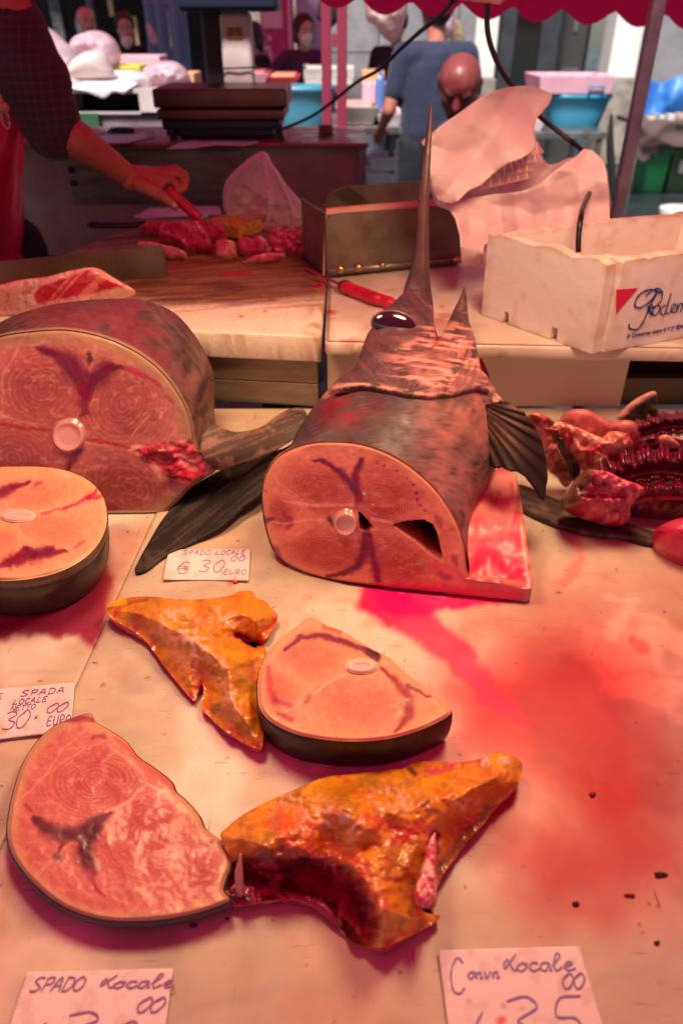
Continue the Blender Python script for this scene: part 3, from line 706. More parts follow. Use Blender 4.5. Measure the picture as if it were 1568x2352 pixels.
def drop(ring, z): r = ring.copy(); r[:, 2] = z; return r
def steak(nm, outline, zt, zb, label, colfn, skinc, inset=.004, bul=.004, step=2.7, lowshift=(0, 0), group=None, seed=1):
    o2 = resample(catmull(outline, 6, True), 5)
    c3 = G(*np.mean(outline, 0), zb); t = thing(nm, (c3[0], c3[1], zb), label, 'fish steak', group)
    edge_poly = resample(o2, 8)
    def to3(px, py, d):
        und = (fbm(px / 60, py / 60, oct=3, seed=seed) - .5) * .0035 + (fbm(px / 11, py / 11, oct=3, seed=seed + 4) - .5) * .0004
        return G(px, py, zt + und * sst(0, 12, d) - .0035 * sst(9, 0, d))
    o, P, loop, V, d = relief('cut_flesh', o2, to3, M_flesh, colfn, t, step, seed=seed)
    R = P[loop]; c = R.mean(0); dirn = R - c; dirn[:, 2] = 0; dirn /= np.linalg.norm(dirn, axis=1)[:, None]
    sh_ = np.array([lowshift[0], lowshift[1], 0.0])
    lv = [lambda r: r]
    for q in (.03, .12, .35, .65, .9, 1.0):
        lv.append(lambda r, q=q: np.column_stack([(r + dirn * (bul * math.sin(math.pi * min(1, q * 1.05)) ** .5 - inset * q) + sh_ * q)[:, :2], r[:, 2] * (1 - q) + zb * q]))
    def sc(Vv):
        px, py = proj(Vv); n = fbm(Vv[:, 0] * 60, Vv[:, 2] * 260, Vv[:, 1] * 60, oct=4, seed=seed + 2)
        cc = np.tile(np.asarray(skinc, float), (len(Vv), 1)) * (.5 + n)[:, None]
        cc = mixc(cc, (.30, .24, .20), .5 * sst(zt - .004, zt - .0015, Vv[:, 2])); return cc
    skirt('skin', R, lv, M_darkskin, t, sc)
    return t

# ---- steak at the centre
S_mid = [(712, 1417), (680, 1440), (645, 1466), (612, 1506), (594, 1550), (592, 1600), (600, 1634), (628, 1662), (680, 1686), (740, 1698), (800, 1703), (870, 1700), (930, 1688), (985, 1668), (1035, 1638), (1015, 1612), (975, 1578), (930, 1545), (895, 1512), (866, 1497), (830, 1478), (792, 1452), (750, 1436)]
e_mid = resample(catmull(S_mid, 4, True), 10)
def c_mid(px, py, d):
    return flesh(px, py, (.80, .31, .18), (.70, .17, .11), [(712, 1512, 78, 55, 10), (822, 1618, 120, 62, 12), (640, 1590, 60, 50, 60)],
        bloods=[([(655, 1492), (690, 1464), (735, 1458), (790, 1474), (826, 1490), (862, 1502)], [4, 7, 7, 9, 7, 10], .95, BLD),
                ([(875, 1535), (912, 1568), (938, 1605), (940, 1645), (905, 1680)], [4, 8, 13, 10, 3], .92, (.26, .004, .03)), ([(935, 1575), (985, 1602)], [7, 3], .85, BLD),
                ([(614, 1530), (620, 1580), (632, 1612)], [4, 8, 9], .75, (.40, .02, .05)), ([(630, 1606), (668, 1620)], 7, .7, BL2), ([(638, 1640), (668, 1652)], [4, 7], .8, BL2), ([(845, 1498), (868, 1512)], 7, .95, BLK), ([(700, 1612), (712, 1600)], 6, .7, BL2), ([(740, 1440), (780, 1452)], 5, .6, BL2)],
        septa=[([(640, 1652), (715, 1598), (800, 1550)], 4, .8), ([(712, 1425), (640, 1480), (612, 1540)], 6, .35), ([(860, 1540), (890, 1560), (915, 1610)], 3, .4)],
        rim=(22, .35), rimc=(.74, .50, .30), edge=d, seed=4, freq=.11, ringamp=.8)
t = steak('fish_steak', S_mid, .902, .8505, 'thick fish steak with black skin in the middle of the counter, touching both yellow pieces', c_mid, (.012, .011, .012), seed=3)
def vertebra(parent, cx, cy, rx, ry, z, h=.004):
    def to3(px, py, d): return G(px, py, z + h * sst(0, ry * .5, d) - h * .4 * sst(ry * .45, ry * .8, d))
    el = [(cx + rx * math.cos(a), cy + ry * math.sin(a)) for a in np.linspace(0, 2 * math.pi, 28, endpoint=False)]
    def cf(px, py, d): return mixc(np.tile([.84, .62, .54], (len(px), 1)), (.76, .52, .46), sst(ry * .35, ry * .6, d))
    relief('vertebra', el, to3, M_bone, cf, parent, 2.5)
vertebra(t, 830, 1530, 38, 19, .903)

# ---- large steak lower left
S_low = [(208, 1640), (160, 1652), (120, 1672), (82, 1708), (52, 1758), (33, 1815), (22, 1868), (18, 1915), (30, 1962), (62, 2010), (108, 2055), (165, 2090), (240, 2112), (330, 2115), (410, 2106), (475, 2090), (526, 2068), (512, 2045), (519, 2015), (528, 1992), (526, 1962), (505, 1930), (470, 1903), (455, 1872), (425, 1838), (402, 1818), (392, 1796), (350, 1762), (318, 1740), (292, 1706), (262, 1684), (222, 1660)]
def c_low(px, py, d):
    return flesh(px, py, (.56, .155, .145), (.45, .062, .08), [(222, 1795, 120, 78, -8), (345, 1925, 120, 95, 25), (460, 1985, 60, 70, 10), (120, 1690, 40, 25, -40)],
        bloods=[([(78, 1878), (105, 1900), (140, 1916), (180, 1915), (215, 1893), (252, 1868)], [6, 14, 18, 16, 16, 5], .95, (.09, .001, .035)),
                ([(222, 1905), (198, 1935), (195, 1965), (212, 2000)], [14, 18, 20, 14], .95, (.08, .001, .03)), ([(205, 2000), (222, 2040), (240, 2058)], [9, 5, 2], .85, BL2),
                ([(145, 1935), (134, 1958)], 4, .9, BLD), ([(130, 1968), (137, 1970)], 8, .92, BLD), ([(148, 1652), (185, 1650), (215, 1656)], [6, 8, 5], .85, BL2), ([(214, 1692), (240, 1690)], 6, .8, BL2),
                ([(265, 1696), (300, 1722), (322, 1745), (350, 1770), (395, 1805)], [4, 8, 10, 14, 14], .6, (.62, .03, .09)), ([(485, 1932), (488, 1934)], 5, .8, BL2), ([(60, 1850), (70, 1862)], 5, .7, BL2), ([(430, 2085), (422, 2092)], 5, .5, BL2)],
        septa=[([(245, 1868), (300, 1838), (338, 1806), (395, 1820)], 5, .9), ([(338, 1806), (318, 1765), (290, 1735), (250, 1712)], 5, .7), ([(205, 1665), (140, 1730), (95, 1800)], 4, .4), ([(465, 1905), (445, 1950), (430, 1990), (418, 2050)], 4, .35), ([(140, 1990), (170, 2010), (200, 2060)], 3, .3)],
        rim=(34, .65), rimc=(.56, .38, .20), edge=d, seed=8, freq=.085, ringamp=.8)
steak('fish_steak', S_low, .876, .8505, 'large half round pink fish steak at the lower left with a dark blood mark', c_low, (.05, .048, .05), inset=.010, bul=.006, seed=5)

# ---- two stacked steaks at the left edge
S_st = [(40, 1072), (100, 1073), (155, 1082), (202, 1103), (233, 1135), (245, 1172), (243, 1212), (224, 1252), (190, 1285), (140, 1312), (80, 1328), (10, 1334), (-60, 1325), (-130, 1295), (-175, 1240), (-180, 1180), (-150, 1120), (-90, 1085), (-20, 1074)]
def c_st(px, py, d):
    return flesh(px, py, (.84, .35, .21), (.76, .22, .15), [(85, 1133, 95, 36, -10), (118, 1215, 90, 42, 0), (8, 1243, 60, 32, 0), (-80, 1150, 80, 40, 0)],
        bloods=[([(2, 1300), (45, 1282), (62, 1256)], [6, 16, 5], .95, (.20, .004, .04)), ([(20, 1290), (90, 1272), (155, 1265)], [14, 18, 3], .95, (.19, .004, .035)), ([(62, 1262), (80, 1276), (120, 1262)], 10, .9, BLD),
                ([(-10, 1138), (25, 1120), (70, 1108)], [16, 11, 3], .95, BLD), ([(225, 1124), (208, 1142), (234, 1140)], [3, 8, 4], .9, (.42, .01, .07)), ([(150, 1168), (172, 1160), (205, 1142)], [5, 3, 6], .85, BL2), ([(95, 1180), (150, 1166)], 3, .7, BL2), ([(80, 1112), (95, 1107)], 4, .7, BL2), ([(172, 1256), (192, 1245)], 3, .7, BL2)],
        septa=[([(85, 1176), (150, 1160), (225, 1138)], 3, .8), ([(25, 1172), (8, 1142)], 3, .8), ([(48, 1200), (50, 1250)], 3, .4), ([(138, 1082), (155, 1095)], 6, .7)],
        rim=(17, .55), rimc=(.66, .48, .26), edge=d, seed=14, freq=.14, ringamp=.8)
t = steak('fish_steak', S_st, .936, .915, 'bright orange pink fish steak lying on top of the thicker one at the left edge', c_st, (.10, .08, .06), inset=.003, bul=.0025, group=None, seed=9)
vertebra(t, 42, 1184, 42, 16, .937)
cen = np.mean(S_st, 0); S_s2 = [(cen[0] + (a - cen[0]) * .985, cen[1] + (b_ - cen[1]) * .985 + 16) for a, b_ in S_st]
steak('fish_steak', S_s2, .9135, .8495, 'thicker dark skinned fish steak under the bright one at the left edge', c_st, (.040, .034, .028), inset=.010, bul=.006, seed=19)

# ------------------------------------------------------------------ general skin colour
def skin_col(V, streakdir=(1, 0, 0), pinkmask=None, seed=0, dark=(.075, .055, .062), mid=(.20, .13, .13), pink=(.62, .27, .24)):
    px, py = proj(V)
    a = fbm(px / 80, py / 80, oct=5, seed=seed)
    f1 = fbm((px * .9 + py * .45) / 3.2, (py * .9 - px * .45) / 46, oct=4, seed=seed + 5); f2 = fbm((px * .75 - py * .65) / 3.0, (py * .75 + px * .65) / 60, oct=4, seed=seed + 6)
    c = np.tile(np.asarray(dark, float), (len(V), 1))
    c = mixc(c, mid, sst(.34, .74, .25 * a + .4 * f1 + .35 * f2))
    if pinkmask is not None: c = mixc(c, pink, pinkmask * sst(.34, .60, .5 * fbm(px / 26, py / 40, oct=5, seed=seed + 2) + .5 * f1))
    c = mixc(c, np.asarray(mid) * 1.7, .40 * sst(.60, .74, f2)); c = mixc(c, np.asarray(dark) * .6, .5 * sst(.56, .70, f1))
    return c

# ------------------------------------------------------------------ big cut trunk at the left
t = thing('fish_chunk', (-.3, 1.15, .85), 'huge dark skinned trunk of fish at the left, cut face showing its round spine', 'fish chunk')
FA = [(-138, 985), (-130, 900), (-90, 830), (-40, 790), (0, 772), (60, 762), (150, 757), (240, 775), (320, 812), (380, 862), (425, 930), (442, 985), (447, 1020), (470, 1050), (500, 1077), (465, 1100), (435, 1125), (395, 1165), (345, 1196), (280, 1203), (200, 1200), (80, 1200), (-30, 1190), (-100, 1150), (-130, 1080)]
FYf = 1.045
fa_o = resample(catmull(FA, 5, True), 6)
tilt = .05                                       # the face leans slightly backwards towards its top
def face3(px, py, Y0=FYf, til=.10, yb=1200):
    Yv = Y0 + til * (yb - py) / 430.0
    return D(px, py, Yv)
def c_big(px, py, d):
    c = flesh(px, py, (.46, .15, .14), (.31, .065, .07), [(100, 892, 120, 110, -15), (282, 932, 110, 120, 30), (30, 1050, 110, 85, 0), (292, 1115, 120, 90, 30)],
        bloods=[([(85, 800), (120, 808), (158, 832), (180, 862), (192, 905)], [5, 12, 22, 22, 8], .93, (.12, .001, .045)), ([(285, 842), (245, 848), (215, 872), (198, 915)], [5, 20, 22, 8], .95, (.11, .001, .04)),
                ([(192, 890), (196, 940), (186, 955)], [12, 12, 7], .9, (.20, .006, .04)), ([(290, 845), (335, 865), (368, 885)], [5, 6, 4], .75, BL2), ([(380, 908), (400, 925)], 4, .6, BL2), ([(205, 815), (207, 828)], 7, .92, BLK), ([(204, 830), (200, 900)], 3, .6, BLD),
                ([(185, 1032), (165, 1055), (158, 1080)], [9, 12, 5], .9, BLD), ([(0, 972), (50, 982), (118, 990)], [3, 4, 4], .9, (.36, .01, .04)), ([(205, 1010), (240, 1015), (300, 1030)], [4, 5, 3], .85, (.36, .01, .04)), ([(240, 1160), (262, 1172)], [8, 12], .8, BL2), ([(415, 1095), (430, 1112)], [20, 12], .6, BL2), ([(385, 1110), (420, 1120)], 14, .6, BLD)],
        septa=[([(205, 840), (198, 900), (190, 960)], 3, .5), ([(298, 1032), (350, 1030), (440, 1012)], 7, .8), ([(300, 1032), (345, 1060), (370, 1100), (410, 1100)], 8, .6), ([(60, 760), (10, 860), (5, 930)], 4, .25), ([(300, 1010), (345, 960)], 3, .5), ([(370, 960), (375, 950)], 5, .8)],
        rim=(46, .8), rimc=(.34, .22, .13), edge=d, seed=24, freq=.075, ringamp=.55)
    rag = [(300, 1034), (350, 1020), (440, 1010), (452, 1030), (500, 1060), (505, 1078), (440, 1108), (395, 1100), (352, 1068)]
    s = sst(-6, 10, sdf(*clip_wob(px, py, 12, 10, 3), rag)); n = fbm(px / 20, py / 14, oct=3, seed=45)
    rc = mixc(np.tile([.50, .01, .045], (len(px), 1)), (.62, .22, .20), .8 * sst(.50, .66, n)); rc = mixc(rc, (.16, .003, .02), sst(.42, .30, n))
    return c * (1 - s[:, None]) + rc * s[:, None]
def f_big(px, py, d):
    P = face3(px, py)
    rag = [(300, 1034), (350, 1020), (440, 1010), (452, 1030), (500, 1060), (505, 1078), (440, 1108), (395, 1100), (352, 1068)]
    s = sst(-4, 10, sdf(px, py, rag)); n = fbm(px / 20, py / 14, oct=3, seed=45)
    P[:, 1] += (fbm(px / 50, py / 50, seed=6) - .5) * .006 * sst(0, 20, d) + s * (n - .45) * .022 + .004 * sst(8, 0, d)
    return P
o, P, loop, Vp, dd = relief('cut_flesh', fa_o, f_big, M_flesh, c_big, t, 3.2)
def ang_ring(outl, c, n):                        # outline sampled by angle about c
    P = np.asarray(outl, float); a = np.arctan2(P[:, 1] - c[1], P[:, 0] - c[0]); o_ = np.argsort(a); a = a[o_]; r = np.hypot(P[o_, 0] - c[0], P[o_, 1] - c[1])
    ang = np.linspace(-math.pi, math.pi, n, endpoint=False)
    rr = np.interp(ang, np.concatenate([a - 2 * math.pi, a, a + 2 * math.pi]), np.concatenate([r, r, r]))
    return np.stack([c[0] + rr * np.cos(ang), c[1] + rr * np.sin(ang)], 1)
FB = [(-100, 900), (-60, 800), (0, 745), (80, 712), (160, 697), (250, 690), (330, 694), (400, 724), (448, 778), (478, 832), (491, 880), (488, 925), (478, 965), (462, 1000), (420, 1012), (300, 1018), (150, 1020), (0, 1010), (-70, 980)]
n_ = 150
ra = ang_ring(fa_o, (160, 990), n_); rb = ang_ring(resample(catmull(FB, 5, True), 6), (200, 870), n_)
A3 = face3(ra[:, 0], ra[:, 1]); A3[:, 1] += .0005
B3 = D(rb[:, 0], rb[:, 1], 1.36)
A3[:, 2] = np.maximum(A3[:, 2], .8515); B3[:, 2] = np.maximum(B3[:, 2], .8515)
secs = [A3]
for q in (.03, .25, .5, .75, 1.0):
    M = A3 * (1 - q) + B3 * q; c_ = M.mean(0); bul = .010 * math.sin(math.pi * q) ** .7
    w = M - c_; w[:, 1] = 0; w /= np.linalg.norm(w, axis=1)[:, None]; M = M + w * bul; M[:, 2] = np.maximum(M[:, 2], .8512); secs.append(M)
Bc = B3.mean(0); secs.append(Bc + (B3 - Bc) * .93 + [0, .02, 0]); secs.append(Bc + (B3 - Bc) * .4 + [0, .03, 0]); secs[-1][:, 2] = np.maximum(secs[-1][:, 2], .852)
def big_skin(V, K, N):
    px, py = proj(V); pm = .55 * sst(340, 470, px) * sst(760, 860, py) + .15
    c = skin_col(V, seed=3, pinkmask=pm, dark=(.04, .022, .03), mid=(.105, .05, .062), pink=(.30, .13, .11))
    c = mixc(c, (.20, .02, .05), .5 * sst(.45, .65, fbm(px / 60, py / 40, oct=3, seed=71)) * sst(480, 380, px))
    return mixc(c, (.36, .26, .16), .6 * sst(.008, .002, V[:, 1] - (FYf + .10 * (1200 - py) / 430.0)))
loft('skin', secs, M_fskin, t, big_skin, sub=9, caps=(False, True))
# its spine disc
def spine(parent, cx, cy, r, f3, lift):
    el = [(cx + r * math.cos(a), cy + r * 1.0 * math.sin(a)) for a in np.linspace(0, 2 * math.pi, 32, endpoint=False)]
    def to3(px, py, d):
        P = f3(px, py); P[:, 1] -= lift * sst(0, r * .22, d) - lift * .45 * sst(r * .2, r * .5, d); return P
    def cf(px, py, d):
        c = mixc(np.tile([.50, .18, .16], (len(px), 1)), (.66, .40, .35), sst(0, r * .3, d)); return mixc(c, (.72, .40, .36), sst(r * .25, r * .36, d) * (.7 + .3 * sst(-r, r, px - cx + (cy - py))))
    relief('vertebra', el, to3, M_bone, cf, parent, 2.6)
spine(t, 159, 998, 41, lambda a, b_: face3(a, b_), .008)
pit = lambda pts: None

# brown fin stump reaching right from the trunk
def fin(nm, outline, to3, col1, col2, axis, label=None, cat='fin', parent=None, thick=.004, step=4, raysn=.9, seed=1, m=None, curl=0):
    o2 = resample(catmull(outline, 5, True), 4)
    ax = np.asarray(axis, float); (x0, y0), (x1, y1) = ax
    L_ = math.hypot(x1 - x0, y1 - y0); ux, uy = (x1 - x0) / L_, (y1 - y0) / L_
    def cf(px, py, d):
        u = ((px - x0) * ux + (py - y0) * uy); v = (-(px - x0) * uy + (py - y0) * ux)
        v2 = v + curl * (u / L_) ** 2 * 40
        r = fbm(v2 / 5.5, u / 90, oct=4, seed=seed); c = mixc(np.tile(np.asarray(col1, float), (len(px), 1)), col2, raysn * sst(.46, .66, r))
        return mixc(c, np.asarray(col2) * 1.6, .6 * sst(.6, .75, fbm(px / 24, py / 24, oct=4, seed=seed + 3)) * raysn)
    def t3(px, py, d):
        u = ((px - x0) * ux + (py - y0) * uy); v = (-(px - x0) * uy + (py - y0) * ux); P = to3(px, py); return P
    o, P, loop, Vp, d = relief(nm, o2, t3, m or M_fin, cf, parent, step, seed=seed)
    sm = o.modifiers.new('thickness', 'SOLIDIFY'); sm.thickness = thick; sm.offset = -1
    if label: tag(o, label, cat)
    return o
fin('fin_stump', [(465, 1000), (490, 975), (540, 992), (600, 980), (640, 955), (672, 941), (696, 942), (704, 958), (690, 990), (660, 1018), (610, 1048), (560, 1066), (505, 1080), (480, 1066), (462, 1040)],
    lambda px, py: D(px, py, 1.10 + .10 * sst(470, 700, px) - .03 * np.sin((py - 1000) / 40.)), (.085, .06, .055), (.26, .14, .11), ((470, 1040), (700, 950)), parent=t, thick=.008, seed=12)

# long black fin lying on the marble between the two trunks
def lay(z0, z1, cx, cy, ex, ey):
    def f(px, py):
        d, al = seg_dist(px, py, [(cx, cy), (ex, ey)]); return G(px, py, z0 + (z1 - z0) * al + .006 * sst(60, 0, d))
    return f
fin('loose_fin', [(310, 1312), (320, 1285), (345, 1240), (372, 1195), (410, 1150), (470, 1100), (530, 1070), (600, 1042), (650, 1030), (690, 1010), (650, 1080), (600, 1130), (560, 1160), (530, 1190), (490, 1220), (430, 1250), (380, 1275), (335, 1308)],
    lambda px, py: G(px, py, .857 + .03 * sst(420, 640, px)), (.010, .010, .010), (.06, .052, .045), ((315, 1305), (640, 1050)), 'long black fin lying on the marble between the two big fish trunks', 'fin', thick=.006, seed=22, raysn=.6)
fin('loose_fin', [(1185, 1115), (1215, 1120), (1260, 1140), (1310, 1158), (1380, 1182), (1450, 1205), (1512, 1226), (1520, 1246), (1480, 1242), (1430, 1230), (1370, 1225), (1310, 1212), (1250, 1190), (1195, 1160)],
    lambda px, py: G(px, py, .862), (.045, .032, .028), (.13, .085, .07), ((1190, 1135), (1510, 1238)), 'long brown black fin lying under the gill heap at the right', 'fin', thick=.008, seed=32, raysn=.8)

# ------------------------------------------------------------------ swordfish head and trunk (the main piece)
hero = thing('swordfish', (.07, 1.05, .85), 'head and front trunk of a swordfish with its bill pointing straight up', 'swordfish')
HF = [(612, 1085), (632, 1054), (662, 1034), (710, 1018), (760, 1014), (830, 1020), (900, 1045), (960, 1085), (1010, 1135), (1050, 1200), (1068, 1255), (1075, 1322), (1050, 1318), (1075, 1326), (1215, 1348), (1219, 1362), (1185, 1381), (1100, 1375), (1000, 1364), (850, 1348), (730, 1328), (660, 1300), (628, 1268), (608, 1210), (600, 1150), (603, 1110)]
HF = [(612, 1085), (632, 1054), (662, 1034), (710, 1018), (760, 1014), (830, 1020), (900, 1045), (960, 1085), (1010, 1135), (1050, 1200), (1068, 1255), (1076, 1318), (1120, 1328), (1190, 1338), (1219, 1350), (1217, 1368), (1185, 1381), (1100, 1375), (1000, 1364), (850, 1348), (730, 1328), (660, 1300), (628, 1268), (608, 1210), (600, 1150), (603, 1110)]
HY = .862
_bx = np.array([600, 640, 700, 800, 900, 1000, 1100, 1190, 1225.]); _by = np.array([1275, 1296, 1320, 1344, 1357, 1367, 1378, 1386, 1386.])
_bY = G(_bx, _by, .8515)[:, 1]
def hf3(px, py): return D(px, py, np.interp(px, _bx, _bY) + .07 * (np.interp(px, _bx, _by) - py) / 340.0)
cavity = [(905, 1206), (940, 1198), (973, 1196), (993, 1206), (1003, 1228), (1010, 1258), (1018, 1290), (985, 1270), (955, 1243), (925, 1222)]
gap2 = [(824, 1176), (840, 1192), (856, 1212), (840, 1222), (826, 1214)]
def c_hero(px, py, d):
    c = flesh(px, py, (.78, .255, .18), (.46, .065, .06), [(738, 1122, 95, 62, 12), (878, 1146, 100, 88, 40), (752, 1268, 105, 58, 8), (905, 1282, 110, 62, 30), (640, 1180, 45, 40, 0)],
        bloods=[([(717, 1056), (750, 1062), (785, 1088), (808, 1118), (822, 1148)], [3, 6, 9, 9, 4], .99, (.20, .0003, .06)), ([(829, 1058), (816, 1090), (818, 1120), (828, 1146)], [7, 8, 10, 5], .98, (.20, .0003, .065)), ([(822, 1140), (818, 1165)], 6, .7, BL2),
                ([(842, 1222), (838, 1270), (820, 1300), (790, 1318), (750, 1324)], [8, 13, 11, 7, 3], .99, (.20, .0003, .065)), ([(850, 1230), (856, 1280), (868, 1335)], [5, 10, 8], .98, (.22, .0003, .07)),
                ([(606, 1196), (625, 1194)], [7, 4], .8, BLD), ([(652, 1180), (668, 1196)], 5, .75, BL2), ([(632, 1260), (648, 1292)], [8, 4], .7, BL2), ([(660, 1215), (668, 1206)], 4, .7, BL2), ([(758, 1192), (766, 1204)], 6, .9, BLK),
                ([(860, 1345), (1000, 1352), (1100, 1366), (1200, 1370)], [6, 14, 16, 14], .8, (.80, .012, .10)), ([(1000, 1300), (1100, 1345), (1210, 1350)], [12, 20, 10], .5, (.80, .05, .12)), ([(700, 1335), (860, 1350)], 9, .6, (.55, .05, .12)), ([(1005, 1190), (1012, 1206)], 7, .6, BL2), ([(1040, 1280), (1048, 1295)], 6, .6, BL2), ([(1012, 1322), (1030, 1328)], 8, .6, BL2)],
        septa=[([(606, 1198), (660, 1197), (762, 1190)], 3.5, .8), ([(655, 1155), (700, 1160), (760, 1162), (820, 1160)], 5, .75), ([(815, 1165), (822, 1190)], 4, .7), ([(850, 1190), (880, 1198), (910, 1204)], 5, .8), ([(632, 1090), (640, 1110), (630, 1130)], 5, .45)],
        dots=[(868, 1064, 4, BL2, .8), (882, 1069, 4, BL2, .8), (912, 1083, 4, BL2, .85), (936, 1096, 3, BL2, .7), (947, 1113, 4.5, BL2, .9), (955, 1130, 5, BL2, .9), (959, 1146, 4.5, BL2, .9), (966, 1160, 3.5, BL2, .8), (975, 1172, 4, BL2, .85), (940, 1312, 4, BL2, .7), (1060, 1212, 4, BL2, .5), (834, 1132, 4.5, (.85, .62, .5), .9), (856, 1158, 3, (.85, .62, .5), .8), (611, 1128, 4, BL2, .6), (758, 1190, 3, BL2, .5)],
        rim=(30, .55), rimc=(.80, .40, .22), edge=d, seed=34, freq=.115, ringamp=.75)
    s = sst(-3, 3, sdf(px, py, cavity)); c = mixc(c, (.05, .003, .01), s); s = sst(-2, 2, sdf(px, py, gap2)); c = mixc(c, (.015, .003, .005), s)
    s = sst(24, 4, np.abs(py - (1362 + (px - 1000) * .06))) * sst(830, 1000, px); c = mixc(c, (.72, .03, .12), .6 * s)
    return c
def f_hero(px, py, d):
    P = hf3(px, py); s = sst(-2, 5, sdf(px, py, cavity)) + .5 * sst(-1, 3, sdf(px, py, gap2))
    P[:, 1] += .10 * s + (fbm(px / 40, py / 40, seed=6) - .5) * .004 * sst(0, 20, d) + .004 * sst(8, 0, d); P[:, 2] += .0 * s
    return P
hf_o = resample(catmull(HF, 5, True), 5)
relief('cut_flesh', hf_o, f_hero, M_flesh, c_hero, hero, 2.5)
spine(hero, 793, 1198, 30, hf3, .010)
# trunk and head skin: a loft of rings from the cut face to the tip of the bill
HFs = [(612, 1085), (632, 1054), (662, 1034), (710, 1018), (760, 1014), (830, 1020), (900, 1045), (960, 1085), (1010, 1135), (1050, 1200), (1068, 1255), (1077, 1322), (1040, 1356), (1000, 1364), (850, 1348), (730, 1328), (660, 1300), (628, 1268), (608, 1210), (600, 1150), (603, 1110)]
N_ = 120
def stdang(outl, c):                            # 3-D ring by angle, starting on the right, turning over the top
    P = ang_ring(outl, c, N_); k = N_ // 2; P = np.roll(P, -k, 0)   # now angle 0.. in picture sense (down first)
    return P
r0 = stdang(resample(catmull(HFs, 5, True), 5), (820, 1190)); R0 = hf3(r0[:, 0], r0[:, 1]); R0[:, 1] += .001
def station(Lp, Rp, Y, r, tdir, low=None, pw=1.0):
    Lw = D(Lp[0], Lp[1], Y); Rw = D(Rp[0], Rp[1], Y); c = (Lw + Rw) / 2; a = (Rw - Lw) / 2
    td = np.asarray(tdir, float); b_ = np.cross(td, a); b_ /= np.linalg.norm(b_)
    if b_[2] > 0 and abs(b_[2]) > abs(b_[1]): b_ = -b_
    elif b_[1] > 0 and abs(b_[1]) >= abs(b_[2]): b_ = -b_
    if abs(b_[2]) >= abs(b_[1]): b_ = b_ if b_[2] < 0 else -b_       # picture sense: second axis points down / to the viewer
    t_ = np.linspace(0, 2 * math.pi, N_, endpoint=False)
    ct = np.sign(np.cos(t_)) * np.abs(np.cos(t_)) ** pw; s_ = np.sign(np.sin(t_)) * np.abs(np.sin(t_)) ** pw
    P = c + ct[:, None] * a + s_[:, None] * b_ * r
    P[:, 2] = np.maximum(P[:, 2], .852 if Y < 1.40 else .85); return P
tb = (0, .97, .12)
ST = [R0,
      station((650, 1068), (1105, 1130), .975, .112, (0, 1, .0)),
      station((682, 1002), (1136, 1080), 1.03, .112, (0, 1, .06)),
      station((722, 948), (1150, 1010), 1.085, .108, (0, 1, .14)),
      station((763, 905), (1140, 945), 1.145, .102, (0, .97, .22)),
      station((783, 884), (1122, 915), 1.175, .092, (0, .95, .3)),
      station((800, 866), (1116, 888), 1.20, .084, (0, .9, .42)),
      station((822, 822), (1103, 846), 1.245, .066, (0, .85, .52)),
      station((838, 782), (1094, 806), 1.285, .050, (0, .8, .6)),
      station((856, 748), (1040, 806), 1.315, .036, (0, .75, .66)),
      station((880, 718), (1006, 788), 1.34, .032, (0, .6, .8)),
      station((908, 690), (1000, 742), 1.36, .028, (0, .45, .9)),
      station((930, 655), (992, 690), 1.375, .021, (0, .35, .93)),
      station((944, 610), (985, 630), 1.385, .018, (0, .3, .95)),
      station((954, 545), (984, 555), 1.395, .011, (0, .25, .97)),
      station((960, 460), (984, 465), 1.41, .008, (0, .25, .97)),
      station((968, 380), (988, 382), 1.43, .0065, (0, .25, .97)),
      station((978, 305), (991, 306), 1.455, .005, (0, .25, .97)),
      station((988, 240), (992, 240), 1.475, .002, (0, .25, .97))]
crease = [(745, 925), (775, 898), (830, 893), (880, 901), (930, 913), (985, 918), (1045, 912), (1095, 898), (1130, 905)]
gillarc = [(1075, 800), (1060, 840), (1030, 868), (985, 890), (930, 900)]
mouthl = [(1003, 788), (990, 800), (960, 806), (900, 805)]
def hero_fix(V):
    px, py = proj(V); q = V - V.mean(0)
    d, al = seg_dist(px, py, crease)
    below = py > np.interp(px, [p[0] for p in crease], [p[1] for p in crease])
    s = np.where(below, sst(16, 0, d), sst(5, 0, d)) * sst(740, 790, px)
    dirn = np.array([0, -.45, .6]); front = 1.0 * (V[:, 1] < head_mid(px, py)[:, 1] + .002)
    V = V - (dirn * .006) * (s * front)[:, None]
    s2 = np.where(~below, sst(34, 8, d) * sst(2, 8, d), 0) * sst(740, 800, px); V = V + (dirn * .0045) * (s2 * front)[:, None]
    for (q_, w, a) in ((gillarc, 5, .004), (mouthl, 4, .003), ([(1072, 800), (1062, 760), (1052, 735)], 5, .004)):
        d, al = seg_dist(px, py, q_); V = V - (dirn * a) * (sst(w, 0, d) * front)[:, None]
    d = np.hypot((px - 905) / 62, (py - 750) / 34); V = V - dirn * (.012 * sst(1.1, .6, d) * front)[:, None]
    V = V + (fbm(px / 30, py / 30, oct=4, seed=90) - .5)[:, None] * .004 * dirn
    return V
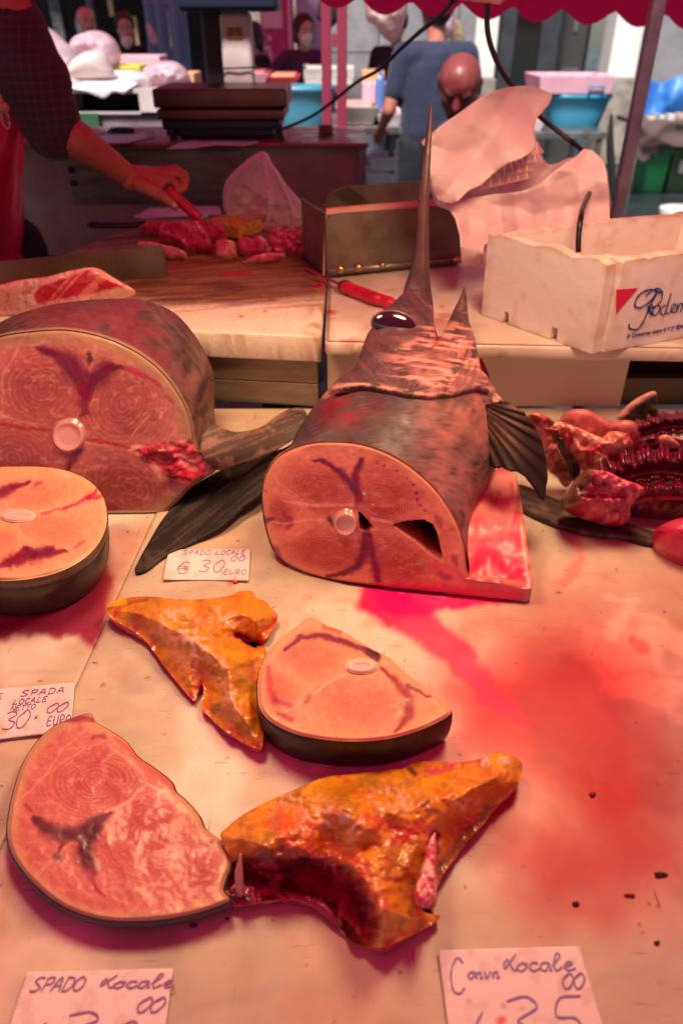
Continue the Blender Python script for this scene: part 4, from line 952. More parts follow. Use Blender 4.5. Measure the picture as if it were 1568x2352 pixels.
def hero_skin(V, K, N):
    px, py = proj(V)
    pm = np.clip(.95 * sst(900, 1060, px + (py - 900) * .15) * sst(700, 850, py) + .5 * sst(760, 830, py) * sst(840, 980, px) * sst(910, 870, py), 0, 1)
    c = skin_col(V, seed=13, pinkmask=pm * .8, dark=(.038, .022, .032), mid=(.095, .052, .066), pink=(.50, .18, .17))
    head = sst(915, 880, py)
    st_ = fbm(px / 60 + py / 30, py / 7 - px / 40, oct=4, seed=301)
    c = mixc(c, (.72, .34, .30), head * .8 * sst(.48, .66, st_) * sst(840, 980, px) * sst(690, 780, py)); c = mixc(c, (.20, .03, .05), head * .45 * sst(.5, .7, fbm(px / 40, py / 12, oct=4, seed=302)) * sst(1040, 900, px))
    c = mixc(c, (.17, .004, .02), .85 * sst(.36, .5, fbm(px / 60, py / 34, oct=3, seed=91)) * sst(95, 30, np.hypot((px - 800) / 1.1, (py - 945) / .62)))
    c = mixc(c, (.40, .20, .12), .5 * sst(110, 10, np.hypot((px - 1040) / .8, (py - 985))) * sst(.4, .6, fbm(px / 22, py / 30, oct=4, seed=92)))
    c = mixc(c, (.20, .14, .15), .55 * sst(.5, .68, fbm((px + py * .7) / 10, (py - px * .5) / 70, oct=4, seed=94)) * sst(1000, 1060, py))
    c = mixc(c, (.075, .032, .036), .9 * sst(670, 590, py)); c = mixc(c, (.15, .05, .055), .6 * sst(640, 600, py) * sst(.5, .65, fbm(px / 6, py / 90, oct=3, seed=95)))
    d, al = seg_dist(px, py, crease); c = mixc(c, (.05, .03, .03), .7 * sst(6, 1, d) * sst(760, 800, px) * sst(.3, .5, fbm(px / 30, py / 30, seed=19))); c = mixc(c, (.78, .38, .30), .6 * sst(22, 10, d) * (py < np.interp(px, [p[0] for p in crease], [p[1] for p in crease]) - 6) * sst(.42, .6, fbm(px / 26, py / 6, seed=7)))
    for q_, w in ((gillarc, 3.5), (mouthl, 3)): d, al = seg_dist(px, py, q_); c = mixc(c, (.08, .03, .03), .85 * sst(w, 1, d))
    for q_ in ([(1080, 830), (1070, 870), (1050, 895)], [(1092, 840), (1085, 875), (1070, 900)], [(1060, 850), (1048, 880)]): d, al = seg_dist(px, py, q_); c = mixc(c, (.17, .08, .08), .7 * sst(6, 2, d))
    d = np.hypot((px - 905) / 60, (py - 750) / 38); c = mixc(c, (.10, .035, .05), .75 * sst(1.35, .9, d))
    c = mixc(c, (.80, .04, .12), .7 * sst(10, 2, np.hypot(px - 1003, py - 786)))
    return c
def lodcol(ob, fix):
    vv = np.empty(len(ob.data.vertices) * 3); ob.data.vertices.foreach_get('co', vv); vv = vv.reshape(-1, 3)
    if fix: vv = hero_fix(vv); ob.data.vertices.foreach_set('co', vv.ravel())
    a_ = ob.data.color_attributes.get('Col') or ob.data.color_attributes.new('Col', 'FLOAT_COLOR', 'POINT')
    cc = np.ones((len(vv), 4)); cc[:, :3] = np.clip(hero_skin(vv, 0, 0), 0, 1); a_.data.foreach_set('color', cc.ravel()); ob.data.update(); return vv
def mkhit(ob):
    vv = np.empty(len(ob.data.vertices) * 3); ob.data.vertices.foreach_get('co', vv); vv = vv.reshape(-1, 3)
    b_ = BVHTree.FromPolygons([tuple(v) for v in vv], [tuple(p.vertices) for p in ob.data.polygons])
    def h(px, py):
        r = rays(px, py); r = r / np.linalg.norm(r); q = b_.ray_cast(Vector(CAM), Vector(r)); return np.array(q[0]) if q[0] else None
    return h
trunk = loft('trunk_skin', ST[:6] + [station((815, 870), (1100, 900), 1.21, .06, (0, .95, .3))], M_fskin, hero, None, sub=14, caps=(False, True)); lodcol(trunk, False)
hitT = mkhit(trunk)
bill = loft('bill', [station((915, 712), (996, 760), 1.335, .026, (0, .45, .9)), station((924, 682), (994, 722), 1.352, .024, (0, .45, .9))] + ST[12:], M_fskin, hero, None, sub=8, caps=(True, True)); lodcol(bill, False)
# head: gill cover lapping over the trunk, drawn in to the bill and split by the mouth
cx_ = np.array([745, 775, 830, 880, 930, 985, 1045, 1095, 1130.]); cy_ = np.array([925, 903, 899, 907, 919, 924, 918, 904, 908.])
hy = []
for a, b_ in zip(cx_, cy_):
    q = hitT(min(max(a, 785), 1110), b_ + 9); hy.append(q[1] if q is not None else 1.06)
hy = np.array(hy)
HO = [(766, 908), (790, 872), (813, 838), (830, 802), (843, 768), (860, 738), (884, 712), (906, 692), (930, 668), (960, 664), (986, 676), (991, 715), (998, 760), (1003, 788), (1016, 764), (1032, 735), (1046, 712), (1072, 712), (1076, 738), (1090, 778), (1099, 828), (1109, 872), (1124, 902), (1095, 904), (1045, 918), (985, 924), (930, 919), (880, 907), (830, 899)]
def head_mid(px, py):
    yb = np.interp(px, cx_, cy_); hb = np.interp(px, cx_, hy) + .012; t_ = np.clip((yb - py) / 215., 0, 1.1)
    return D(px, py, hb + (1.335 - hb) * t_ ** .9)
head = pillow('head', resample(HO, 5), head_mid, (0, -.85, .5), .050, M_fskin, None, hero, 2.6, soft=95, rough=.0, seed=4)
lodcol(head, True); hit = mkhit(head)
he = hit(905, 748); he = D(905, 748, 1.25) if he is None else he
# eye
en = CAM - he; en /= np.linalg.norm(en); er = RT; eu = np.cross(en, er)
el_ = .0325; mb = MB(); V = []; n1, n2 = 28, 14
ey = []
ea = math.radians(-12); e1 = er * math.cos(ea) - eu * math.sin(ea) * -1; e2 = np.cross(en, e1)
for j in range(n2 + 1):
    a = math.pi * j / n2
    for i in range(n1):
        tt = 2 * math.pi * i / n1; ey.append(he - en * .004 + e1 * .0385 * math.sin(a) * math.cos(tt) + e2 * .0225 * math.sin(a) * math.sin(tt) + en * .010 * math.cos(a))
fz = [(j * n1 + i, j * n1 + (i + 1) % n1, (j + 1) * n1 + (i + 1) % n1, (j + 1) * n1 + i) for j in range(n2) for i in range(n1)]
eye = fix_normals(mesh('eye', ey, fz, mat('eye_black', (.006, .006, .012), rough=.04, coat=1.0, spec=.8), hero))
mb = MB(); rp = [he + e1 * .0395 * math.cos(a) + e2 * .0238 * math.sin(a) - en * .004 for a in np.linspace(0, 2 * math.pi, 30)]
tube('eye_rim', rp, .0022, mat('eye_rim', (.16, .05, .06), rough=.3, coat=.4), eye, n=6, sub=1)
# lower jaw
def jaw_col(V, K, N):
    px, py = proj(V); c = skin_col(V, seed=43, pinkmask=.8 * sst(700, 790, py), dark=(.06, .03, .035), mid=(.16, .07, .075), pink=(.58, .22, .20)); return c
JS = [station((1012, 785), (1084, 775), 1.30, .020, (0, .5, .85)), station((1024, 750), (1077, 738), 1.315, .020, (0, .4, .9)), station((1038, 718), (1073, 708), 1.325, .014, (.1, .35, .9)), station((1055, 685), (1071, 680), 1.33, .006, (.1, .3, .9)), station((1065, 658), (1067.5, 658), 1.335, .002, (.1, .3, .9))]
loft('lower_jaw', JS, M_fskin, hero, jaw_col, sub=8, caps=(True, True))
# mouth lining
relief('mouth_lining', [(985, 700), (990, 740), (1000, 788), (1020, 765), (1006, 775), (998, 750), (990, 700)], lambda px, py, d: D(px, py, 1.318), M_wet, lambda px, py, d: np.tile([.62, .10, .12], (len(px), 1)), hero, 4)
# gill opening at the right of the head
relief('gill_opening', [(1098, 825), (1106, 822), (1118, 850), (1136, 905), (1128, 915), (1110, 912), (1098, 905)], lambda px, py, d: D(px, py, 1.19 + .012 * (d > 3)), M_wet, lambda px, py, d: mixc(np.tile([.10, .02, .03], (len(px), 1)), (.78, .06, .16), sst(1122, 1108, px + (860 - py) * .2)), hero, 3)
# pectoral fin
def pf3(px, py):
    u = np.clip((px - 1095) / 160, 0, 1); v = np.clip((py - 925) / 220, 0, 1)
    return D(px, py, 1.075 - .055 * np.sin(u * 2.6) - .09 * v)
def pfc():
    out = [(1094, 948), (1112, 930), (1150, 925), (1185, 936), (1215, 962), (1240, 1005), (1253, 1055), (1256, 1105), (1247, 1150), (1234, 1128), (1216, 1104), (1184, 1084), (1158, 1078), (1150, 1074), (1122, 1070), (1104, 1035), (1092, 985)]
    o2 = resample(catmull(out, 5, True), 4)
    def cf(px, py, d):
        a = np.arctan2(py - 915, px - 1075); r = np.hypot(py - 915, px - 1075)
        n = fbm(a * 26 + r / 220, r / 160, oct=4, seed=5); c = mixc(np.tile([.022, .014, .016], (len(px), 1)), (.17, .075, .06), .95 * sst(.47, .64, n) * sst(195, 60, r - (px - 1100) * .2)); return mixc(c, (.30, .16, .12), .7 * sst(30, 0, r))
    def t3(px, py, d):
        P = pf3(px, py); a = np.arctan2(py - 915, px - 1075); P[:, 1] += .0022 * np.sin(a * 46); return P
    o, *_ = relief('pectoral_fin', o2, t3, M_fin, cf, hero, 3); sm = o.modifiers.new('thickness', 'SOLIDIFY'); sm.thickness = .004
pfc()
# shoulder knob where the fin joins
kp = D(1112, 925, 1.10); MB().ball(kp, (.030, .03, .018), 20, 12).build('fin_joint', mat('fin_joint', (.55, .30, .25), rough=.35, noise=(40, (.15, .08, .08), .42, .6), bump=(80, .3, .002)), hero, smooth=True)
# opened belly flap, its wet inside facing up
flap = [(1060, 1326), (1056, 1290), (1062, 1240), (1078, 1180), (1100, 1130), (1130, 1086), (1162, 1072), (1184, 1092), (1196, 1150), (1206, 1220), (1214, 1290), (1219, 1352), (1150, 1340)]
def flap3(px, py, d):
    w = sst(0, 26, d); yy = (py - 1080) / 270.; e = np.clip((px - (1178 + 38 * yy)) / 20., 0, 1)
    z = .877 + .055 * (1 - np.clip(yy, 0, 1)) + .012 * sst(0, 1, e) + (fbm(px / 40, py / 40, oct=2, seed=3) - .5) * .006
    return G(px, py, z)
def flapc(px, py, d):
    n = fbm(px / 40, py / 46, oct=3, seed=55); c = mixc(np.tile([.72, .06, .12], (len(px), 1)), (.80, .26, .24), sst(.42, .62, n) * sst(1310, 1180, py))
    c = mixc(c, (.78, .004, .09), .9 * sst(1190, 1300, py + (n - .5) * 160))
    e = px - (1172 + 36 * (py - 1080) / 270.); c = mixc(c, (.86, .42, .33), .85 * sst(-2, 8, e)); c = mixc(c, (.50, .02, .06), .6 * sst(.5, .62, fbm(px / 12, py / 26, oct=3, seed=56)) * sst(-2, 4, e) * sst(24, 16, e)); return c
o, P, loop, Vp, dd = relief('belly_flap', resample(catmull(flap, 4, True), 4), flap3, M_flap, flapc, hero, 3.2)
skirt('flap_edge', P[loop], [lambda r: r, lambda r: drop(r, .852)], M_fskin, hero, lambda V: np.tile([.60, .25, .22], (len(V), 1)) * (.7 + .5 * fbm(V[:, 0] * 90, V[:, 1] * 90, V[:, 2] * 90, seed=2))[:, None], bottom=False)
# ------------------------------------------------------------------ yellow mottled pieces of fish skin
def yellow_col(seed, reds=(), darks=(), whites=()):
    def f(px, py, d):
        n = fbm(px / 40, py / 40, oct=4, seed=seed); n2 = fbm(px / 9, py / 9, oct=4, seed=seed + 1); n3 = fbm(px / 20, py / 20, oct=5, seed=seed + 2)
        c = mixc(np.tile([.70, .27, .012], (len(px), 1)), (.46, .19, .012), .8 * sst(.45, .65, n)); c = mixc(c, (.84, .38, .02), .8 * sst(.55, .7, fbm(px / 55, py / 30, oct=3, seed=seed + 4)))
        c = mixc(c, (.22, .14, .02), .5 * sst(.56, .70, n3)); c = mixc(c, (.58, .07, .02), .5 * sst(.58, .72, fbm(px / 24, py / 24, oct=4, seed=seed + 7)))
        for (q, w, a) in whites:
            dd, al = seg_dist(*clip_wob(px, py, 20, 20, seed), q); c = mixc(c, (.80, .55, .45), a * sst(w, w * .2, dd) * sst(.50, .60, n2))
        for (q, w, a) in darks:
            dd, al = seg_dist(*clip_wob(px, py, 20, 14, seed + 5), q); c = mixc(c, (.07, .012, .012), a * sst(w, w * .4, dd))
        for (q, w, a) in reds:
            dd, al = seg_dist(*clip_wob(px, py, 12, 9, seed + 9), q); c = mixc(c, (.60, .012, .03), a * sst(w, w * .4, dd) * sst(.30, .5, n2))
        return mixc(c, (.45, .02, .06), .6 * sst(5, 1, d) * sst(.4, .55, n3))
    return f
def skinpiece(nm, outline, zfun, colf, label, mt, step=3.6, seed=1):
    o2 = resample(catmull(outline, 4, True), 4)
    c = G(*np.mean(outline, 0), .85); t = thing(nm, (c[0], c[1], .85), label, 'fish piece')
    o, P, loop, V, d = relief('mottled_skin', o2, lambda px, py, d: G(px, py, zfun(px, py, d)), mt, colf, t, step, seed=seed)
    skirt('cut_edge', P[loop], [lambda r: r, lambda r: np.column_stack([r[:, :2] + (r.mean(0)[:2] - r[:, :2]) * .02, r[:, 2] * .4 + .852 * .6]), lambda r: drop(r + (r.mean(0) - r) * .05, .8515)], M_wet,
          t, lambda Vv: mixc(np.tile([.42, .015, .05], (len(Vv), 1)), (.62, .16, .14), sst(.45, .6, fbm(Vv[:, 0] * 70, Vv[:, 1] * 70, Vv[:, 2] * 90, seed=seed))), bottom=True)
    return t
YA = [(243, 1398), (262, 1382), (300, 1372), (345, 1370), (420, 1377), (480, 1375), (535, 1366), (548, 1358), (578, 1358), (590, 1374), (608, 1380), (620, 1394), (637, 1412), (630, 1440), (612, 1466), (592, 1477), (572, 1472), (545, 1458), (562, 1476), (590, 1488), (604, 1478), (610, 1500), (596, 1540), (590, 1580), (600, 1630), (606, 1668), (604, 1700), (598, 1722), (560, 1706), (520, 1682), (486, 1652), (462, 1624), (468, 1590), (462, 1570), (452, 1600), (442, 1608), (405, 1565), (370, 1520), (330, 1468), (290, 1440), (258, 1422)]
def zA(px, py, d):
    ridge, al = seg_dist(px, py, [(260, 1395), (420, 1440), (500, 1500), (560, 1600), (595, 1690)])
    n = fbm(px / 40, py / 40, oct=4, seed=2) - .5
    return .862 + .034 * sst(0, 90, d) + .010 * sst(60, 0, ridge) + n * .013 + (fbm(px / 14, py / 14, oct=3, seed=3) - .5) * .002 - .010 * sst(14, 0, seg_dist(px, py, [(545, 1458), (600, 1482)])[0]) + .012 * sst(40, 0, np.hypot(px - 600, py - 1410))
skinpiece('fish_skin_piece', YA, zA, yellow_col(5, reds=[([(318, 1415), (312, 1455)], 7, .9), ([(352, 1462), (345, 1500), (372, 1540)], 12, .8), ([(345, 1500), (420, 1590), (440, 1605)], 14, .6), ([(270, 1400), (262, 1420)], 7, .8), ([(548, 1462), (572, 1478), (596, 1478)], 12, .8), ([(460, 1570), (452, 1605)], 12, .9), ([(580, 1620), (600, 1640)], 14, .7), ([(530, 1680), (600, 1718)], 9, .6), ([(590, 1470), (632, 1418)], 12, .85)],
    darks=[([(548, 1460), (588, 1482)], 9, .9), ([(463, 1568), (455, 1600)], 6, .85), ([(250, 1400), (340, 1372)], 6, .5)], whites=[([(400, 1430), (440, 1470), (470, 1520)], 60, .8), ([(500, 1410), (540, 1440)], 40, .6), ([(510, 1540), (540, 1620)], 26, .8)]),
    'yellow mottled triangle of fish skin between the dark stacked steaks and the middle steak', M_yellow, seed=4)
YB = [(506, 1922), (522, 1900), (560, 1870), (620, 1838), (690, 1808), (750, 1784), (810, 1778), (870, 1770), (925, 1765), (952, 1750), (1000, 1748), (1060, 1750), (1105, 1742), (1130, 1728), (1155, 1726), (1180, 1738), (1197, 1752), (1196, 1785), (1172, 1822), (1140, 1850), (1112, 1890), (1078, 1925), (1050, 1965), (1020, 2005), (1004, 2040), (1000, 2082), (975, 2086), (965, 2070), (975, 2095), (1012, 2104), (985, 2128), (930, 2155), (880, 2176), (840, 2174), (800, 2158), (782, 2120), (770, 2090), (740, 2066), (690, 2060), (640, 2066), (590, 2072), (545, 2078), (515, 2068), (512, 2030), (528, 1980)]
def zB(px, py, d):
    ridge, al = seg_dist(px, py, [(530, 1930), (680, 1870), (800, 1850), (900, 1860), (1000, 1820), (1160, 1760)])
    r2, _ = seg_dist(px, py, [(800, 1860), (850, 1960), (890, 2080), (890, 2150)])
    n = fbm(px / 50, py / 50, oct=4, seed=12) - .5
    hol = sst(50, 0, seg_dist(px, py, [(560, 2020), (700, 2010), (790, 2050), (830, 2130)])[0])
    return .862 + .036 * sst(0, 100, d) + .020 * sst(100, 0, ridge) + .016 * sst(80, 0, r2) - .024 * hol + n * .018 + (fbm(px / 14, py / 14, oct=3, seed=13) - .5) * .0022 - .010 * sst(16, 0, seg_dist(px, py, [(1000, 1915), (985, 1990)])[0])
def cB(px, py, d):
    c = yellow_col(15, reds=[([(660, 1890), (720, 1960), (800, 2000)], 60, .6), ([(850, 1880), (900, 1920), (960, 1905)], 30, .7), ([(820, 1980), (880, 2100)], 30, .6), ([(1040, 1900), (1080, 1880)], 24, .8), ([(980, 1760), (1100, 1745)], 12, .5)],
        darks=[([(560, 1975), (660, 1955), (760, 1975)], 22, .7), ([(1010, 2000), (1070, 1920), (1120, 1860)], 18, .55), ([(940, 1765), (955, 1780)], 10, .8)], whites=[([(660, 1840), (740, 1870), (800, 1900)], 50, .7), ([(870, 1830), (940, 1830)], 40, .6), ([(1110, 1745), (1165, 1745)], 16, .8), ([(1060, 1850), (1090, 1840)], 20, .6)])(px, py, d)
    x, y = clip_wob(px, py, 24, 22, 60)
    lw = sst(-16, 18, sdf(x, y, [(520, 1975), (620, 1958), (720, 1958), (800, 1985), (845, 2040), (868, 2100), (860, 2180), (780, 2180), (740, 2090), (500, 2090)]))
    n = fbm(px / 12, py / 12, oct=4, seed=66); rc = mixc(np.tile([.20, .006, .015], (len(px), 1)), (.50, .03, .07), sst(.45, .68, n)); rc = mixc(rc, (.05, .004, .01), .8 * sst(.52, .38, fbm(px / 30, py / 14, oct=3, seed=67)))
    c = c * (1 - lw[:, None]) + rc * lw[:, None]
    dd, al = seg_dist(x, y, [(852, 1995), (876, 2050), (885, 2120), (872, 2170)]); c = mixc(c, (.72, .40, .18), .75 * sst(6, 2, dd))
    dd, al = seg_dist(px, py, [(998, 1905), (990, 1960), (972, 2030), (975, 2075)]); c = mixc(c, (.68, .16, .22), .9 * sst(20, 10, dd) * sst(.35, .5, fbm(px / 10, py / 10, seed=70)))
    dd, al = seg_dist(px, py, [(960, 1780), (1010, 1768), (1060, 1755)]); c = mixc(c, (.60, .05, .12), .85 * sst(12, 5, dd) * sst(.35, .5, fbm(px / 14, py / 8, seed=71)))
    return c
tB = skinpiece('fish_skin_piece', YB, zB, cB, 'large wet yellow and red mottled piece of fish skin at the bottom centre', M_yellow, seed=6)
# raised cut rib standing on it and a small tooth
pillow('cut_rib', [(1000, 1905), (1003, 1940), (1000, 1990), (1002, 2030), (998, 2070), (978, 2086), (955, 2078), (947, 2052), (960, 2015), (972, 1975), (984, 1930)], lambda px, py: G(px, py, .893), (0, -.2, 1), .010, M_wet, lambda px, py, d: mixc(np.tile([.62, .06, .14], (len(px), 1)), (.80, .46, .42), sst(.42, .6, fbm(px / 10, py / 14, oct=3, seed=5))), tB, 4, soft=16, rough=.004, rs=9)
tube('white_spine', [G(552, 2052, .868), G(549, 2010, .888), G(553, 1960, .905)], [.0045, .004, .0008], mat('cartilage', (.60, .25, .24), rough=.2, coat=.7), tB, sub=5)
pillow('loose_membrane', [(512, 2040), (540, 2028), (600, 2040), (680, 2050), (740, 2062), (770, 2100), (790, 2140), (760, 2120), (720, 2085), (640, 2066), (580, 2082), (535, 2086), (515, 2070)], lambda px, py: G(px, py, .857), (0, 0, 1), .005, M_wet, lambda px, py, d: np.tile([.30, .01, .07], (len(px), 1)) * (.6 + fbm(px / 12, py / 12, seed=3))[:, None], tB, 4, soft=12, rough=.003)

# ------------------------------------------------------------------ heap of gills and offal at the right
def stand(z0, py0):                              # upright plane through the picture line y=py0 at height z0
    return lambda px, py: D(px, py, G(px, np.full(np.shape(px), py0 * 1.0), z0)[..., 1])
def lump(nm, outline, Y, bulge, cols, label, cat='offal', rough=.008, rs=22, seed=1, group=None, mt=None, lean=0.0, step=4, soft=26, feat=None, sm=True):
    cols = [np.array(c, float) for c in cols]
    def cf(px, py, d):
        n = fbm(px / 22, py / 22, oct=5, seed=seed + 40); n2 = fbm(px / 7, py / 12, oct=4, seed=seed + 41)
        c = np.tile(cols[0], (len(px), 1)); c = mixc(c, cols[1], sst(.42, .60, n)); c = mixc(c, cols[2], .8 * sst(.54, .68, n2))
        if feat: c = feat(px, py, d, c)
        return c
    o2 = resample(catmull(outline, 4, True) if sm else np.array(outline, float), 5); ym = max(p[1] for p in outline)
    o = pillow(nm, o2, lambda px, py: D(px, py, Y + lean * (ym - py) / 200.0), (0, -.8, .6), bulge, mt or M_wet, cf, None, step, soft=soft, rough=rough, rs=rs, seed=seed)
    if label: tag(o, label, cat, group)
    return o
PK = (.66, .20, .19); MG = (.36, .008, .06); DR = (.07, .003, .015); PU = (.26, .008, .09); OR_ = (.70, .33, .24)
lump('offal', [(1212, 955), (1230, 948), (1256, 960), (1278, 980), (1290, 1010), (1312, 1040), (1330, 1070), (1318, 1100), (1298, 1120), (1280, 1098), (1255, 1078), (1240, 1060), (1228, 1020), (1222, 985)], 1.10, .028, [(.30, .03, .05), PK, (.10, .06, .02)], 'long stringy pink and olive strip of fish gut beside the black pectoral fin', seed=2, rough=.012, rs=14)
lump('offal', [(1285, 968), (1300, 945), (1335, 940), (1372, 958), (1400, 968), (1440, 966), (1462, 985), (1462, 1020), (1430, 1040), (1380, 1045), (1330, 1030), (1296, 1005)], 1.16, .035, [(.52, .13, .14), PK, (.30, .12, .13)], 'smooth pink stomach lying at the back of the offal heap', seed=5, rough=.006, rs=40)
lump('offal', [(1250, 985), (1282, 968), (1330, 985), (1380, 1005), (1400, 990), (1440, 1000), (1450, 1035), (1430, 1070), (1395, 1075), (1382, 1105), (1350, 1090), (1322, 1072), (1290, 1040)], 1.10, .026, [OR_, (.55, .06, .07), (.80, .50, .38)], 'pale pink fatty meat with red veins in the middle of the offal heap', seed=9, rough=.014, rs=16)
lump('offal', [(1275, 1008), (1290, 1004), (1300, 1025), (1318, 1048), (1332, 1078), (1325, 1108), (1308, 1096), (1298, 1062), (1284, 1035)], 1.065, .014, [(.015, .006, .006), (.05, .02, .015), (.02, .005, .01)], 'black knobbly clot lying on the pale meat of the heap', seed=15, rough=.008, rs=8)
lump('offal', [(1330, 1090), (1352, 1078), (1392, 1085), (1420, 1100), (1448, 1108), (1470, 1128), (1455, 1150), (1440, 1165), (1432, 1200), (1415, 1212), (1370, 1202), (1330, 1188), (1290, 1165), (1300, 1132), (1318, 1108)], .985, .040, [(.36, .01, .07), (.62, .10, .15), (.18, .005, .07)], 'glistening crimson chunk of meat with dark skin at the front of the heap', seed=19, rough=.020, rs=15,
     feat=lambda px, py, d, c: mixc(c, (.10, .04, .025), .9 * sst(20, 8, seg_dist(px, py, [(1336, 1082), (1318, 1120), (1292, 1158)])[0])))
lump('loose_fin', [(1415, 962), (1432, 938), (1460, 915), (1496, 898), (1508, 906), (1506, 935), (1520, 962), (1540, 985), (1500, 1000), (1462, 985), (1440, 970)], 1.22, .012, [(.03, .025, .02), (.07, .05, .035), (.02, .015, .012)], 'curled black fin with a pale edge standing behind the gills', 'fin', seed=25, rough=.006, mt=M_darkskin, soft=14,
     feat=lambda px, py, d, c: mixc(c, (.62, .30, .27), .9 * sst(12, 5, seg_dist(px, py, [(1415, 960), (1450, 925), (1505, 898)])[0])))
def gill(outline_mid, w_in, w_out, Y, label, teeth=34, seed=1):
    """a gill arch: a curved strip whose outer edge is a comb of filaments"""
    mid = catmull(outline_mid, 12); n = len(mid); tn = np.gradient(mid, axis=0); tn /= np.linalg.norm(tn, axis=1)[:, None]; nr = np.stack([tn[:, 1], -tn[:, 0]], 1)
    m0 = np.mean(mid, 0); c3 = D(m0[0], m0[1], Y); t = thing('gill_arch', (c3[0], c3[1], c3[2]), label, 'gills')
    rng = random.Random(seed); mb = MB()
    for k in range(teeth * 3):
        u = (k + .5) / (teeth * 3) * (n - 1); i = int(u); p = mid[i]; q = nr[i]
        for side, w in ((1, w_out), (-1, w_in)):
            if w <= 0: continue
            L0 = w * rng.uniform(.82, 1.06) * (.86 + .16 * math.sin(k * .35 + seed)); a = p + q * side * 4; b_ = p + q * side * L0 + tn[i] * rng.uniform(-5, 6)
            yo = rng.uniform(-.004, .004) - .012 * (k % 2)
            A = D(a[0], a[1], Y - .012); M_ = D(*(a * .4 + b_ * .6), Y - .020 + yo); B_ = D(b_[0], b_[1], Y - .004 + yo)
            r_ = rng.uniform(.0036, .0052); mb.capsule(A, M_, r_, r_, 6); mb.capsule(M_, B_, r_, .0028, 6)
    mb.build('filaments', mat('gill_filament', (.16, .002, .028), rough=.3, coat=.4, noise=(60, (.07, .001, .02), .4, .6), bump=(130, .4, .002)), t, smooth=True)
    tube('arch', [D(p[0], p[1], Y - .016) for p in mid[::4]], .007, mat('gill_arch_bone', (.42, .05, .04), rough=.25, coat=.6, noise=(70, (.14, .005, .01), .42, .58), bump=(90, .5, .003)), t, n=8, sub=1)
    return t
gill([(1400, 1118), (1440, 1098), (1500, 1085), (1560, 1088), (1620, 1110)], 26, 58, 1.07, 'upper dark red gill comb with toothed edge at the right of the counter', 40, 2)
gill([(1420, 1170), (1470, 1148), (1530, 1140), (1610, 1150)], 0, 34, 1.03, 'lower dark red gill comb tucked under the larger one', 36, 4)
gill([(1470, 1000), (1510, 985), (1560, 980), (1620, 990)], 20, 34, 1.17, 'rear dark red gill comb by the curled black fin', 30, 6)
lump('offal', [(1425, 1150), (1480, 1140), (1560, 1138), (1640, 1150), (1640, 1190), (1560, 1196), (1500, 1192), (1450, 1184), (1432, 1170)], 1.03, .03, [DR, (.12, .004, .02), (.22, .02, .03)], 'dark red gill pouch lying flat under the gill combs', seed=29, rough=.010, rs=14)
lump('offal', [(1460, 1010), (1500, 1000), (1560, 1010), (1640, 1030), (1640, 1080), (1500, 1090), (1450, 1060)], 1.11, .03, [DR, (.10, .004, .02), (.20, .01, .03)], 'blackish red flesh filling the space between the gill combs', seed=31, rough=.010, rs=14)
lump('offal', [(1512, 1004), (1530, 998), (1552, 1012), (1560, 1030), (1530, 1032), (1514, 1024)], 1.08, .012, [(.66, .22, .16), (.60, .15, .12), (.75, .35, .25)], 'small shiny salmon pink lobe among the rear gills', seed=35, rough=.002)
def livf(px, py, d, c):
    n = np.abs(fbm(px / 30 + py / 80, py / 26, oct=3, seed=81) - .5); return mixc(c, (.16, .005, .04), .75 * sst(.03, 0, n))
lump('fish_liver', [(1504, 1240), (1514, 1212), (1540, 1196), (1580, 1186), (1640, 1186), (1700, 1230), (1700, 1330), (1640, 1372), (1575, 1362), (1538, 1330), (1512, 1285)], .93, .055, [(.58, .02, .09), (.60, .06, .13), (.42, .008, .06)], 'smooth crimson rounded organ with dark veins at the right edge', 'offal', seed=39, rough=.004, rs=60, feat=livf, soft=60)
# little scraps on the marble
rng = random.Random(7)
for i, (px, py, r, dk) in enumerate(((540, 1335, 8, 0), (443, 2126, 9, 1), (1322, 2075, 8, 1), (1515, 2008, 9, 1), (1360, 1825, 8, 2), (1508, 2165, 7, 1), (522, 2110, 6, 1), (1445, 2056, 7, 2))):
    out = [(px + r * rng.uniform(.7, 1.3) * (1.8 if i in (3, 7) else 1) * math.cos(a), py + r * rng.uniform(.5, .9) * math.sin(a)) for a in np.linspace(0, 2 * math.pi, 10, endpoint=False)]
    cc_ = [(.55, .05, .06), (.05, .02, .01), (.20, .01, .02)][dk]
    lb = ['tiny red crumb of flesh below the middle price card', 'small dark crumb above the lower left price card', 'small dark crumb below the red wash near the right', 'longish dark crumb at the right edge below the red wash', 'dark red crumb in the middle of the red wash', 'black sliver right of the lower right price card', 'tiny dark fleck under the torn corner of the large steak', 'thin dark red sliver at the right rim of the red wash'][i]
    o = pillow('fish_scrap', out, lambda px, py: G(px, py, .8515), (0, 0, 1), .0022, mat('scrap', cc_, rough=.4), None, None, 3, soft=6, rough=.001, rs=4, seed=i + 1)
    tag(o, lb, 'fish scrap', 'scraps of fish on the marble')

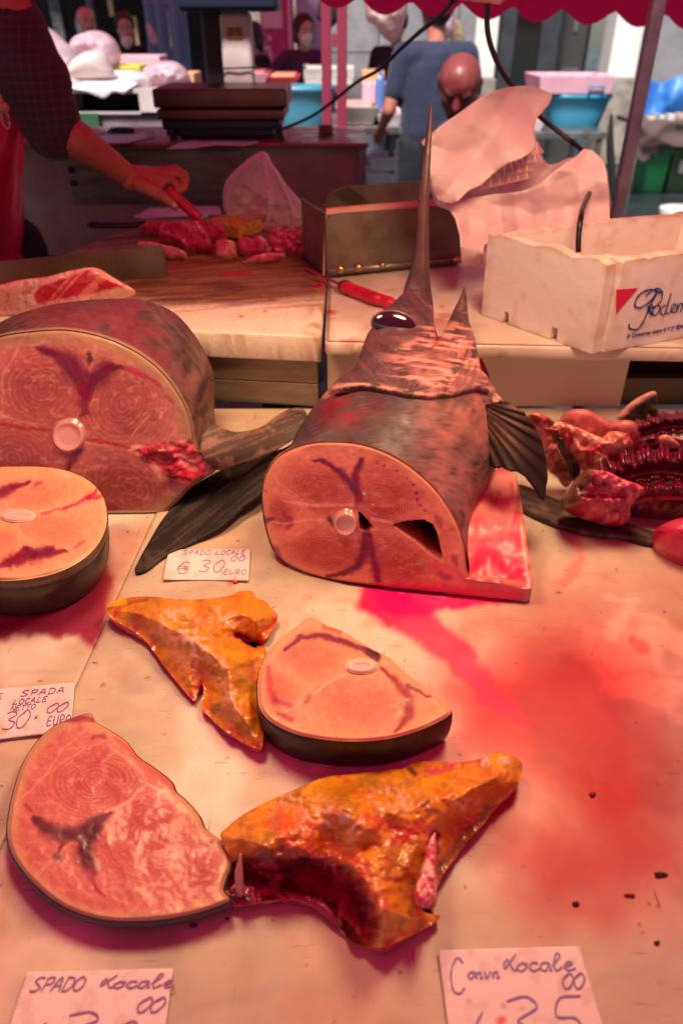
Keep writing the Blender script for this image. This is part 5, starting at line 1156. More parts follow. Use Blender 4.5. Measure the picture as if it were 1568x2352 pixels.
# ------------------------------------------------------------------ handwriting
GL = {'S': [[(.9, .05), (.45, 0), (.1, .25), (.5, .5), (.85, .75), (.4, 1), (0, .92)]], 'P': [[(.15, 1), (.25, 0)], [(.1, .1), (.7, 0), (.9, .28), (.6, .5), (.2, .52)]], 'A': [[(0, 1), (.5, 0), (.85, 1)], [(.15, .65), (.75, .6)]],
      'D': [[(.15, 0), (.1, 1)], [(.05, .02), (.7, .1), (.9, .5), (.6, .95), (.05, 1)]], 'O': [[(.5, 0), (.1, .3), (.1, .8), (.5, 1), (.9, .7), (.9, .25), (.5, 0)]], 'L': [[(.35, 0), (.15, .5), (0, 1), (.9, .9)]], 'C': [[(.9, .15), (.5, 0), (.1, .4), (.2, .9), (.6, 1), (.9, .85)]],
      'E': [[(.9, 0), (.2, .05), (.05, 1), (.85, .95)], [(.15, .5), (.7, .45)]], 'R': [[(.1, 1), (.15, 0), (.75, .05), (.8, .4), (.15, .55), (.9, 1)]], 'U': [[(.1, 0), (.05, .8), (.4, 1), (.8, .75), (.9, 0)]], 'N': [[(0, 1), (.15, 0), (.75, 1), (.9, 0)]], 'T': [[(0, .05), (1, 0)], [(.5, .02), (.4, 1)]],
      '0': [[(.55, 0), (.05, .45), (.2, .95), (.6, .95), (.95, .4), (.75, .02), (.5, .05), (.45, .2)]], '3': [[(.1, .08), (.6, 0), (.85, .2), (.35, .45), (.85, .65), (.6, .98), (0, .95)]], '5': [[(.95, 0), (.3, .05), (.15, .45), (.7, .5), (.85, .8), (.4, 1), (.05, .9)]], '2': [[(.05, .2), (.5, 0), (.9, .2), (.5, .6), (0, .95), (.5, .85), (1, 1)]],
      '€': [[(.95, .1), (.5, 0), (.1, .45), (.4, 1), (.95, .9)], [(0, .4), (.7, .35)], [(0, .6), (.65, .55)]], '£': [[(.95, .0), (.5, .35), (.35, 1), (.1, 1.2)], [(.05, .62), (.8, .55)]], '.': [[(.3, .9), (.4, 1)]], '-': [[(.1, .5), (.6, .48)]], 'x': [[(.1, .4), (.6, .7)], [(.6, .38), (.1, .75)]],
      'l': [[(.1, .75), (.7, .2), (.5, 0), (.25, .5), (.4, 1), (.9, .8)]], 'o': [[(.5, .5), (.1, .75), (.4, 1), (.85, .75), (.5, .5), (.95, .6)]], 'c': [[(.85, .58), (.4, .5), (.15, .8), (.5, 1), (.95, .85)]], 'a': [[(.8, .55), (.3, .55), (.1, .85), (.5, 1), (.8, .6), (.85, 1), (1, .9)]], 'e': [[(.15, .8), (.75, .65), (.5, .5), (.15, .75), (.4, 1), (1, .9)]],
      'n': [[(.1, .55), (.1, 1), (.3, .6), (.6, .6), (.6, 1), (.9, .9)]], 'r': [[(.1, .55), (.15, 1), (.35, .6), (.8, .55)]], 'K': [[(.9, .0), (.3, .6), (.1, .8), (.0, .55), (.25, .3), (.5, .6), (.8, .95), (1.1, .8)]], 'v': [[(.1, .5), (.35, 1), (.8, .5)]], 'i': [[(.2, .5), (.3, 1), (.6, .85)]]}
M_ink = mat('blue_violet_ink', (.24, .18, .48), rough=.5); M_ink2 = mat('purple_ink', (.28, .14, .40), rough=.5)
def quadpt(q, u, v):
    q = np.asarray(q, float); return q[0] * (1 - u) * (1 - v) + q[1] * u * (1 - v) + q[2] * u * v + q[3] * (1 - u) * v
def strokes_to(mb, pts3, r, nrm=(0, 0, 1)):
    P = np.asarray(pts3, float); nrm = np.asarray(nrm, float)
    T = np.gradient(P, axis=0); T /= np.linalg.norm(T, axis=1)[:, None] + 1e-12
    S = np.cross(T, nrm); S /= np.linalg.norm(S, axis=1)[:, None] + 1e-12
    n = len(P); w = r * .72 * (.75 + .45 * np.abs(np.sin(np.arange(n) * .6)))[:, None]
    V = np.vstack([P + S * w, P - S * w, P + S * w + nrm * .0003, P - S * w + nrm * .0003]); F = []
    for i in range(n - 1):
        F += [(i, i + 1, n + i + 1, n + i), (2 * n + i, 3 * n + i, 3 * n + i + 1, 2 * n + i + 1), (i, 2 * n + i, 2 * n + i + 1, i + 1), (n + i, n + i + 1, 3 * n + i + 1, 3 * n + i)]
    mb.add(V, F)
def write(mb, txt, q, u0, v0, w, h, f3, r, slant=.18, gap=1.25):
    for ch in txt:
        if ch != ' ':
            for st in GL[ch]:
                s = catmull(np.array(st), 6) if len(st) > 2 else np.array(st, float)
                s = np.stack([u0 + (s[:, 0] + (1 - s[:, 1]) * slant) * w, v0 + s[:, 1] * h], 1)
                P = np.array([quadpt(q, a, b_) for a, b_ in s]); strokes_to(mb, f3(P[:, 0], P[:, 1], .0005), r)
        u0 += w * gap
def card(q, lab, texts, z=.8512, curl=.004, tilt=0, seed=1, spots=(), ink=M_ink):
    q = np.asarray(q, float); m = q.mean(0); c3 = G(m[0], m[1], z)
    t = thing('price_card', (c3[0], c3[1], c3[2]), lab, 'price card', 'handwritten price cards')
    def f3(px, py, up=0.0):
        px = np.asarray(px, float); py = np.asarray(py, float)
        ux = (px - q[:, 0].min()) / np.ptp(q[:, 0]); uy = (py - q[:, 1].min()) / np.ptp(q[:, 1])
        return G(px, py, z + .0006 + curl * (np.abs(ux - .5) * 2) ** 2 + tilt * (1 - uy) + up)
    out = []
    for i in range(4): out += [q[i] * (1 - s) + q[(i + 1) % 4] * s for s in np.linspace(0, 1, 12, endpoint=False)]
    def cf(px, py, d):
        c = np.tile([.80, .77, .78], (len(px), 1)); c = mixc(c, (.62, .52, .46), .5 * sst(.52, .7, fbm(px / 30, py / 30, oct=4, seed=seed)))
        for (a, b_, r, cc, al) in spots: c = mixc(c, cc, al * sst(r * 1.3, r * .5, np.hypot(*(np.array(clip_wob(px, py, 14, 8, 3)) - np.array([[a], [b_]])))))
        return c
    o, P, loop, V, d = relief('paper', out, lambda px, py, d: f3(px, py), M_card_paper, cf, t, 5, seed=seed)
    sm = o.modifiers.new('thickness', 'SOLIDIFY'); sm.thickness = .0009; sm.offset = -1
    mb = MB()
    for a in texts: write(mb, a[0], q, *a[1:5], f3, a[5], *(a[6:]))
    mb.build('handwriting', ink, t)
    return t
M_card_paper = mat('card_paper', (.8, .77, .78), rough=.55, col=True)
card([(388, 1262), (575, 1260), (571, 1333), (374, 1331)], 'white handwritten price card under the long black fin, left of the swordfish', [('SPADO', .18, .04, .055, .14, .0007), ('LOCALE', .58, .05, .05, .13, .0007), ('€', .13, .42, .15, .38, .0008), ('30', .40, .36, .13, .38, .0009), ('.', .66, .3, .05, .45, .0009), ('00', .77, .22, .075, .17, .0008), ('EURO', .70, .66, .055, .15, .0007), ('-', .8, .85, .08, .1, .0006)], spots=[(427, 1307, 7, (.6, .12, .08), .9), (450, 1320, 4, (.7, .3, .2), .5)], seed=3)
card([(-70, 1588), (172, 1567), (163, 1678), (-70, 1706)], 'handwritten price card at the left edge, half covered by the large steak', [('PESCE', .02, .10, .05, .10, .0007), ('SPADA', .49, .08, .075, .11, .0008, .2, 1.15), ('LOCALE', .42, .24, .045, .10, .0007, .3), ('NETTO', .40, .37, .042, .09, .0006, .3, 1.15), ('30', .32, .48, .13, .34, .0009, .3, .95), ('x', .62, .52, .07, .22, .0007), ('00', .74, .40, .10, .18, .0009, .4, .95), ('EURO', .76, .66, .048, .18, .0008)], spots=[(8, 1680, 12, (.66, .30, .16), .6), (60, 1668, 9, (.66, .4, .25), .5)], seed=5, tilt=.006)
card([(62, 2233), (398, 2224), (372, 2420), (0, 2420)], 'large handwritten price card at the bottom left corner', [('SPADO', .06, .07, .07, .17, .0010, .3, 1.0), ('Kocale', .52, .06, .09, .16, .0010, .3, .92), ('00', .79, .34, .09, .17, .0011, .3, .95), ('£', .08, .62, .14, .5, .0011), ('3', .30, .50, .26, .50, .0012), ('0', .62, .62, .20, .4, .0012)], seed=7, curl=.003, ink=M_ink2)
card([(1006, 2182), (1330, 2173), (1404, 2420), (1037, 2420)], 'large handwritten price card at the bottom right below the red wash', [('C', .04, .08, .11, .34, .0010, .25), ('onvn', .17, .15, .06, .13, .0010, .3, .95), ('Kocale', .43, .06, .09, .16, .0010, .3, .9), ('00', .80, .25, .08, .14, .0011, .3, .95), ('£', .08, .60, .14, .5, .0011), ('3', .34, .46, .26, .52, .0012), ('5', .66, .46, .22, .42, .0012)], spots=[(1150, 2345, 13, (.75, .10, .10), .9), (1155, 2310, 8, (.45, .33, .2), .6), (1200, 2316, 7, (.45, .33, .2), .6), (1075, 2300, 8, (.45, .35, .25), .5)], seed=9, curl=.003)

# ------------------------------------------------------------------ foam box with its printing
bx = thing('foam_box', (.5, 1.5, 1.02), 'chipped white foam fish box with a red triangle and blue lettering on the shelf', 'foam box')
z0 = 1.0215
K0 = G(1358, 813, z0); KL = G(1105, 722, z0); KR3 = G(1568, 775, z0)
dl = KL - K0; Ll = np.linalg.norm(dl); dl /= Ll; dr_ = KR3 - K0; dr_[2] = 0; dr_ /= np.linalg.norm(dr_); Lr = .50
UPV = np.array([0, 0, 1.0]); H0 = .172
def wallmesh(name, O, a, la, nin, th, notches=(), seed=1, top=lambda s: H0, parent=None, flare=.012):
    """upright wall: origin O, direction a, inward normal nin, with a chipped upper rim"""
    sc = 1000.0; out = [(0, 0)]
    for (s0, s1, h) in notches: out += [(s0, 0), (s0, h), (s1, h), (s1, 0)]
    out += [(la, 0)]; S = np.linspace(la, 0, 40)
    for s in S: out.append((s, top(s)))
    V, F, loop = cdt(np.array(out) * sc, 7, seed=seed); V = V / sc; n = len(V)
    s, h = V[:, 0], V[:, 1]; w = fbm(s * 60, h * 60, oct=4, seed=seed) - .5
    P = O + s[:, None] * a + h[:, None] * UPV + nin * (-.5 * flare * h / H0 + w * .0012)[:, None]
    Q = P + nin * (th)
    isb = np.zeros(n, bool); isb[loop] = True
    VV = np.vstack([P, Q]); FF = [f for f in F] + [tuple(i + n for i in f[::-1]) for f in F]
    L0 = list(loop); FF += [(L0[i], L0[(i + 1) % len(L0)], L0[(i + 1) % len(L0)] + n, L0[i] + n) for i in range(len(L0))]
    hh = np.concatenate([h, h]); ss = np.concatenate([s, s])
    n1 = fbm(ss * 45, hh * 45, oct=5, seed=seed + 9); c = np.tile([.80, .75, .72], (len(VV), 1))
    c = mixc(c, (.52, .33, .18), (.30) * sst(.62, .74, n1)); c = mixc(c, (.60, .42, .26), .45 * sst(.03, .0, np.minimum(ss, la - ss)) * sst(.40, .6, n1)); c = mixc(c, (.52, .36, .22), .5 * sst(.02, 0, hh) * sst(.4, .6, n1)); c = mixc(c, (.62, .42, .25), .55 * sst(H0 - .012, H0, hh) * sst(.35, .55, n1))
    return fix_normals(mesh(name, VV, FF, M_styrocol, parent, c, False))
M_styrocol = mat('foam', (.8, .76, .72), rough=.75, col=True, bump=(260, .35, .002), noise=(300, (.90, .87, .84), .5, .75))
nl = np.cross(UPV, dl); nl = nl if nl @ dr_ > 0 else -nl
nr_ = np.cross(UPV, dr_); nr_ = nr_ if nr_ @ dl > 0 else -nr_
TH_ = .026
def rimL(s): return H0 + .003 * math.sin(s * 60) * (s > .02) - .006 * (vnoise(np.array([s * 55]), np.array([1.0]), seed=3)[0] ** 3)
def rimR(s): return H0 - .002 + .004 * math.sin(s * 9 + 1) - .007 * (vnoise(np.array([s * 70]), np.array([3.0]), seed=5)[0] ** 3)
wallmesh('side_wall', K0, dl, Ll, nl, TH_, [(.085, .100, .026), (.212, .226, .024)], 3, rimL, bx)
wallmesh('side_wall', K0 + nl * TH_ * .999 * 0 + dr_ * (TH_ + .0006), dr_, Lr - TH_ * 2 - .001, nr_, TH_, [], 5, rimR, bx)
wallmesh('side_wall', K0 + dl * (Ll - TH_) + dr_ * (TH_ + .0006), dr_, Lr - TH_ * 2 - .001, nr_, TH_, [], 7, lambda s: H0 - .003 + .005 * math.sin(s * 7), bx)
wallmesh('side_wall', K0 + dr_ * Lr, dl, Ll, -nl, TH_, [], 9, lambda s: H0, bx)
mbf = MB(); mbf.quadprism([K0 + dl * .02 + dr_ * .02 + UPV * .004, K0 + dl * (Ll - .02) + dr_ * .02 + UPV * .004, K0 + dl * (Ll - .02) + dr_ * (Lr - .02) + UPV * .004, K0 + dl * .02 + dr_ * (Lr - .02) + UPV * .004], (0, 0, .02)); mbf.build('box_bottom', M_styro, bx)
# printing on the long side: positions in metres along the wall and up it
PF = -nr_                                           # outward normal
def onwall(px, py, up=.002):
    """picture point onto the printed wall"""
    r = rays(px, py); O = K0 - nr_ * up; n = nr_
    tt = ((O - CAM) @ n) / (r @ n); P = CAM + r * tt[..., None]
    h = P[..., 2] - z0; return P + PF * (.5 * .012 * h / H0)[..., None]
M_bluei = mat('navy_print', (.015, .035, .20), rough=.6); M_redi = mat('magenta_print', (.62, .01, .09), rough=.6)
tri = onwall(np.array([1411, 1461, 1412.]), np.array([664, 660, 721.]), .0012)
MB().poly(tri, -PF * .0006).build('red_triangle', M_redi, bx)
logo = MB()
PS = [([(1515, 672), (1490, 664), (1464, 676), (1454, 700), (1468, 706), (1490, 690), (1506, 668), (1490, 700), (1476, 735), (1462, 756), (1444, 754), (1442, 744)], 3), ([(1478, 680), (1500, 662), (1516, 668), (1514, 690), (1496, 706), (1488, 706)], 2.2)]
base = [('r', [(1484, 700), (1495, 724), (1484, 708), (1493, 700), (1496, 704)]), ('o', [(1505, 700), (1496, 712), (1499, 724), (1508, 718), (1512, 704), (1505, 700)]), ('d', [(1526, 700), (1516, 706), (1514, 718), (1522, 722), (1529, 704), (1537, 672), (1527, 712), (1531, 720), (1537, 714)]), ('e', [(1537, 714), (1548, 704), (1546, 697), (1539, 704), (1539, 716), (1548, 716)]), ('m', [(1554, 696), (1550, 716), (1558, 698), (1564, 698), (1560, 716), (1567, 698), (1573, 698), (1571, 714), (1577, 710)])]
for pts, w in PS + [(p, 2.2) for _, p in base]:
    s = catmull(pts, 6); strokes_to(logo, onwall(s[:, 0], s[:, 1], .0014), .0008 * w, PF)
logo.build('printed_lettering', M_bluei, bx)
def textobj(txt, O, ax, ay, size, m, parent, name='lettering', shear=0.0, ext=.0004, sp=1.0):
    cu = bpy.data.curves.new(name, 'FONT'); cu.body = txt; cu.size = 1.0; cu.extrude = ext / size; cu.shear = shear; cu.space_character = sp; cu.resolution_u = 3
    ob_ = bpy.data.objects.new(name, cu); COL.objects.link(ob_); dg = bpy.context.evaluated_depsgraph_get(); me = bpy.data.meshes.new_from_object(ob_.evaluated_get(dg)); bpy.data.objects.remove(ob_)
    me.name = name; v = np.empty(len(me.vertices) * 3, np.float32); me.vertices.foreach_get('co', v); v = v.reshape(-1, 3).astype(float)
    ax = np.asarray(ax, float); ay = np.asarray(ay, float); nz = np.cross(ax, ay); w = np.asarray(O) + v[:, :1] * ax * size + v[:, 1:2] * ay * size + v[:, 2:3] * nz * size
    me.vertices.foreach_set('co', w.ravel()); me.materials.clear(); me.materials.append(m); me.update()
    return link(bpy.data.objects.new(name, me), parent)
o1 = onwall(np.array([1437.]), np.array([777.]), .0016)[0]
textobj('A Conservar entre 0 Y 2° C.', o1, dr_, UPV, .0125, M_bluei, bx, 'storage_text', sp=.92)
o1 = onwall(np.array([1550.]), np.array([755.]), .0016)[0]
textobj('Keep', o1, dr_, UPV, .0125, M_bluei, bx, 'storage_text', sp=.92)
# pale thing at the bottom of the box
pillow('ice_pack', [(1372, 590), (1395, 582), (1425, 590), (1450, 600), (1400, 608), (1375, 604)], lambda px, py: D(px, py, 1.50), (0, -1, .3), .012, M_styro, None, None, 4, soft=12, rough=.004)
tag(bpy.data.objects['ice_pack'], 'pale lump of ice lying inside the foam box', 'ice')
# ------------------------------------------------------------------ things on the cutting board
def Yat(px, py, z): return float(G(px, py, z)[1])
# loin piece with ribs
def loinf(px, py, d, c):
    a = fbm((px + py * .9) / 9, (py - px * .3) / 70, oct=3, seed=3); s = sst(2, 6, sdf(px, py, [(85, 690), (100, 668), (150, 650), (225, 622), (300, 668), (200, 695), (95, 712)]))
    m = mixc(np.tile([.45, .015, .045], (len(px), 1)), (.66, .16, .13), sst(.5, .64, a)); c = c * (1 - s[:, None]) + m * s[:, None]
    dd, al = seg_dist(px, py, [(0, 728), (90, 722), (160, 724), (240, 700), (312, 670)]); return mixc(c, (.74, .40, .30), .8 * sst(10, 4, dd))
lump('fish_loin', [(-60, 672), (0, 658), (50, 645), (95, 640), (120, 636), (175, 622), (225, 617), (262, 638), (312, 669), (280, 684), (240, 700), (200, 716), (150, 728), (100, 726), (60, 720), (0, 728), (-60, 728)], Yat(120, 728, 1.03) + .035, .030, [(.66, .26, .22), (.74, .40, .34), (.45, .10, .16)], 'long pink ribbed loin piece of fish lying at the left edge of the cutting board', 'fish piece', rough=.006, rs=24, seed=51, feat=loinf, soft=30)
# upright steel strip behind it
st = MB(); ya, yb_ = Yat(-40, 668, 1.021), Yat(383, 636, 1.021)
xa, xb = float(G(-60, 672, 1.021)[0]), float(G(385, 636, 1.021)[0])
pts = [(xa, ya, 1.0215), (xb, yb_, 1.0215), (xb + .002, yb_, 1.0215 + .066), (xb - .006, yb_, 1.0215 + .076), (xa, ya, 1.0215 + .060)]
o = st.poly(pts, (.0006, .003, 0)).build('cleaver', mat('blade_steel', (.20, .17, .13), rough=.35, metal=.8, noise=(9, (.13, .10, .07), .4, .7)), None); tag(o, 'wide steel blade standing on edge on the cutting board behind the loin piece', 'blade')
def meatlump(outline, base_y, bulge, cols, lab, seed, grp='meat and fish cut up on the board', rough=.006, cat='meat', mt=None, rs=18):
    cx = np.mean([p[0] for p in outline]); return lump('meat_piece', outline, Yat(cx, base_y, 1.022) + bulge * .8, bulge, cols, lab, cat, rough=rough, rs=rs, seed=seed, group=grp, soft=9, sm=False, step=3.5, mt=mt, feat=lambda px, py, d, c: mixc(c, (.74, .30, .30), .4 * sst(5, 2, d) * sst(.45, .6, fbm(px / 13, py / 13, seed=seed))))
RDM = (.42, .005, .085); RD2 = (.58, .03, .13); WHT = (.50, .16, .17)
meatlump([(318, 528), (345, 512), (400, 512), (440, 520), (430, 535), (400, 545), (330, 540)], 545, .03, [RDM, RD2, (.30, .004, .03)], 'dark red slab of meat nearest the black knife handle', 61)
meatlump([(372, 520), (420, 512), (455, 510), (480, 540), (490, 570), (482, 582), (450, 578), (430, 585), (405, 562), (370, 558), (366, 535)], 585, .03, [RDM, (.32, .008, .04), (.42, .05, .08)], 'large red steak with a grey rind lying in front of the sponge', 62)
meatlump([(450, 510), (490, 512), (515, 520), (524, 545), (510, 560), (470, 560), (452, 535)], 562, .028, [RDM, RD2, (.30, .004, .03)], 'folded red slice of meat touching the front of the sponge', 63)
meatlump([(316, 556), (345, 556), (400, 568), (430, 580), (430, 596), (390, 598), (350, 582), (316, 578)], 598, .02, [WHT, (.66, .18, .18), RD2], 'pale fatty strip at the front of the meat pieces', 64)
meatlump([(494, 558), (515, 552), (540, 556), (545, 590), (525, 598), (498, 592)], 598, .022, [(.72, .22, .16), RD2, WHT], 'pink cube of meat just left of the smaller scraps', 65)
meatlump([(545, 555), (565, 545), (600, 555), (610, 580), (590, 590), (560, 592), (545, 585)], 592, .022, [RDM, (.34, .01, .05), (.40, .05, .07)], 'red cube of meat with a white edge below the sponge corner', 66)
meatlump([(578, 548), (600, 540), (618, 560), (632, 578), (620, 588), (600, 580), (588, 566)], 588, .018, [(.68, .12, .14), RDM, WHT], 'small bright piece leaning on the red cube', 67)
meatlump([(555, 605), (580, 588), (620, 580), (655, 582), (654, 594), (620, 602), (600, 607), (575, 608)], 608, .014, [RD2, WHT, RDM], 'thin ruffled scrap of meat lying nearest the front of the board', 68)
for k, (a, b_) in enumerate(((615, 575), (645, 585), (672, 592), (704, 590))):
    meatlump([(a, 535 + k * 2), (a + 22, 520), (a + 42, 530), (a + 44, 560), (a + 38, 588), (a + 16, 590), (a + 2, 565)], 590, .022, [RDM, (.32, .008, .04), (.42, .05, .08)], ['first of the four ragged red lumps under the clear bag, nearest the sponge', 'second of the four ragged red lumps, right of the one nearest the sponge', 'third of the four ragged red lumps, left of the one at the steel tray', 'last of the four ragged red lumps, touching the steel tray'][k], 70 + k, rough=.009, rs=9)
meatlump([(705, 490), (725, 478), (742, 480), (742, 500), (712, 502)], 503, .02, [RDM, (.34, .01, .05), (.40, .05, .07)], 'small red lump behind, between clear bag and steel tray', 76)
# sponge
sp = MB(); a0 = G(462, 508, 1.05); 
q = [G(472, 536, 1.0215 + .002), G(552, 553, 1.0235), G(604, 536, 1.0235), G(520, 522, 1.0235)]
sp.quadprism(q, (0, 0, .040)); o = sp.build('sponge', mat('sponge', (.60, .28, .03), rough=.9, noise=(90, (.32, .12, .015), .45, .6), bump=(160, .9, .004)), None, bevel=.006); tag(o, 'thick orange sponge lying among the meat on the board', 'sponge')
# paper with knife
pp = MB(); o, *_ = relief('paper_sheet', [(305, 498), (345, 478), (420, 474), (500, 473), (505, 478), (508, 492), (400, 497), (330, 502)], lambda px, py, d: G(px, py, 1.028 + .006 * np.sin(px / 30.)), M_paper, None, None, 6); sm = o.modifiers.new('t', 'SOLIDIFY'); sm.thickness = .001; tag(o, 'sheet of pinkish wrapping paper on the board behind the meat', 'paper')
kn = thing('knife', G(300, 515, 1.04), 'knife with a black handle lying on the board left of the meat', 'knife')
tube('handle', [G(203, 516, 1.045), G(215, 516, 1.045), G(260, 518, 1.045), G(310, 516, 1.045), G(336, 512, 1.045)], [.008, .0145, .0125, .013, .009], M_black, kn, n=12, flat=.7)
kb = [G(334, 507, 1.043), G(334, 519, 1.043), G(420, 514, 1.043), G(470, 505, 1.043), G(430, 503, 1.043)]
MB().poly(kb, (0, 0, .0018)).build('blade', M_steel2, kn)
o, *_ = relief('blade_face', [(560, 540), (612, 535), (616, 545), (640, 552), (605, 552)], lambda px, py, d: G(px, py, 1.035), M_steel2, None, None, 8); tag(o, 'small steel knife blade tip showing between sponge and ragged meat', 'knife blade')
sm = o.modifiers.new('t', 'SOLIDIFY'); sm.thickness = .0015
# clear plastic bag
M_clear = mat('clear_film', (.86, .60, .68), rough=.12, spec=.9, coat=1.0, bump=(22, 1.0, .015), alpha=.28, noise=(10, (.95, .75, .80), .4, .6))
bgo = [(512, 470), (512, 440), (520, 412), (545, 385), (575, 360), (592, 350), (606, 348), (618, 358), (626, 378), (640, 395), (655, 420), (680, 448), (705, 478), (722, 497), (716, 515), (690, 524), (650, 524), (625, 534), (604, 532), (585, 522), (555, 515), (528, 505)]
yb0 = Yat(620, 532, 1.022) + .04
def plastic_bag(nm, outl, Y, bulge, lab, m, grp=None, rough=.02, rs=24, seed=1, soft=50, step=4, cat='plastic bag', folds=()):
    o = pillow(nm, resample(catmull(outl, 4, True), 5), lambda px, py: D(px, py, Y), (0, -1, .15), bulge, m, None, None, step, soft=soft, rough=rough, rs=rs, seed=seed); tag(o, lab, cat, grp); return o
plastic_bag('plastic_bag', bgo, yb0, .05, 'clear crumpled plastic bag standing on the board over the meat', M_clear, rough=.022, rs=22, seed=3, soft=60)
for k, pts in enumerate(([(606, 352), (612, 400), (622, 450), (618, 500), (600, 525)], [(600, 352), (560, 382), (528, 430), (520, 480)], [(622, 372), (650, 425), (668, 470), (676, 515)])):
    P3 = [D(a, b_, yb0 - .052) for a, b_ in pts]; bgm = bpy.data.objects['plastic_bag']
    tube('fold', P3, [.003, .007, .010, .007, .004][:len(P3)], mat('film_fold', (.85, .42, .52), rough=.2, coat=.5, alpha=.35), bgm, n=8, flat=.35)
meatlump([(568, 470), (590, 455), (615, 458), (628, 480), (625, 505), (590, 510), (570, 495)], 530, .02, [RDM, (.34, .01, .05), (.40, .05, .07)], 'red lump of meat seen inside the clear plastic bag', 79)
# red handled tool on the shelf
kt = thing('red_handled_knife', G(840, 680, 1.035), 'knife with a worn magenta handle lying on the marble shelf', 'knife')
hh = 1.036
tube('handle', [G(785, 657, hh), G(795, 661, hh), G(830, 674, hh), G(862, 686, hh), G(880, 690, hh), G(897, 697, hh), G(904, 701, hh)], [.010, .0150, .0145, .0150, .0125, .0135, .006], M_redp, kt, n=14)
tube('end_cap', [G(783, 655, hh), G(790, 658, hh), G(800, 662, hh)], [.011, .0160, .0157], mat('dirty_cap', (.06, .02, .015), rough=.6), kt, n=12)
tube('blade', [G(706, 620, 1.045), G(735, 632, 1.04), G(770, 648, 1.036), G(786, 656, 1.034)], [.002, .005, .007, .006], mat('red_stained_steel', (.30, .01, .07), rough=.4, metal=.3), kt, n=8, flat=.4)
tube('tang', [G(902, 700, 1.034), G(912, 701, 1.03)], .003, M_steel, kt, n=8, sub=1)

# ------------------------------------------------------------------ steel tray box on the shelf
tb_ = thing('steel_tray', (.1, 1.95, 1.02), 'deep stained steel tray with dome bolts along its lower edge, behind the swordfish bill', 'steel tray')
Yl, Yr = Yat(750, 640, 1.022), Yat(1060, 608, 1.022)
TL, TR = D(748, 492, Yl), D(1058, 470, Yr); BL, BR = D(752, 634, Yl), D(1060, 604, Yr)
def inter(p, q, t): return p * (1 - t) + q * t
fr = []
fr = [BL, BR, TR + [0, 0, -.01], inter(TR, TL, .02) + [0, 0, .0], inter(TL, TR, .10), inter(TL, TR, .03) + [0, 0, -.004], TL + [0, 0, -.022]]
dd_ = (BR - BL) / np.linalg.norm(BR - BL); nb = np.array([-dd_[1], dd_[0], 0]); nb = nb if nb[1] > 0 else -nb
MB().poly(fr, nb * .004).build('front_plate', M_tray, tb_) if 'M_tray' in globals() else None
M_tray = mat('stained_tray_steel', (.19, .155, .125), rough=.45, metal=.35, noise=(12, (.11, .085, .065), .4, .68), bump=(30, .12, .001), rnoise=(10, .3, .55))
MB().poly(fr, nb * .004).build('front_plate', M_tray, tb_)
bk = [p + nb * .20 + np.array([0, 0, .0]) for p in (BL, BR)] + [D(968, 414, Yr + .19) * [1, 0, 1] + np.array([0, 1, 0]) * (BR + nb * .2)[1], D(800, 428, Yl + .2), D(768, 436, Yl + .2), D(757, 445, Yl + .2)]
MB().poly(bk, nb * .004).build('back_plate', M_tray, tb_)
MB().quadprism([BL + nb * .005, BR + nb * .005, BR + nb * .199, BL + nb * .199], (0, 0, .004)).build('tray_floor', M_tray, tb_)
MB().quadprism([BL + nb * .005 + [0, 0, .005], BL + nb * .199 + [0, 0, .005], TL + nb * .199, TL + nb * .005], dd_ * .004).build('end_plate', M_tray, tb_)
tube('lower_flange', [BL - nb * .004 + [0, 0, .012], BR - nb * .004 + [0, 0, .012]], .006, M_steel2, tb_, n=8, sub=1)
for (a, b_) in ((778, 624), (817, 616), (870, 612), (1042, 595)):
    t01 = (a - 752) / (1060 - 752.); p = inter(BL, BR, t01); p = p - nb * .008; p[2] += (.016 if a < 1000 else .012)
    MB().ball(p, (.0125, .010, .0105) if a != 870 else (.009, .008, .008), 14, 8).build('dome_bolt', mat('bolt', (.55, .38, .16), rough=.25, metal=1.0), tb_, smooth=True)
o, *_ = relief('paper_lining', [(749, 478), (830, 470), (960, 460), (1058, 452), (1058, 470), (900, 484), (752, 494), (748, 560), (745, 640), (741, 636), (744, 560)], lambda px, py, d: D(px, py, np.interp(px, [745, 1060], [Yl + .012, Yr + .012]) + .03 * sst(494, 460, py + (px - 750) * .07)), mat('pink_lining', (.80, .45, .38), rough=.5, translucent=.3), None, tb_, 5)
o.name = 'lining'
o.modifiers.new('t', 'SOLIDIFY').thickness = .0012
# dark slab painting in the shade of the gap under the tray
MB().poly([BL + nb * .02 - [0, 0, .014], BR + nb * .02 - [0, 0, .014], BR + nb * .19 - [0, 0, .014], BL + nb * .19 - [0, 0, .014]], (0, 0, .012)).build('tray_shade', M_dark, tb_)

# ------------------------------------------------------------------ big waxed bag with the clear boxes
M_wax = mat('waxed_bag', (.88, .72, .76), rough=.5, translucent=.3, bump=(30, .12, .004), noise=(6, (.86, .64, .70), .4, .7))
bgT = thing('waxed_carrier_bag', (.3, 1.95, 1.02), 'pale waxed bag gaping open around clear plastic boxes behind the swordfish', 'bag')
def crumple(px, py, sc, amp, seed):      # faceted creases
    rg = np.random.RandomState(seed); h = 0
    for k in range(7):
        a = rg.uniform(0, math.pi); s_ = sc * rg.uniform(.7, 2.6); w = fbm(px / sc / 2, py / sc / 2, oct=2, seed=seed + k) ** 2 * 3
        u = (px * math.cos(a) + py * math.sin(a)) / s_ + rg.uniform(0, 9) + .25 * fbm(px / 150, py / 150, seed=seed + 20 + k)
        h = h + w * (np.abs((u % 1) - .5) * 2 - .5) * s_ / sc
    return amp * h * .5
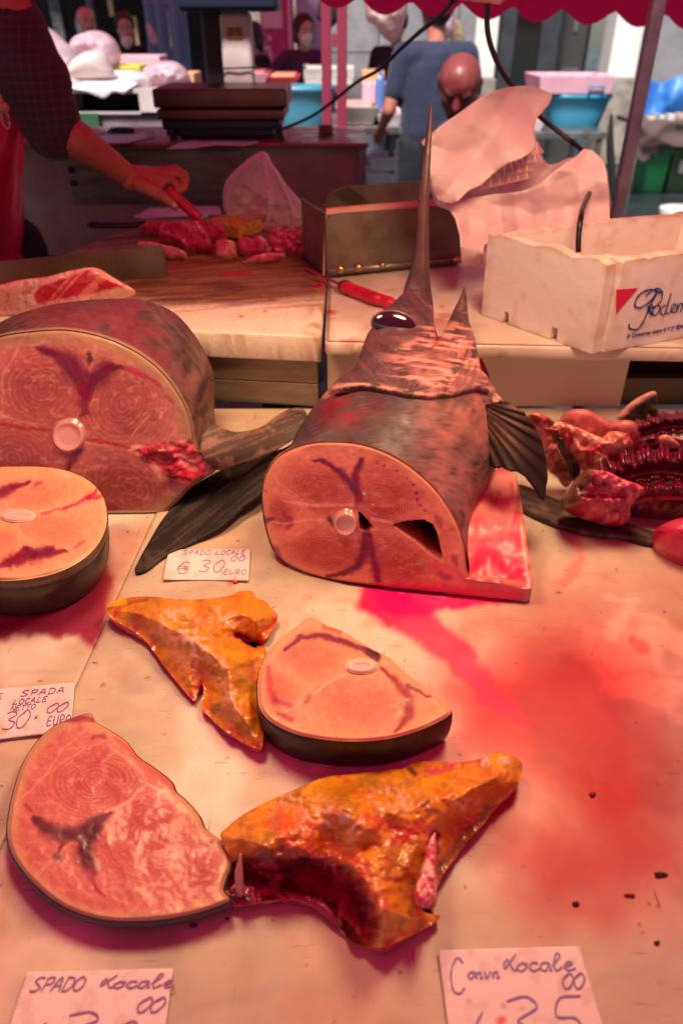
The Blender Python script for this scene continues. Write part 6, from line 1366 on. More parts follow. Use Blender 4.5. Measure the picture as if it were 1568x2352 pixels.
def sheet(nm, outl, yf, amp, sc, seed, m=M_wax, parent=bgT, step=5, th=.0012, smooth_o=True):
    o2 = resample(catmull(outl, 3, True) if smooth_o else outl, 6)
    o, *_ = relief(nm, o2, lambda px, py, d: D(px, py, yf(px, py) + crumple(px, py, sc, amp, seed)), m, None, parent, step, seed=seed)
    sm = o.modifiers.new('t', 'SOLIDIFY'); sm.thickness = th; return o
sheet('flap', [(965, 325), (1000, 298), (1050, 262), (1096, 228), (1130, 210), (1165, 201), (1195, 198), (1225, 199), (1262, 213), (1268, 219), (1258, 240), (1232, 270), (1226, 290), (1230, 325), (1225, 345), (1195, 365), (1165, 375), (1130, 400), (1105, 425), (1075, 437), (1050, 462), (1030, 467), (1005, 462), (990, 430), (985, 370), (978, 340)],
      lambda px, py: 1.66 + .10 * sst(420, 200, py) + .0003 * (px - 965), .045, 90, 5, smooth_o=False)
sheet('bag_body', [(985, 400), (1000, 455), (1035, 470), (1080, 455), (1130, 447), (1200, 440), (1240, 420), (1290, 380), (1325, 358), (1340, 341), (1360, 345), (1385, 370), (1392, 395), (1398, 450), (1399, 510), (1330, 520), (1250, 532), (1180, 545), (1112, 560), (1105, 612), (1060, 612), (1056, 540), (1045, 500), (1020, 468), (996, 462)],
      lambda px, py: 1.66 + .05 * sst(1300, 1050, px) + .05 * sst(520, 350, py), .04, 95, 9, smooth_o=False)
sheet('bag_back', [(1000, 460), (1060, 400), (1130, 380), (1220, 330), (1260, 380), (1320, 360), (1330, 440), (1250, 480), (1120, 500), (1020, 480)], lambda px, py: 1.93 + 0 * px, .04, 70, 14)
M_box = mat('clear_box_plastic', (.88, .50, .58), rough=.1, spec=.9, coat=.8, alpha=.45)
for k in range(4):
    cb = thing('clear_plastic_box', D(1160 + k * 18, 420 - k * 18, 1.80), ['lowest ribbed clear plastic box in the waxed bag', 'second clear plastic box from the bottom in the waxed bag', 'third clear plastic box from the bottom in the waxed bag', 'topmost ribbed clear plastic box in the waxed bag'][k], 'plastic box', 'clear plastic boxes in the waxed bag')
    p0 = D(1098 + k * 26, 434 - k * 21, 1.78 + .006 * k); p1 = D(1216 + k * 10, 408 - k * 20, 1.80); ax = (p1 - p0); la = np.linalg.norm(ax); ax /= la; dn = np.cross(ax, [0, 1, 0]); dn /= np.linalg.norm(dn); dn = dn if dn[2] < 0 else -dn
    MB().quadprism([p0, p0 + ax * la, p0 + ax * (la - .008) - dn * .024, p0 + ax * .008 - dn * .024], (0, .09, .01)).build('tub', M_box, cb, bevel=.003)
    for j in range(11):
        s = .008 + (la - .016) * j / 10.
        MB().capsule(p0 + ax * s + [0, -.002, 0], p0 + ax * s - dn * .022 + [0, -.002, 0], .0016, .0016, 6).build('rib', mat('box_rib', (.95, .72, .55), rough=.1, coat=1), cb) if j % 2 == k % 2 else None
    tube('rim', [p0 - [0, .003, 0], p0 + ax * la - [0, .003, 0], p0 + ax * la + [0, .09, .01]], .002, M_box, cb, n=6, sub=1)
# cables
def cable(lab, pts, r, parent=None):
    o = tube('cable', pts, r, M_cable, None, n=10); tag(o, lab, 'cable'); return o
cable('thick black cable hanging from the lamp block down into the foam box', [D(1120, 8, 1.75), D(1118, 60, 1.76), D(1128, 110, 1.80), D(1152, 165, 1.86), D(1185, 208, 1.92), D(1235, 265, 2.02), D(1285, 305, 2.02), D(1330, 340, 1.98), D(1362, 366, 1.84), D(1362, 420, 1.75), D(1340, 470, 1.60), D(1333, 500, 1.52), D(1328, 540, 1.50), D(1327, 580, 1.49)], .0055)
cable('thin black cable swagged from the lamp block across to the scale', [D(1044, -4, 1.8), D(1010, 36, 2.0), D(965, 72, 2.2), D(920, 112, 2.4), D(870, 160, 2.6), D(820, 188, 2.8), D(770, 228, 2.95), D(730, 258, 3.05), D(700, 275, 3.12), D(665, 290, 3.18), D(645, 297, 3.2)], .0055)
lb = thing('lamp_block', D(1020, 2, 1.85), 'pale rectangular fitting under the awning that the black cables hang from', 'electric fitting')
MB().quadprism([D(872, -22, 1.85), D(1150, 12, 1.85), D(1166, -2, 1.95), D(900, -40, 1.95)], (0, 0, .05)).build('housing', mat('fitting', (.62, .50, .36), rough=.6, noise=(40, (.40, .30, .18), .45, .6)), lb, bevel=.004)

# ------------------------------------------------------------------ weighing scale
sc = thing('weighing_scale', (-.4, 3.2, 1.182), 'large shop scale with steel pan, navy base and white column on the back counter', 'scale')
SY = 3.07
def sX(px, z=1.3): return X_at(px, SY, z)
zt = lambda py: Z_at(py, SY)
MB().box((sX(372), SY + .02, zt(316)), (sX(622), SY + .27, zt(276))).box((sX(366), SY + .0, zt(298)), (sX(640), SY + .28, zt(276))).build('base', M_navy, sc, bevel=.006)
for (a, y_) in ((388, SY + .01), (390, SY + .25), (640, SY + .01), (618, SY + .25)):
    MB().cyl((sX(a), y_, 1.1825), (sX(a), y_, 1.197), .014, .014, 14).cyl((sX(a), y_, 1.195), (sX(a), y_, 1.235), .010, .010, 12).build('foot', M_black, sc, smooth=False)
M_scst = mat('scale_steel', (.17, .085, .075), rough=.33, metal=.9, noise=(6, (.13, .06, .05), .4, .6))
MB().box((sX(360), SY - .02, zt(275)), (sX(652), SY + .29, zt(250))).build('platform', M_scst, sc, bevel=.006)
def pan(x0, x1, y0, y1, z0_, z1_, fl, m, nm, par, th=.003):
    r = [[(x0 + fl, y0 + fl, z0_), (x1 - fl, y0 + fl, z0_), (x1 - fl, y1 - fl, z0_), (x0 + fl, y1 - fl, z0_)], [(x0, y0, z1_), (x1, y0, z1_), (x1, y1, z1_), (x0, y1, z1_)]]
    m_ = MB(); V = [*r[0], *r[1]]; 
    k = th; V2 = [(x0 + fl + k, y0 + fl + k, z0_ + k), (x1 - fl - k, y0 + fl + k, z0_ + k), (x1 - fl - k, y1 - fl - k, z0_ + k), (x0 + fl + k, y1 - fl - k, z0_ + k), (x0 + k, y0 + k, z1_), (x1 - k, y0 + k, z1_), (x1 - k, y1 - k, z1_), (x0 + k, y1 - k, z1_)]
    F = [(0, 3, 2, 1)] + [(i, (i + 1) % 4, (i + 1) % 4 + 4, i + 4) for i in range(4)]; F2 = [(8, 9, 10, 11)] + [(8 + i, 12 + i, 12 + (i + 1) % 4, 8 + (i + 1) % 4) for i in range(4)] + [(4 + i, 4 + (i + 1) % 4, 12 + (i + 1) % 4, 12 + i) for i in range(4)]
    return m_.add(V + V2, F + F2).build(nm, m, par, bevel=.004)
MB().box((sX(356), SY - .03, zt(247)), (sX(660), SY + .31, zt(202))).build('weighing_pan', M_scst, sc, bevel=.008)
colm = MB().box((sX(490), SY + .32, 1.22), (sX(566), SY + .40, zt(24))).build('column', mat('white_column', (.70, .62, .60), rough=.35, noise=(8, (.60, .48, .46), .4, .7)), sc, bevel=.02, seg=4)
MB().box((sX(506), SY + .314, zt(92)), (sX(544), SY + .319, zt(64))).build('rating_plate', mat('brown_plate', (.22, .09, .04), rough=.4, noise=(60, (.45, .25, .12), .5, .6)), colm)
tube('tie', [(sX(488), SY + .312, zt(168)), (sX(530), SY + .306, zt(166)), (sX(568), SY + .312, zt(165)), (sX(568), SY + .41, zt(165)), (sX(488), SY + .41, zt(165)), (sX(488), SY + .312, zt(168))], .0035, M_black, colm, n=6, sub=1)
MB().box((sX(436), SY + .41, 1.20), (sX(500), SY + .47, zt(-10))).build('rear_housing', mat('brown_black', (.022, .010, .014), rough=.5), sc, bevel=.02, seg=3)
hd = MB().box((sX(400), SY + .24, zt(24)), (sX(636), SY + .46, zt(-70))).build('display_head', M_navy, sc, bevel=.02, seg=3)
MB().box((sX(430), SY + .236, zt(-15)), (sX(606), SY + .2395, zt(-55))).build('display', M_glass, hd)
for i, (pts, lab, z_) in enumerate((([(205, 318), (250, 309), (330, 309), (358, 312), (350, 316), (290, 328), (225, 330)], 'pink stained sheet of paper on the back counter left of the scale', 1.185), ([(382, 342), (420, 325), (470, 322), (590, 324), (596, 327), (560, 335), (500, 332), (440, 340)], 'sheet of paper sticking out from under the scale', 1.186))):
    o, *_ = relief('paper_sheet', pts, lambda px, py, d: G(px, py, 1.187 + .002 * np.sin(px / 20.)), M_paper, None, None, 6); o.modifiers.new('t', 'SOLIDIFY').thickness = .001; tag(o, lab, 'paper')
nk = tube('knife_handle', [D(248, 305, 3.3), D(262, 301, 3.3), D(290, 300, 3.3), D(308, 299, 3.3)], [.008, .014, .014, .008], M_navy, None, n=10); nk.name = 'closed_knife'; tag(nk, 'dark blue knife handle lying on the back counter behind the vendor', 'knife')
wb = MB().box((X_at(732, 3.25, 1.2), 3.2, 1.1835), (X_at(764, 3.25, 1.2), 3.26, 1.215)).build('wood_block', M_wood, None, bevel=.004); tag(wb, 'small wooden block on the right end of the back counter', 'block')
pb_ = thing('printed_carton', (-1.1, 3.3, .5), 'white carton with faint red letters on the floor under the back counter', 'carton')
MB().box((X_at(30, 3.3, .7), 3.3, .4), (X_at(118, 3.3, .7), 3.7, .735)).build('carton_body', M_white, pb_, bevel=.005)
textobj('MON', (X_at(62, 3.3, .7), 3.296, .66), (1, 0, 0), (0, 0, 1), .085, mat('faint_red', (.55, .10, .12), rough=.6), pb_, 'printed_word')
pb2 = MB().box((X_at(130, 3.4, .7), 3.35, .4), (X_at(190, 3.4, .7), 3.7, .725)).build('carton', M_white, None, bevel=.005); tag(pb2, 'plain white carton right of the lettered one under the back counter', 'carton')

M_strip = mat('red_sinew', (.42, .004, .05), rough=.35, coat=.3)
for i, (pts, lab) in enumerate((([(718, 656, 1.024), (732, 652, 1.024), (741, 654, 1.023), (746, 664, 1.012), (747, 678, 1.0)], 'thin red strip of sinew hanging over the right corner of the cutting board'), ([(704, 619, 1.024), (715, 624, 1.024), (728, 629, 1.024)], 'short red shred of fish on the board beside the steel tray'))):
    o = tube('sinew_strip', [G(a, b_, c_) for a, b_, c_ in pts], .0045, M_strip, None, n=8, flat=.5); tag(o, lab, 'fish scrap')
# ------------------------------------------------------------------ people
def skinmat(nm, c, c2, rough=.5): return mat(nm, c, rough=rough, noise=(14, c2, .4, .7), bump=(90, .2, .002), sss=.06, coat=.05)
M_sk1 = skinmat('skin_warm', (.52, .25, .16), (.42, .16, .10)); M_sk2 = skinmat('skin_pale', (.62, .36, .27), (.52, .26, .18))
M_hair = mat('dark_hair', (.015, .010, .009), rough=.5, noise=(60, (.05, .03, .02), .45, .6), bump=(120, .6, .004))
M_mask = mat('white_mask', (.78, .74, .72), rough=.7)
def headshape(mb, c, f, r=.105, up=(0, 0, 1)):
    """adds skull, jaw, nose, brow, ears, neck stub; c = head centre, f = facing direction"""
    c = np.array(c, float); f = np.array(f, float); f /= np.linalg.norm(f); up = np.array(up, float); s = np.cross(f, up); s /= np.linalg.norm(s); up = np.cross(s, f)
    k = r / .105
    def B(o, rr): mb.ball(c + (s * o[0] + f * o[1] + up * o[2]) * k, rr * k, 14, 10)
    B((0, -.012, .03), .092); B((0, .012, .035), .086); B((0, .02, -.02), .078); B((0, .035, -.06), .055); B((0, .055, -.092), .032)
    B((.035, .03, -.06), .036); B((-.035, .03, -.06), .036)
    mb.capsule(c + (f * .088 + up * .015) * k, c + (f * .108 - up * .028) * k, .011 * k, .017 * k, 8)
    mb.capsule(c + (f * .082 + up * .028 + s * .045) * k, c + (f * .082 + up * .028 - s * .045) * k, .013 * k, .013 * k, 8)
    mb.capsule(c + (f * .085 - up * .062 + s * .018) * k, c + (f * .085 - up * .062 - s * .018) * k, .012 * k, .012 * k, 8)
    for q in (1, -1): mb.capsule(c + (s * .088 * q + up * .02 - f * .01) * k, c + (s * .084 * q - up * .025 - f * .002) * k, .016 * k, .010 * k, 8)
    return c, f, s, up, k
def facebits(h, par, lips=(.34, .10, .08), lids=None):
    c, f, s, up, k = h
    if lids is not None:
        for q in (1, -1):
            MB().ball(c + (f * .083 + up * .004 + s * .032 * q) * k, (.016 * k, .012 * k, .010 * k), 12, 8).build('eyelid', lids, par, smooth=True)
            tube('eyebrow', [c + (f * .087 + up * .024 + s * .050 * q) * k, c + (f * .095 + up * .028 + s * .034 * q) * k, c + (f * .095 + up * .024 + s * .018 * q) * k], .0028 * k, M_hair, par, n=6, sub=2)
        return
    for q in (1, -1):
        e = MB().ball(c + (f * .086 + up * .004 + s * .032 * q) * k, .011 * k, 10, 8).build('eye', mat('eye_white', (.45, .38, .35), rough=.2), par, smooth=True)
        MB().ball(c + (f * .0945 + up * .003 + s * .032 * q) * k, .0055 * k, 8, 6).build('iris', M_black, e, smooth=True)
        tube('eyebrow', [c + (f * .090 + up * .024 + s * .052 * q) * k, c + (f * .098 + up * .030 + s * .034 * q) * k, c + (f * .099 + up * .026 + s * .016 * q) * k], .004 * k, M_hair, par, n=6, sub=2)
    tube('lips', [c + (f * .088 - up * .062 + s * .024) * k, c + (f * .097 - up * .060) * k, c + (f * .088 - up * .062 - s * .024) * k], .006 * k, mat('lips', lips, rough=.4), par, n=6, sub=3)
def hairshell(h, name, par, drop=.0, seed=1, thick=.010):
    c, f, s, up, k = h; mb = MB()
    mb.ball(c + (-f * .016 + up * .038) * k, (.096 + thick) * k, 16, 12); mb.ball(c + (f * .008 + up * .052) * k, (.082 + thick) * k, 14, 10)
    mb.ball(c + (-f * .045 - up * .01) * k, .075 * k, 12, 8)
    if drop: mb.capsule(c + (-f * .05 + up * 0) * k, c + (-f * .05 - up * drop) * k, .075 * k, .06 * k); [mb.capsule(c + (s * .07 * q + up * .03) * k, c + (s * .078 * q - up * drop * .8 - f * .01) * k, .03 * k, .028 * k) for q in (1, -1)]
    o = remesh(name, mb, .010, M_hair, par, 3); 
    v = np.empty(len(o.data.vertices) * 3, np.float32); o.data.vertices.foreach_get('co', v); v = v.reshape(-1, 3)
    fwd = (v - c) @ f / k; uu = (v - c) @ up / k
    keep = (fwd < .075) | (uu > .055)
    v = v + (-(f * k)[None] * np.maximum(fwd - (.055 + .25 * np.maximum(uu, 0)), 0)[:, None] * .9); o.data.vertices.foreach_set('co', v.astype(np.float32).ravel()); o.data.update(); return o
def arm(mb, pts, rs):
    for i in range(len(pts) - 1): mb.capsule(pts[i], pts[i + 1], rs[i], rs[i + 1])
def hand_simple(mb, w, d, s=1.0, n=(0, 0, 1), curl=.35):
    """palm, four unequal bent fingers and a thumb from wrist w in direction d"""
    w = np.array(w, float); d = np.array(d, float); d /= np.linalg.norm(d); n = np.array(n, float); sd = np.cross(d, n); sd /= np.linalg.norm(sd); n = np.cross(sd, d)
    for q in (-.028, -.010, .010, .028): mb.capsule(w + sd * q * .5 * s, w + d * .085 * s + sd * q * s, .017 * s, .013 * s, 8)
    for q, l in ((-.030, .055), (-.011, .070), (.010, .076), (.030, .068)):
        k0 = w + d * .088 * s + sd * q * s; k1 = k0 + (d * math.cos(curl) - n * math.sin(curl)) * l * .55 * s; k2 = k1 + (d * math.cos(curl * 2.6) - n * math.sin(curl * 2.6)) * l * .5 * s
        mb.capsule(k0, k1, .0105 * s, .0095 * s, 8); mb.capsule(k1, k2, .0095 * s, .0075 * s, 8)
    t0 = w + d * .025 * s + sd * .026 * s; t1 = t0 + (d * .6 + sd * .75) * .038 * s; mb.capsule(t0, t1, .013 * s, .011 * s, 8); mb.capsule(t1, t1 + (d * .95 + sd * .1 - n * .2) * .032 * s, .011 * s, .009 * s, 8)
def person(px, Yp, H, face, label, shirt, trousers, hair='short', mask=None, hip_hand=False, arms_fwd=.3, headz=None, facing_bits=True, grp=None, sleeves='short', skin=None, width=1.0, lean=0.0, hold=None, vx=.016, waist=None):
    """a whole standing figure; px = picture x of the head, Yp = distance, H = height"""
    x = X_at(px, Yp, H - .1); f = np.array([math.sin(face), math.cos(face), 0.0]); s = np.array([f[1], -f[0], 0]); k = H / 1.74; skin = skin or M_sk2
    t = thing('person', (x, Yp, 0), label, 'person', grp); o0 = np.array([x, Yp, 0.0])
    def P(a, b_, c_): return o0 + s * a * k * width + f * (b_ + lean * max(0, c_ - .95)) * k + np.array([0, 0, c_ * k])
    mb = MB(); h = headshape(mb, P(0, .03, 1.60), f + np.array([0, 0, -.12]), .108 * k)
    mb.capsule(P(0, 0, 1.38), P(0, .012, 1.52), .056 * k, .052 * k)
    mb.capsule(P(-.13, 0, 1.37), P(.13, 0, 1.37), .06 * k, .06 * k); mb.capsule(P(0, 0, 1.30), P(0, 0, 1.0), .115 * k, .12 * k)
    shp = MB(); trp = MB()
    hands = []
    for q in (1, -1):
        sh0 = P(.18 * q, 0, 1.38)
        if hip_hand and q == hip_hand: el, wr = P(.42 * q, -.06, 1.17), P(.20 * q, .10, 1.03)
        elif hold: el, wr = P(.26 * q, .02, 1.12), P(.14 * q, .28, 1.12)
        else: el, wr = P(.25 * q, -.02 + arms_fwd * .1, 1.10), P(.24 * q, arms_fwd, .98)
        arm(mb, [sh0, el, wr], [.052 * k, .042 * k, .028 * k]); hand_simple(mb, wr, (wr - el), k, (0, 0, 1))
        se = sh0 * .35 + el * .65 if sleeves == 'short' else None
        if sleeves == 'short': shp.capsule(sh0, se, .070 * k, .062 * k)
        else: shp.capsule(sh0, el, .068 * k, .054 * k); shp.capsule(el, el * .12 + wr * .88, .054 * k, .040 * k)
        hp = P(.095 * q, 0, .93); kn_ = P(.10 * q, .02, .50); an = P(.105 * q, -.01, .09)
        mb.capsule(hp, kn_, .085 * k, .055 * k); mb.capsule(kn_, an, .055 * k, .038 * k); mb.capsule(an + [0, 0, -.045 * k], an + f * .15 * k + [0, 0, -.05 * k], .036 * k, .032 * k)
        trp.capsule(hp, kn_, .105 * k, .078 * k); trp.capsule(kn_, an + [0, 0, .02], .078 * k, .062 * k)
    trp.capsule(P(-.07, 0, .97), P(.07, 0, .97), .118 * k, .118 * k)
    shp.capsule(P(-.14, 0, 1.375), P(.14, 0, 1.375), .078 * k, .078 * k); shp.capsule(P(-.085, 0, 1.28), P(-.075, 0, .98), .108 * k, .118 * k); shp.capsule(P(.085, 0, 1.28), P(.075, 0, .98), .108 * k, .118 * k); shp.capsule(P(0, .03, 1.25), P(0, .02, 1.0), .12 * k, .12 * k); shp.capsule(P(0, -.012, 1.33), P(0, -.012, .98), .128 * k, .13 * k)
    remesh('body', mb, vx, skin, t, 3); remesh('shirt', shp, vx * 1.1, shirt, t, 3); remesh('trousers', trp, vx * 1.1, trousers, t, 3)
    for q in (1, -1):
        an = P(.105 * q, -.01, .05); m_ = MB(); m_.capsule(an - f * .03, an + f * .17 * k + [0, 0, -.005], .05, .042); remesh('shoe', m_, .015, M_black, t, 2)
    if facing_bits: facebits(h, t)
    if hair: hairshell(h, 'hair', t, {'short': 0, 'bob': .10, 'cap': 0}.get(hair, 0))
    c, ff, ss, up, kk = h
    if mask:
        off = {'on': 0, 'chin': -.05}[mask]; m_ = MB(); m_.ball(c + (ff * .052 + up * (-.055 + off)) * kk, .062 * kk, 14, 10); m_.capsule(c + (ff * .10 + up * (-.03 + off)) * kk, c + (ff * .075 + up * (-.095 + off)) * kk, .026 * kk, .03 * kk)
        remesh('face_mask', m_, .010, M_mask, t, 3)
    return t, h
C_blue = mat('navy_blue_cotton', (.024, .03, .075), rough=.85, noise=(4, (.018, .022, .055), .35, .7), bump=(9, .8, .02), sheen=.2)
C_jean = mat('dark_denim', (.03, .034, .055), rough=.85, noise=(6, (.02, .02, .03), .4, .6), bump=(14, .5, .01))
C_black = mat('black_cloth', (.012, .011, .014), rough=.85, bump=(12, .5, .01)); C_plum = mat('plum_knit', (.075, .018, .055), rough=.85, bump=(12, .6, .012)); C_mauve = mat('mauve_cloth', (.25, .12, .20), rough=.85)
person(1008, 5.1, 1.755, math.radians(-12), 'tall man seen from behind in a dark blue t-shirt at the second stall', C_blue, C_jean, 'short', None, arms_fwd=.22, facing_bits=False, width=1.08, skin=skinmat('skin_redlit', (.60, .22, .15), (.50, .14, .10)), vx=.013)
person(912, 7.6, 1.66, math.radians(200), 'black haired man bending behind the tall man in the blue t-shirt', C_black, C_blue, 'short', None, arms_fwd=.25)
person(696, 7.9, 1.62, math.radians(155), 'woman in a plum jumper wearing a face mask, hand on hip', C_plum, C_black, 'bob', 'on', hip_hand=1, sleeves='long')
person(586, 8.3, 1.56, math.radians(235), 'person in black with a white cloth behind the white scale column', C_black, C_black, 'bob', 'on', sleeves='long')
person(286, 8.6, 1.64, math.radians(165), 'dark haired bearded man with a white mask pulled under his chin', C_black, C_black, 'short', 'chin')
person(195, 9.2, 1.70, math.radians(150), 'grey haired man in the dark shop behind the clear bags', C_black, C_black, None, None)
# bald man bending forward behind the bag
def bald():
    Yp = 3.95; c = D(1054, 196, Yp); f = np.array([-.16, -.80, -.60]); f /= np.linalg.norm(f)
    t = thing('person', (c[0] + .05, Yp + .2, 0), 'bald man in navy bending forward, looking down behind the waxed bag', 'person')
    mb = MB(); h = headshape(mb, c, f, .112, up=(0, -.55, .8)); sh0 = np.array([c[0] + .17, Yp + .26, 1.12])
    cb = np.array([c[0] + .03, Yp + .11, c[2] - .05]); mb.capsule(sh0, cb, .065, .06); mb.capsule(sh0, (c[0] + .20, Yp + .50, .95), .13, .13)
    shp = MB(); shp.capsule(sh0 + [-.11, .02, -.03], sh0 + [.13, .02, -.03], .085, .085); shp.capsule(sh0 + [0, .03, -.04], (c[0] + .22, Yp + .50, .95), .155, .15)
    trp = MB(); trp.capsule((c[0] + .12, Yp + .52, .93), (c[0] + .28, Yp + .52, .93), .12, .12)
    for q in (1, -1):
        s0 = sh0 + [.17 * q, .02, -.05]; e0 = s0 + [.05 * q, -.08, -.25]; w0 = e0 + [-.04 * q, -.22, -.02]
        arm(mb, [s0, e0, w0], [.052, .042, .03]); hand_simple(mb, w0, w0 - e0, 1.0); shp.capsule(s0, s0 * .3 + e0 * .7, .07, .062)
        hp = np.array([c[0] + .20 + .09 * q, Yp + .5, .92]); kn_ = hp + [0, -.06, -.43]; an = hp + [0, .02, -.83]
        mb.capsule(hp, kn_, .08, .055); mb.capsule(kn_, an, .055, .04); trp.capsule(hp, kn_, .105, .08); trp.capsule(kn_, an, .08, .065); mb.capsule(an + [0, 0, -.04], an + [0, -.15, -.05], .035, .032)
        m_ = MB(); m_.capsule(an + [0, .02, -.035], an + [0, -.16, -.035], .05, .045); remesh('shoe', m_, .015, M_black, t, 2)
    remesh('body', mb, .008, skinmat('skin_bald', (.27, .055, .055), (.22, .03, .035), .42), t, 4); remesh('shirt', shp, .015, C_blue, t, 3); remesh('trousers', trp, .015, C_jean, t, 3)
    facebits(h, t, lids=mat('eyelid_skin', (.20, .04, .04), rough=.5)); c, ff, s, up, k = h
    m_ = MB(); m_.ball(c + (ff * .045 - up * .085) * k, .05 * k, 12, 8); remesh('stubble', m_, .01, mat('stubble', (.12, .06, .05), rough=.8), t, 2)
bald()

# ------------------------------------------------------------------ the vendor: arm reaching in from the left with a knife
def vendor():
    t = thing('person', (-1.05, 2.2, 0), 'fish vendor in a dark checked shirt and magenta apron reaching in from the left', 'person')
    Yv = 2.22
    def Q(px, py, Y=Yv): return D(px, py, Y)
    mb = MB()
    shd = Q(20, 30, 2.25); elb = Q(120, 292, 2.20); wri = Q(300, 408, 2.27)
    tc = np.array([-1.12, 2.36, 1.20])
    # arm
    arm(mb, [shd, elb, Q(178, 322, 2.20), Q(235, 362, 2.23), wri], [.062, .052, .050, .040, .030])
    # back of the hand and palm
    K = [Q(372, 396, 2.30), Q(378, 404, 2.27), Q(376, 416, 2.25), Q(368, 428, 2.24)]
    for i, k_ in enumerate(K): mb.capsule(wri + np.array([0, .008 - .006 * i, .008 - .006 * i]), k_, .026, .0155, 10)
    mb.capsule(Q(320, 408, 2.27), Q(352, 412, 2.265), .032, .026, 10)
    # four fingers curled round the handle: out over the top, down and back
    F4 = [[K[0], Q(402, 386, 2.295), Q(425, 400, 2.28), Q(420, 420, 2.262), Q(408, 428, 2.256)],
          [K[1], Q(404, 396, 2.275), Q(428, 410, 2.26), Q(424, 434, 2.245), Q(410, 442, 2.245)],
          [K[2], Q(398, 414, 2.25), Q(412, 436, 2.235), Q(402, 452, 2.235)],
          [K[3], Q(384, 434, 2.235), Q(394, 450, 2.225), Q(386, 462, 2.23)]]
    R4 = [[.0130, .0110, .0102, .0095, .008], [.0130, .0112, .0102, .0095, .008], [.0118, .0105, .0095, .008], [.0118, .0105, .0095, .008]]
    for ch, rr in zip(F4[:3], R4[:3]): arm(mb, ch, rr)
    # thumb along the handle
    arm(mb, [Q(322, 424, 2.235), Q(350, 438, 2.215), Q(376, 452, 2.205), Q(392, 466, 2.205), Q(402, 476, 2.208)], [.022, .0190, .0150, .0130, .0105])
    arm(mb, [K[3], Q(362, 446, 2.255), Q(372, 462, 2.25)], [.014, .0115, .009])
    MB().ball(Q(401, 472, 2.197), (.0085, .003, .0085), 10, 8).build('thumb_nail', mat('nail', (.62, .32, .27), rough=.3), t, smooth=True)
    # rest of the body (mostly outside the picture)
    head = MB(); hc = np.array([-1.14, 2.30, 1.74]); headshape(mb, hc, np.array([.75, -.45, -.45]), .108)
    mb.capsule((-1.14, 2.34, 1.50), hc - [0, 0, .05], .06, .058); mb.capsule(shd, (-1.30, 2.45, 1.45), .065, .065); mb.capsule((-1.14, 2.38, 1.42), (-1.14, 2.38, 1.0), .13, .13)
    s2 = np.array([-1.34, 2.50, 1.44]); e2 = np.array([-1.42, 2.40, 1.18]); w2 = np.array([-1.28, 2.18, 1.10]); arm(mb, [s2, e2, w2], [.055, .045, .03]); hand_simple(mb, w2, w2 - e2)
    for q in (1, -1):
        hp = np.array([-1.14 + .09 * q, 2.40, .93]); mb.capsule(hp, hp + [0, -.02, -.43], .085, .056); mb.capsule(hp + [0, -.02, -.43], hp + [0, 0, -.84], .056, .04); mb.capsule(hp + [0, 0, -.86], hp + [.02, -.15, -.88], .04, .035)
    remesh('body', mb, .0042, mat('vendor_skin', (.42, .14, .08), rough=.45, noise=(20, (.36, .09, .06), .4, .7), bump=(140, .35, .0015), sss=.08), t, 2)
    # shirt
    sm_ = MB(); sm_.capsule(shd + [-.04, .03, 0], Q(70, 180, 2.22), .100, .098); sm_.capsule(Q(70, 180, 2.22), Q(122, 296, 2.20), .098, .080)
    sm_.capsule((-1.15, 2.36, 1.50), (-1.16, 2.38, 1.28), .165, .175); sm_.capsule((-1.15, 2.36, 1.28), (-1.15, 2.38, .95), .175, .17); sm_.capsule((-1.22, 2.45, 1.46), s2, .09, .085); sm_.capsule(s2, s2 * .3 + e2 * .7, .085, .075)
    o = remesh('shirt', sm_, .010, None or checked(), t, 4)
    v = np.empty(len(o.data.vertices) * 3, np.float32); o.data.vertices.foreach_get('co', v); v = v.reshape(-1, 3)
    w = (fbm(v[:, 0] * 9 + v[:, 2] * 6, v[:, 2] * 14 - v[:, 0] * 8, v[:, 1] * 9, oct=3, seed=8) - .5) * .026; c = v.mean(0); n = v - c; n /= np.linalg.norm(n, axis=1)[:, None]
    v = v + n * w[:, None]; o.data.vertices.foreach_set('co', v.ravel()); o.data.update()
    tr = MB(); [tr.capsule((-1.14 + .09 * q, 2.40, .95), (-1.14 + .09 * q, 2.38, .50), .115, .08) for q in (1, -1)]; [tr.capsule((-1.14 + .09 * q, 2.38, .50), (-1.14 + .09 * q, 2.40, .12), .08, .065) for q in (1, -1)]; remesh('trousers', tr, .016, C_black, t, 3)
    for q in (1, -1):
        m_ = MB(); m_.capsule((-1.14 + .09 * q, 2.41, .05), (-1.12 + .09 * q, 2.24, .045), .05, .045); remesh('boot', m_, .015, M_black, t, 2)
    # apron: a heavy sheet wrapped over the belly
    ap = [(-190, 262), (-60, 258), (0, 259), (30, 262), (50, 268), (55, 300), (56, 360), (52, 420), (54, 480), (54, 540), (48, 578), (60, 600), (72, 625), (40, 650), (-60, 660), (-190, 660)]
    def a3(px, py, d):
        Yb = 2.12 + .05 * sst(-60, 56, px) - .05 * np.sin(np.clip((py - 260) / 330., 0, 1) * 2.8) + .012 * np.sin(px / 17. + py / 70.); return D(px, py, Yb)
    M_ap = mat('magenta_apron', (.42, .008, .075), rough=.32, coat=.25, noise=(6, (.30, .004, .05), .4, .7), bump=(8, .4, .01))
    o, *_ = relief('apron', resample(catmull(ap, 3, True), 8), a3, M_ap, None, t, 7); o.modifiers.new('t', 'SOLIDIFY').thickness = .002
    tube('strap', [D(-30, 180, 2.10), D(-5, 215, 2.09), D(6, 240, 2.085)], .006, mat('cord', (.45, .30, .16), rough=.7), o, n=8)
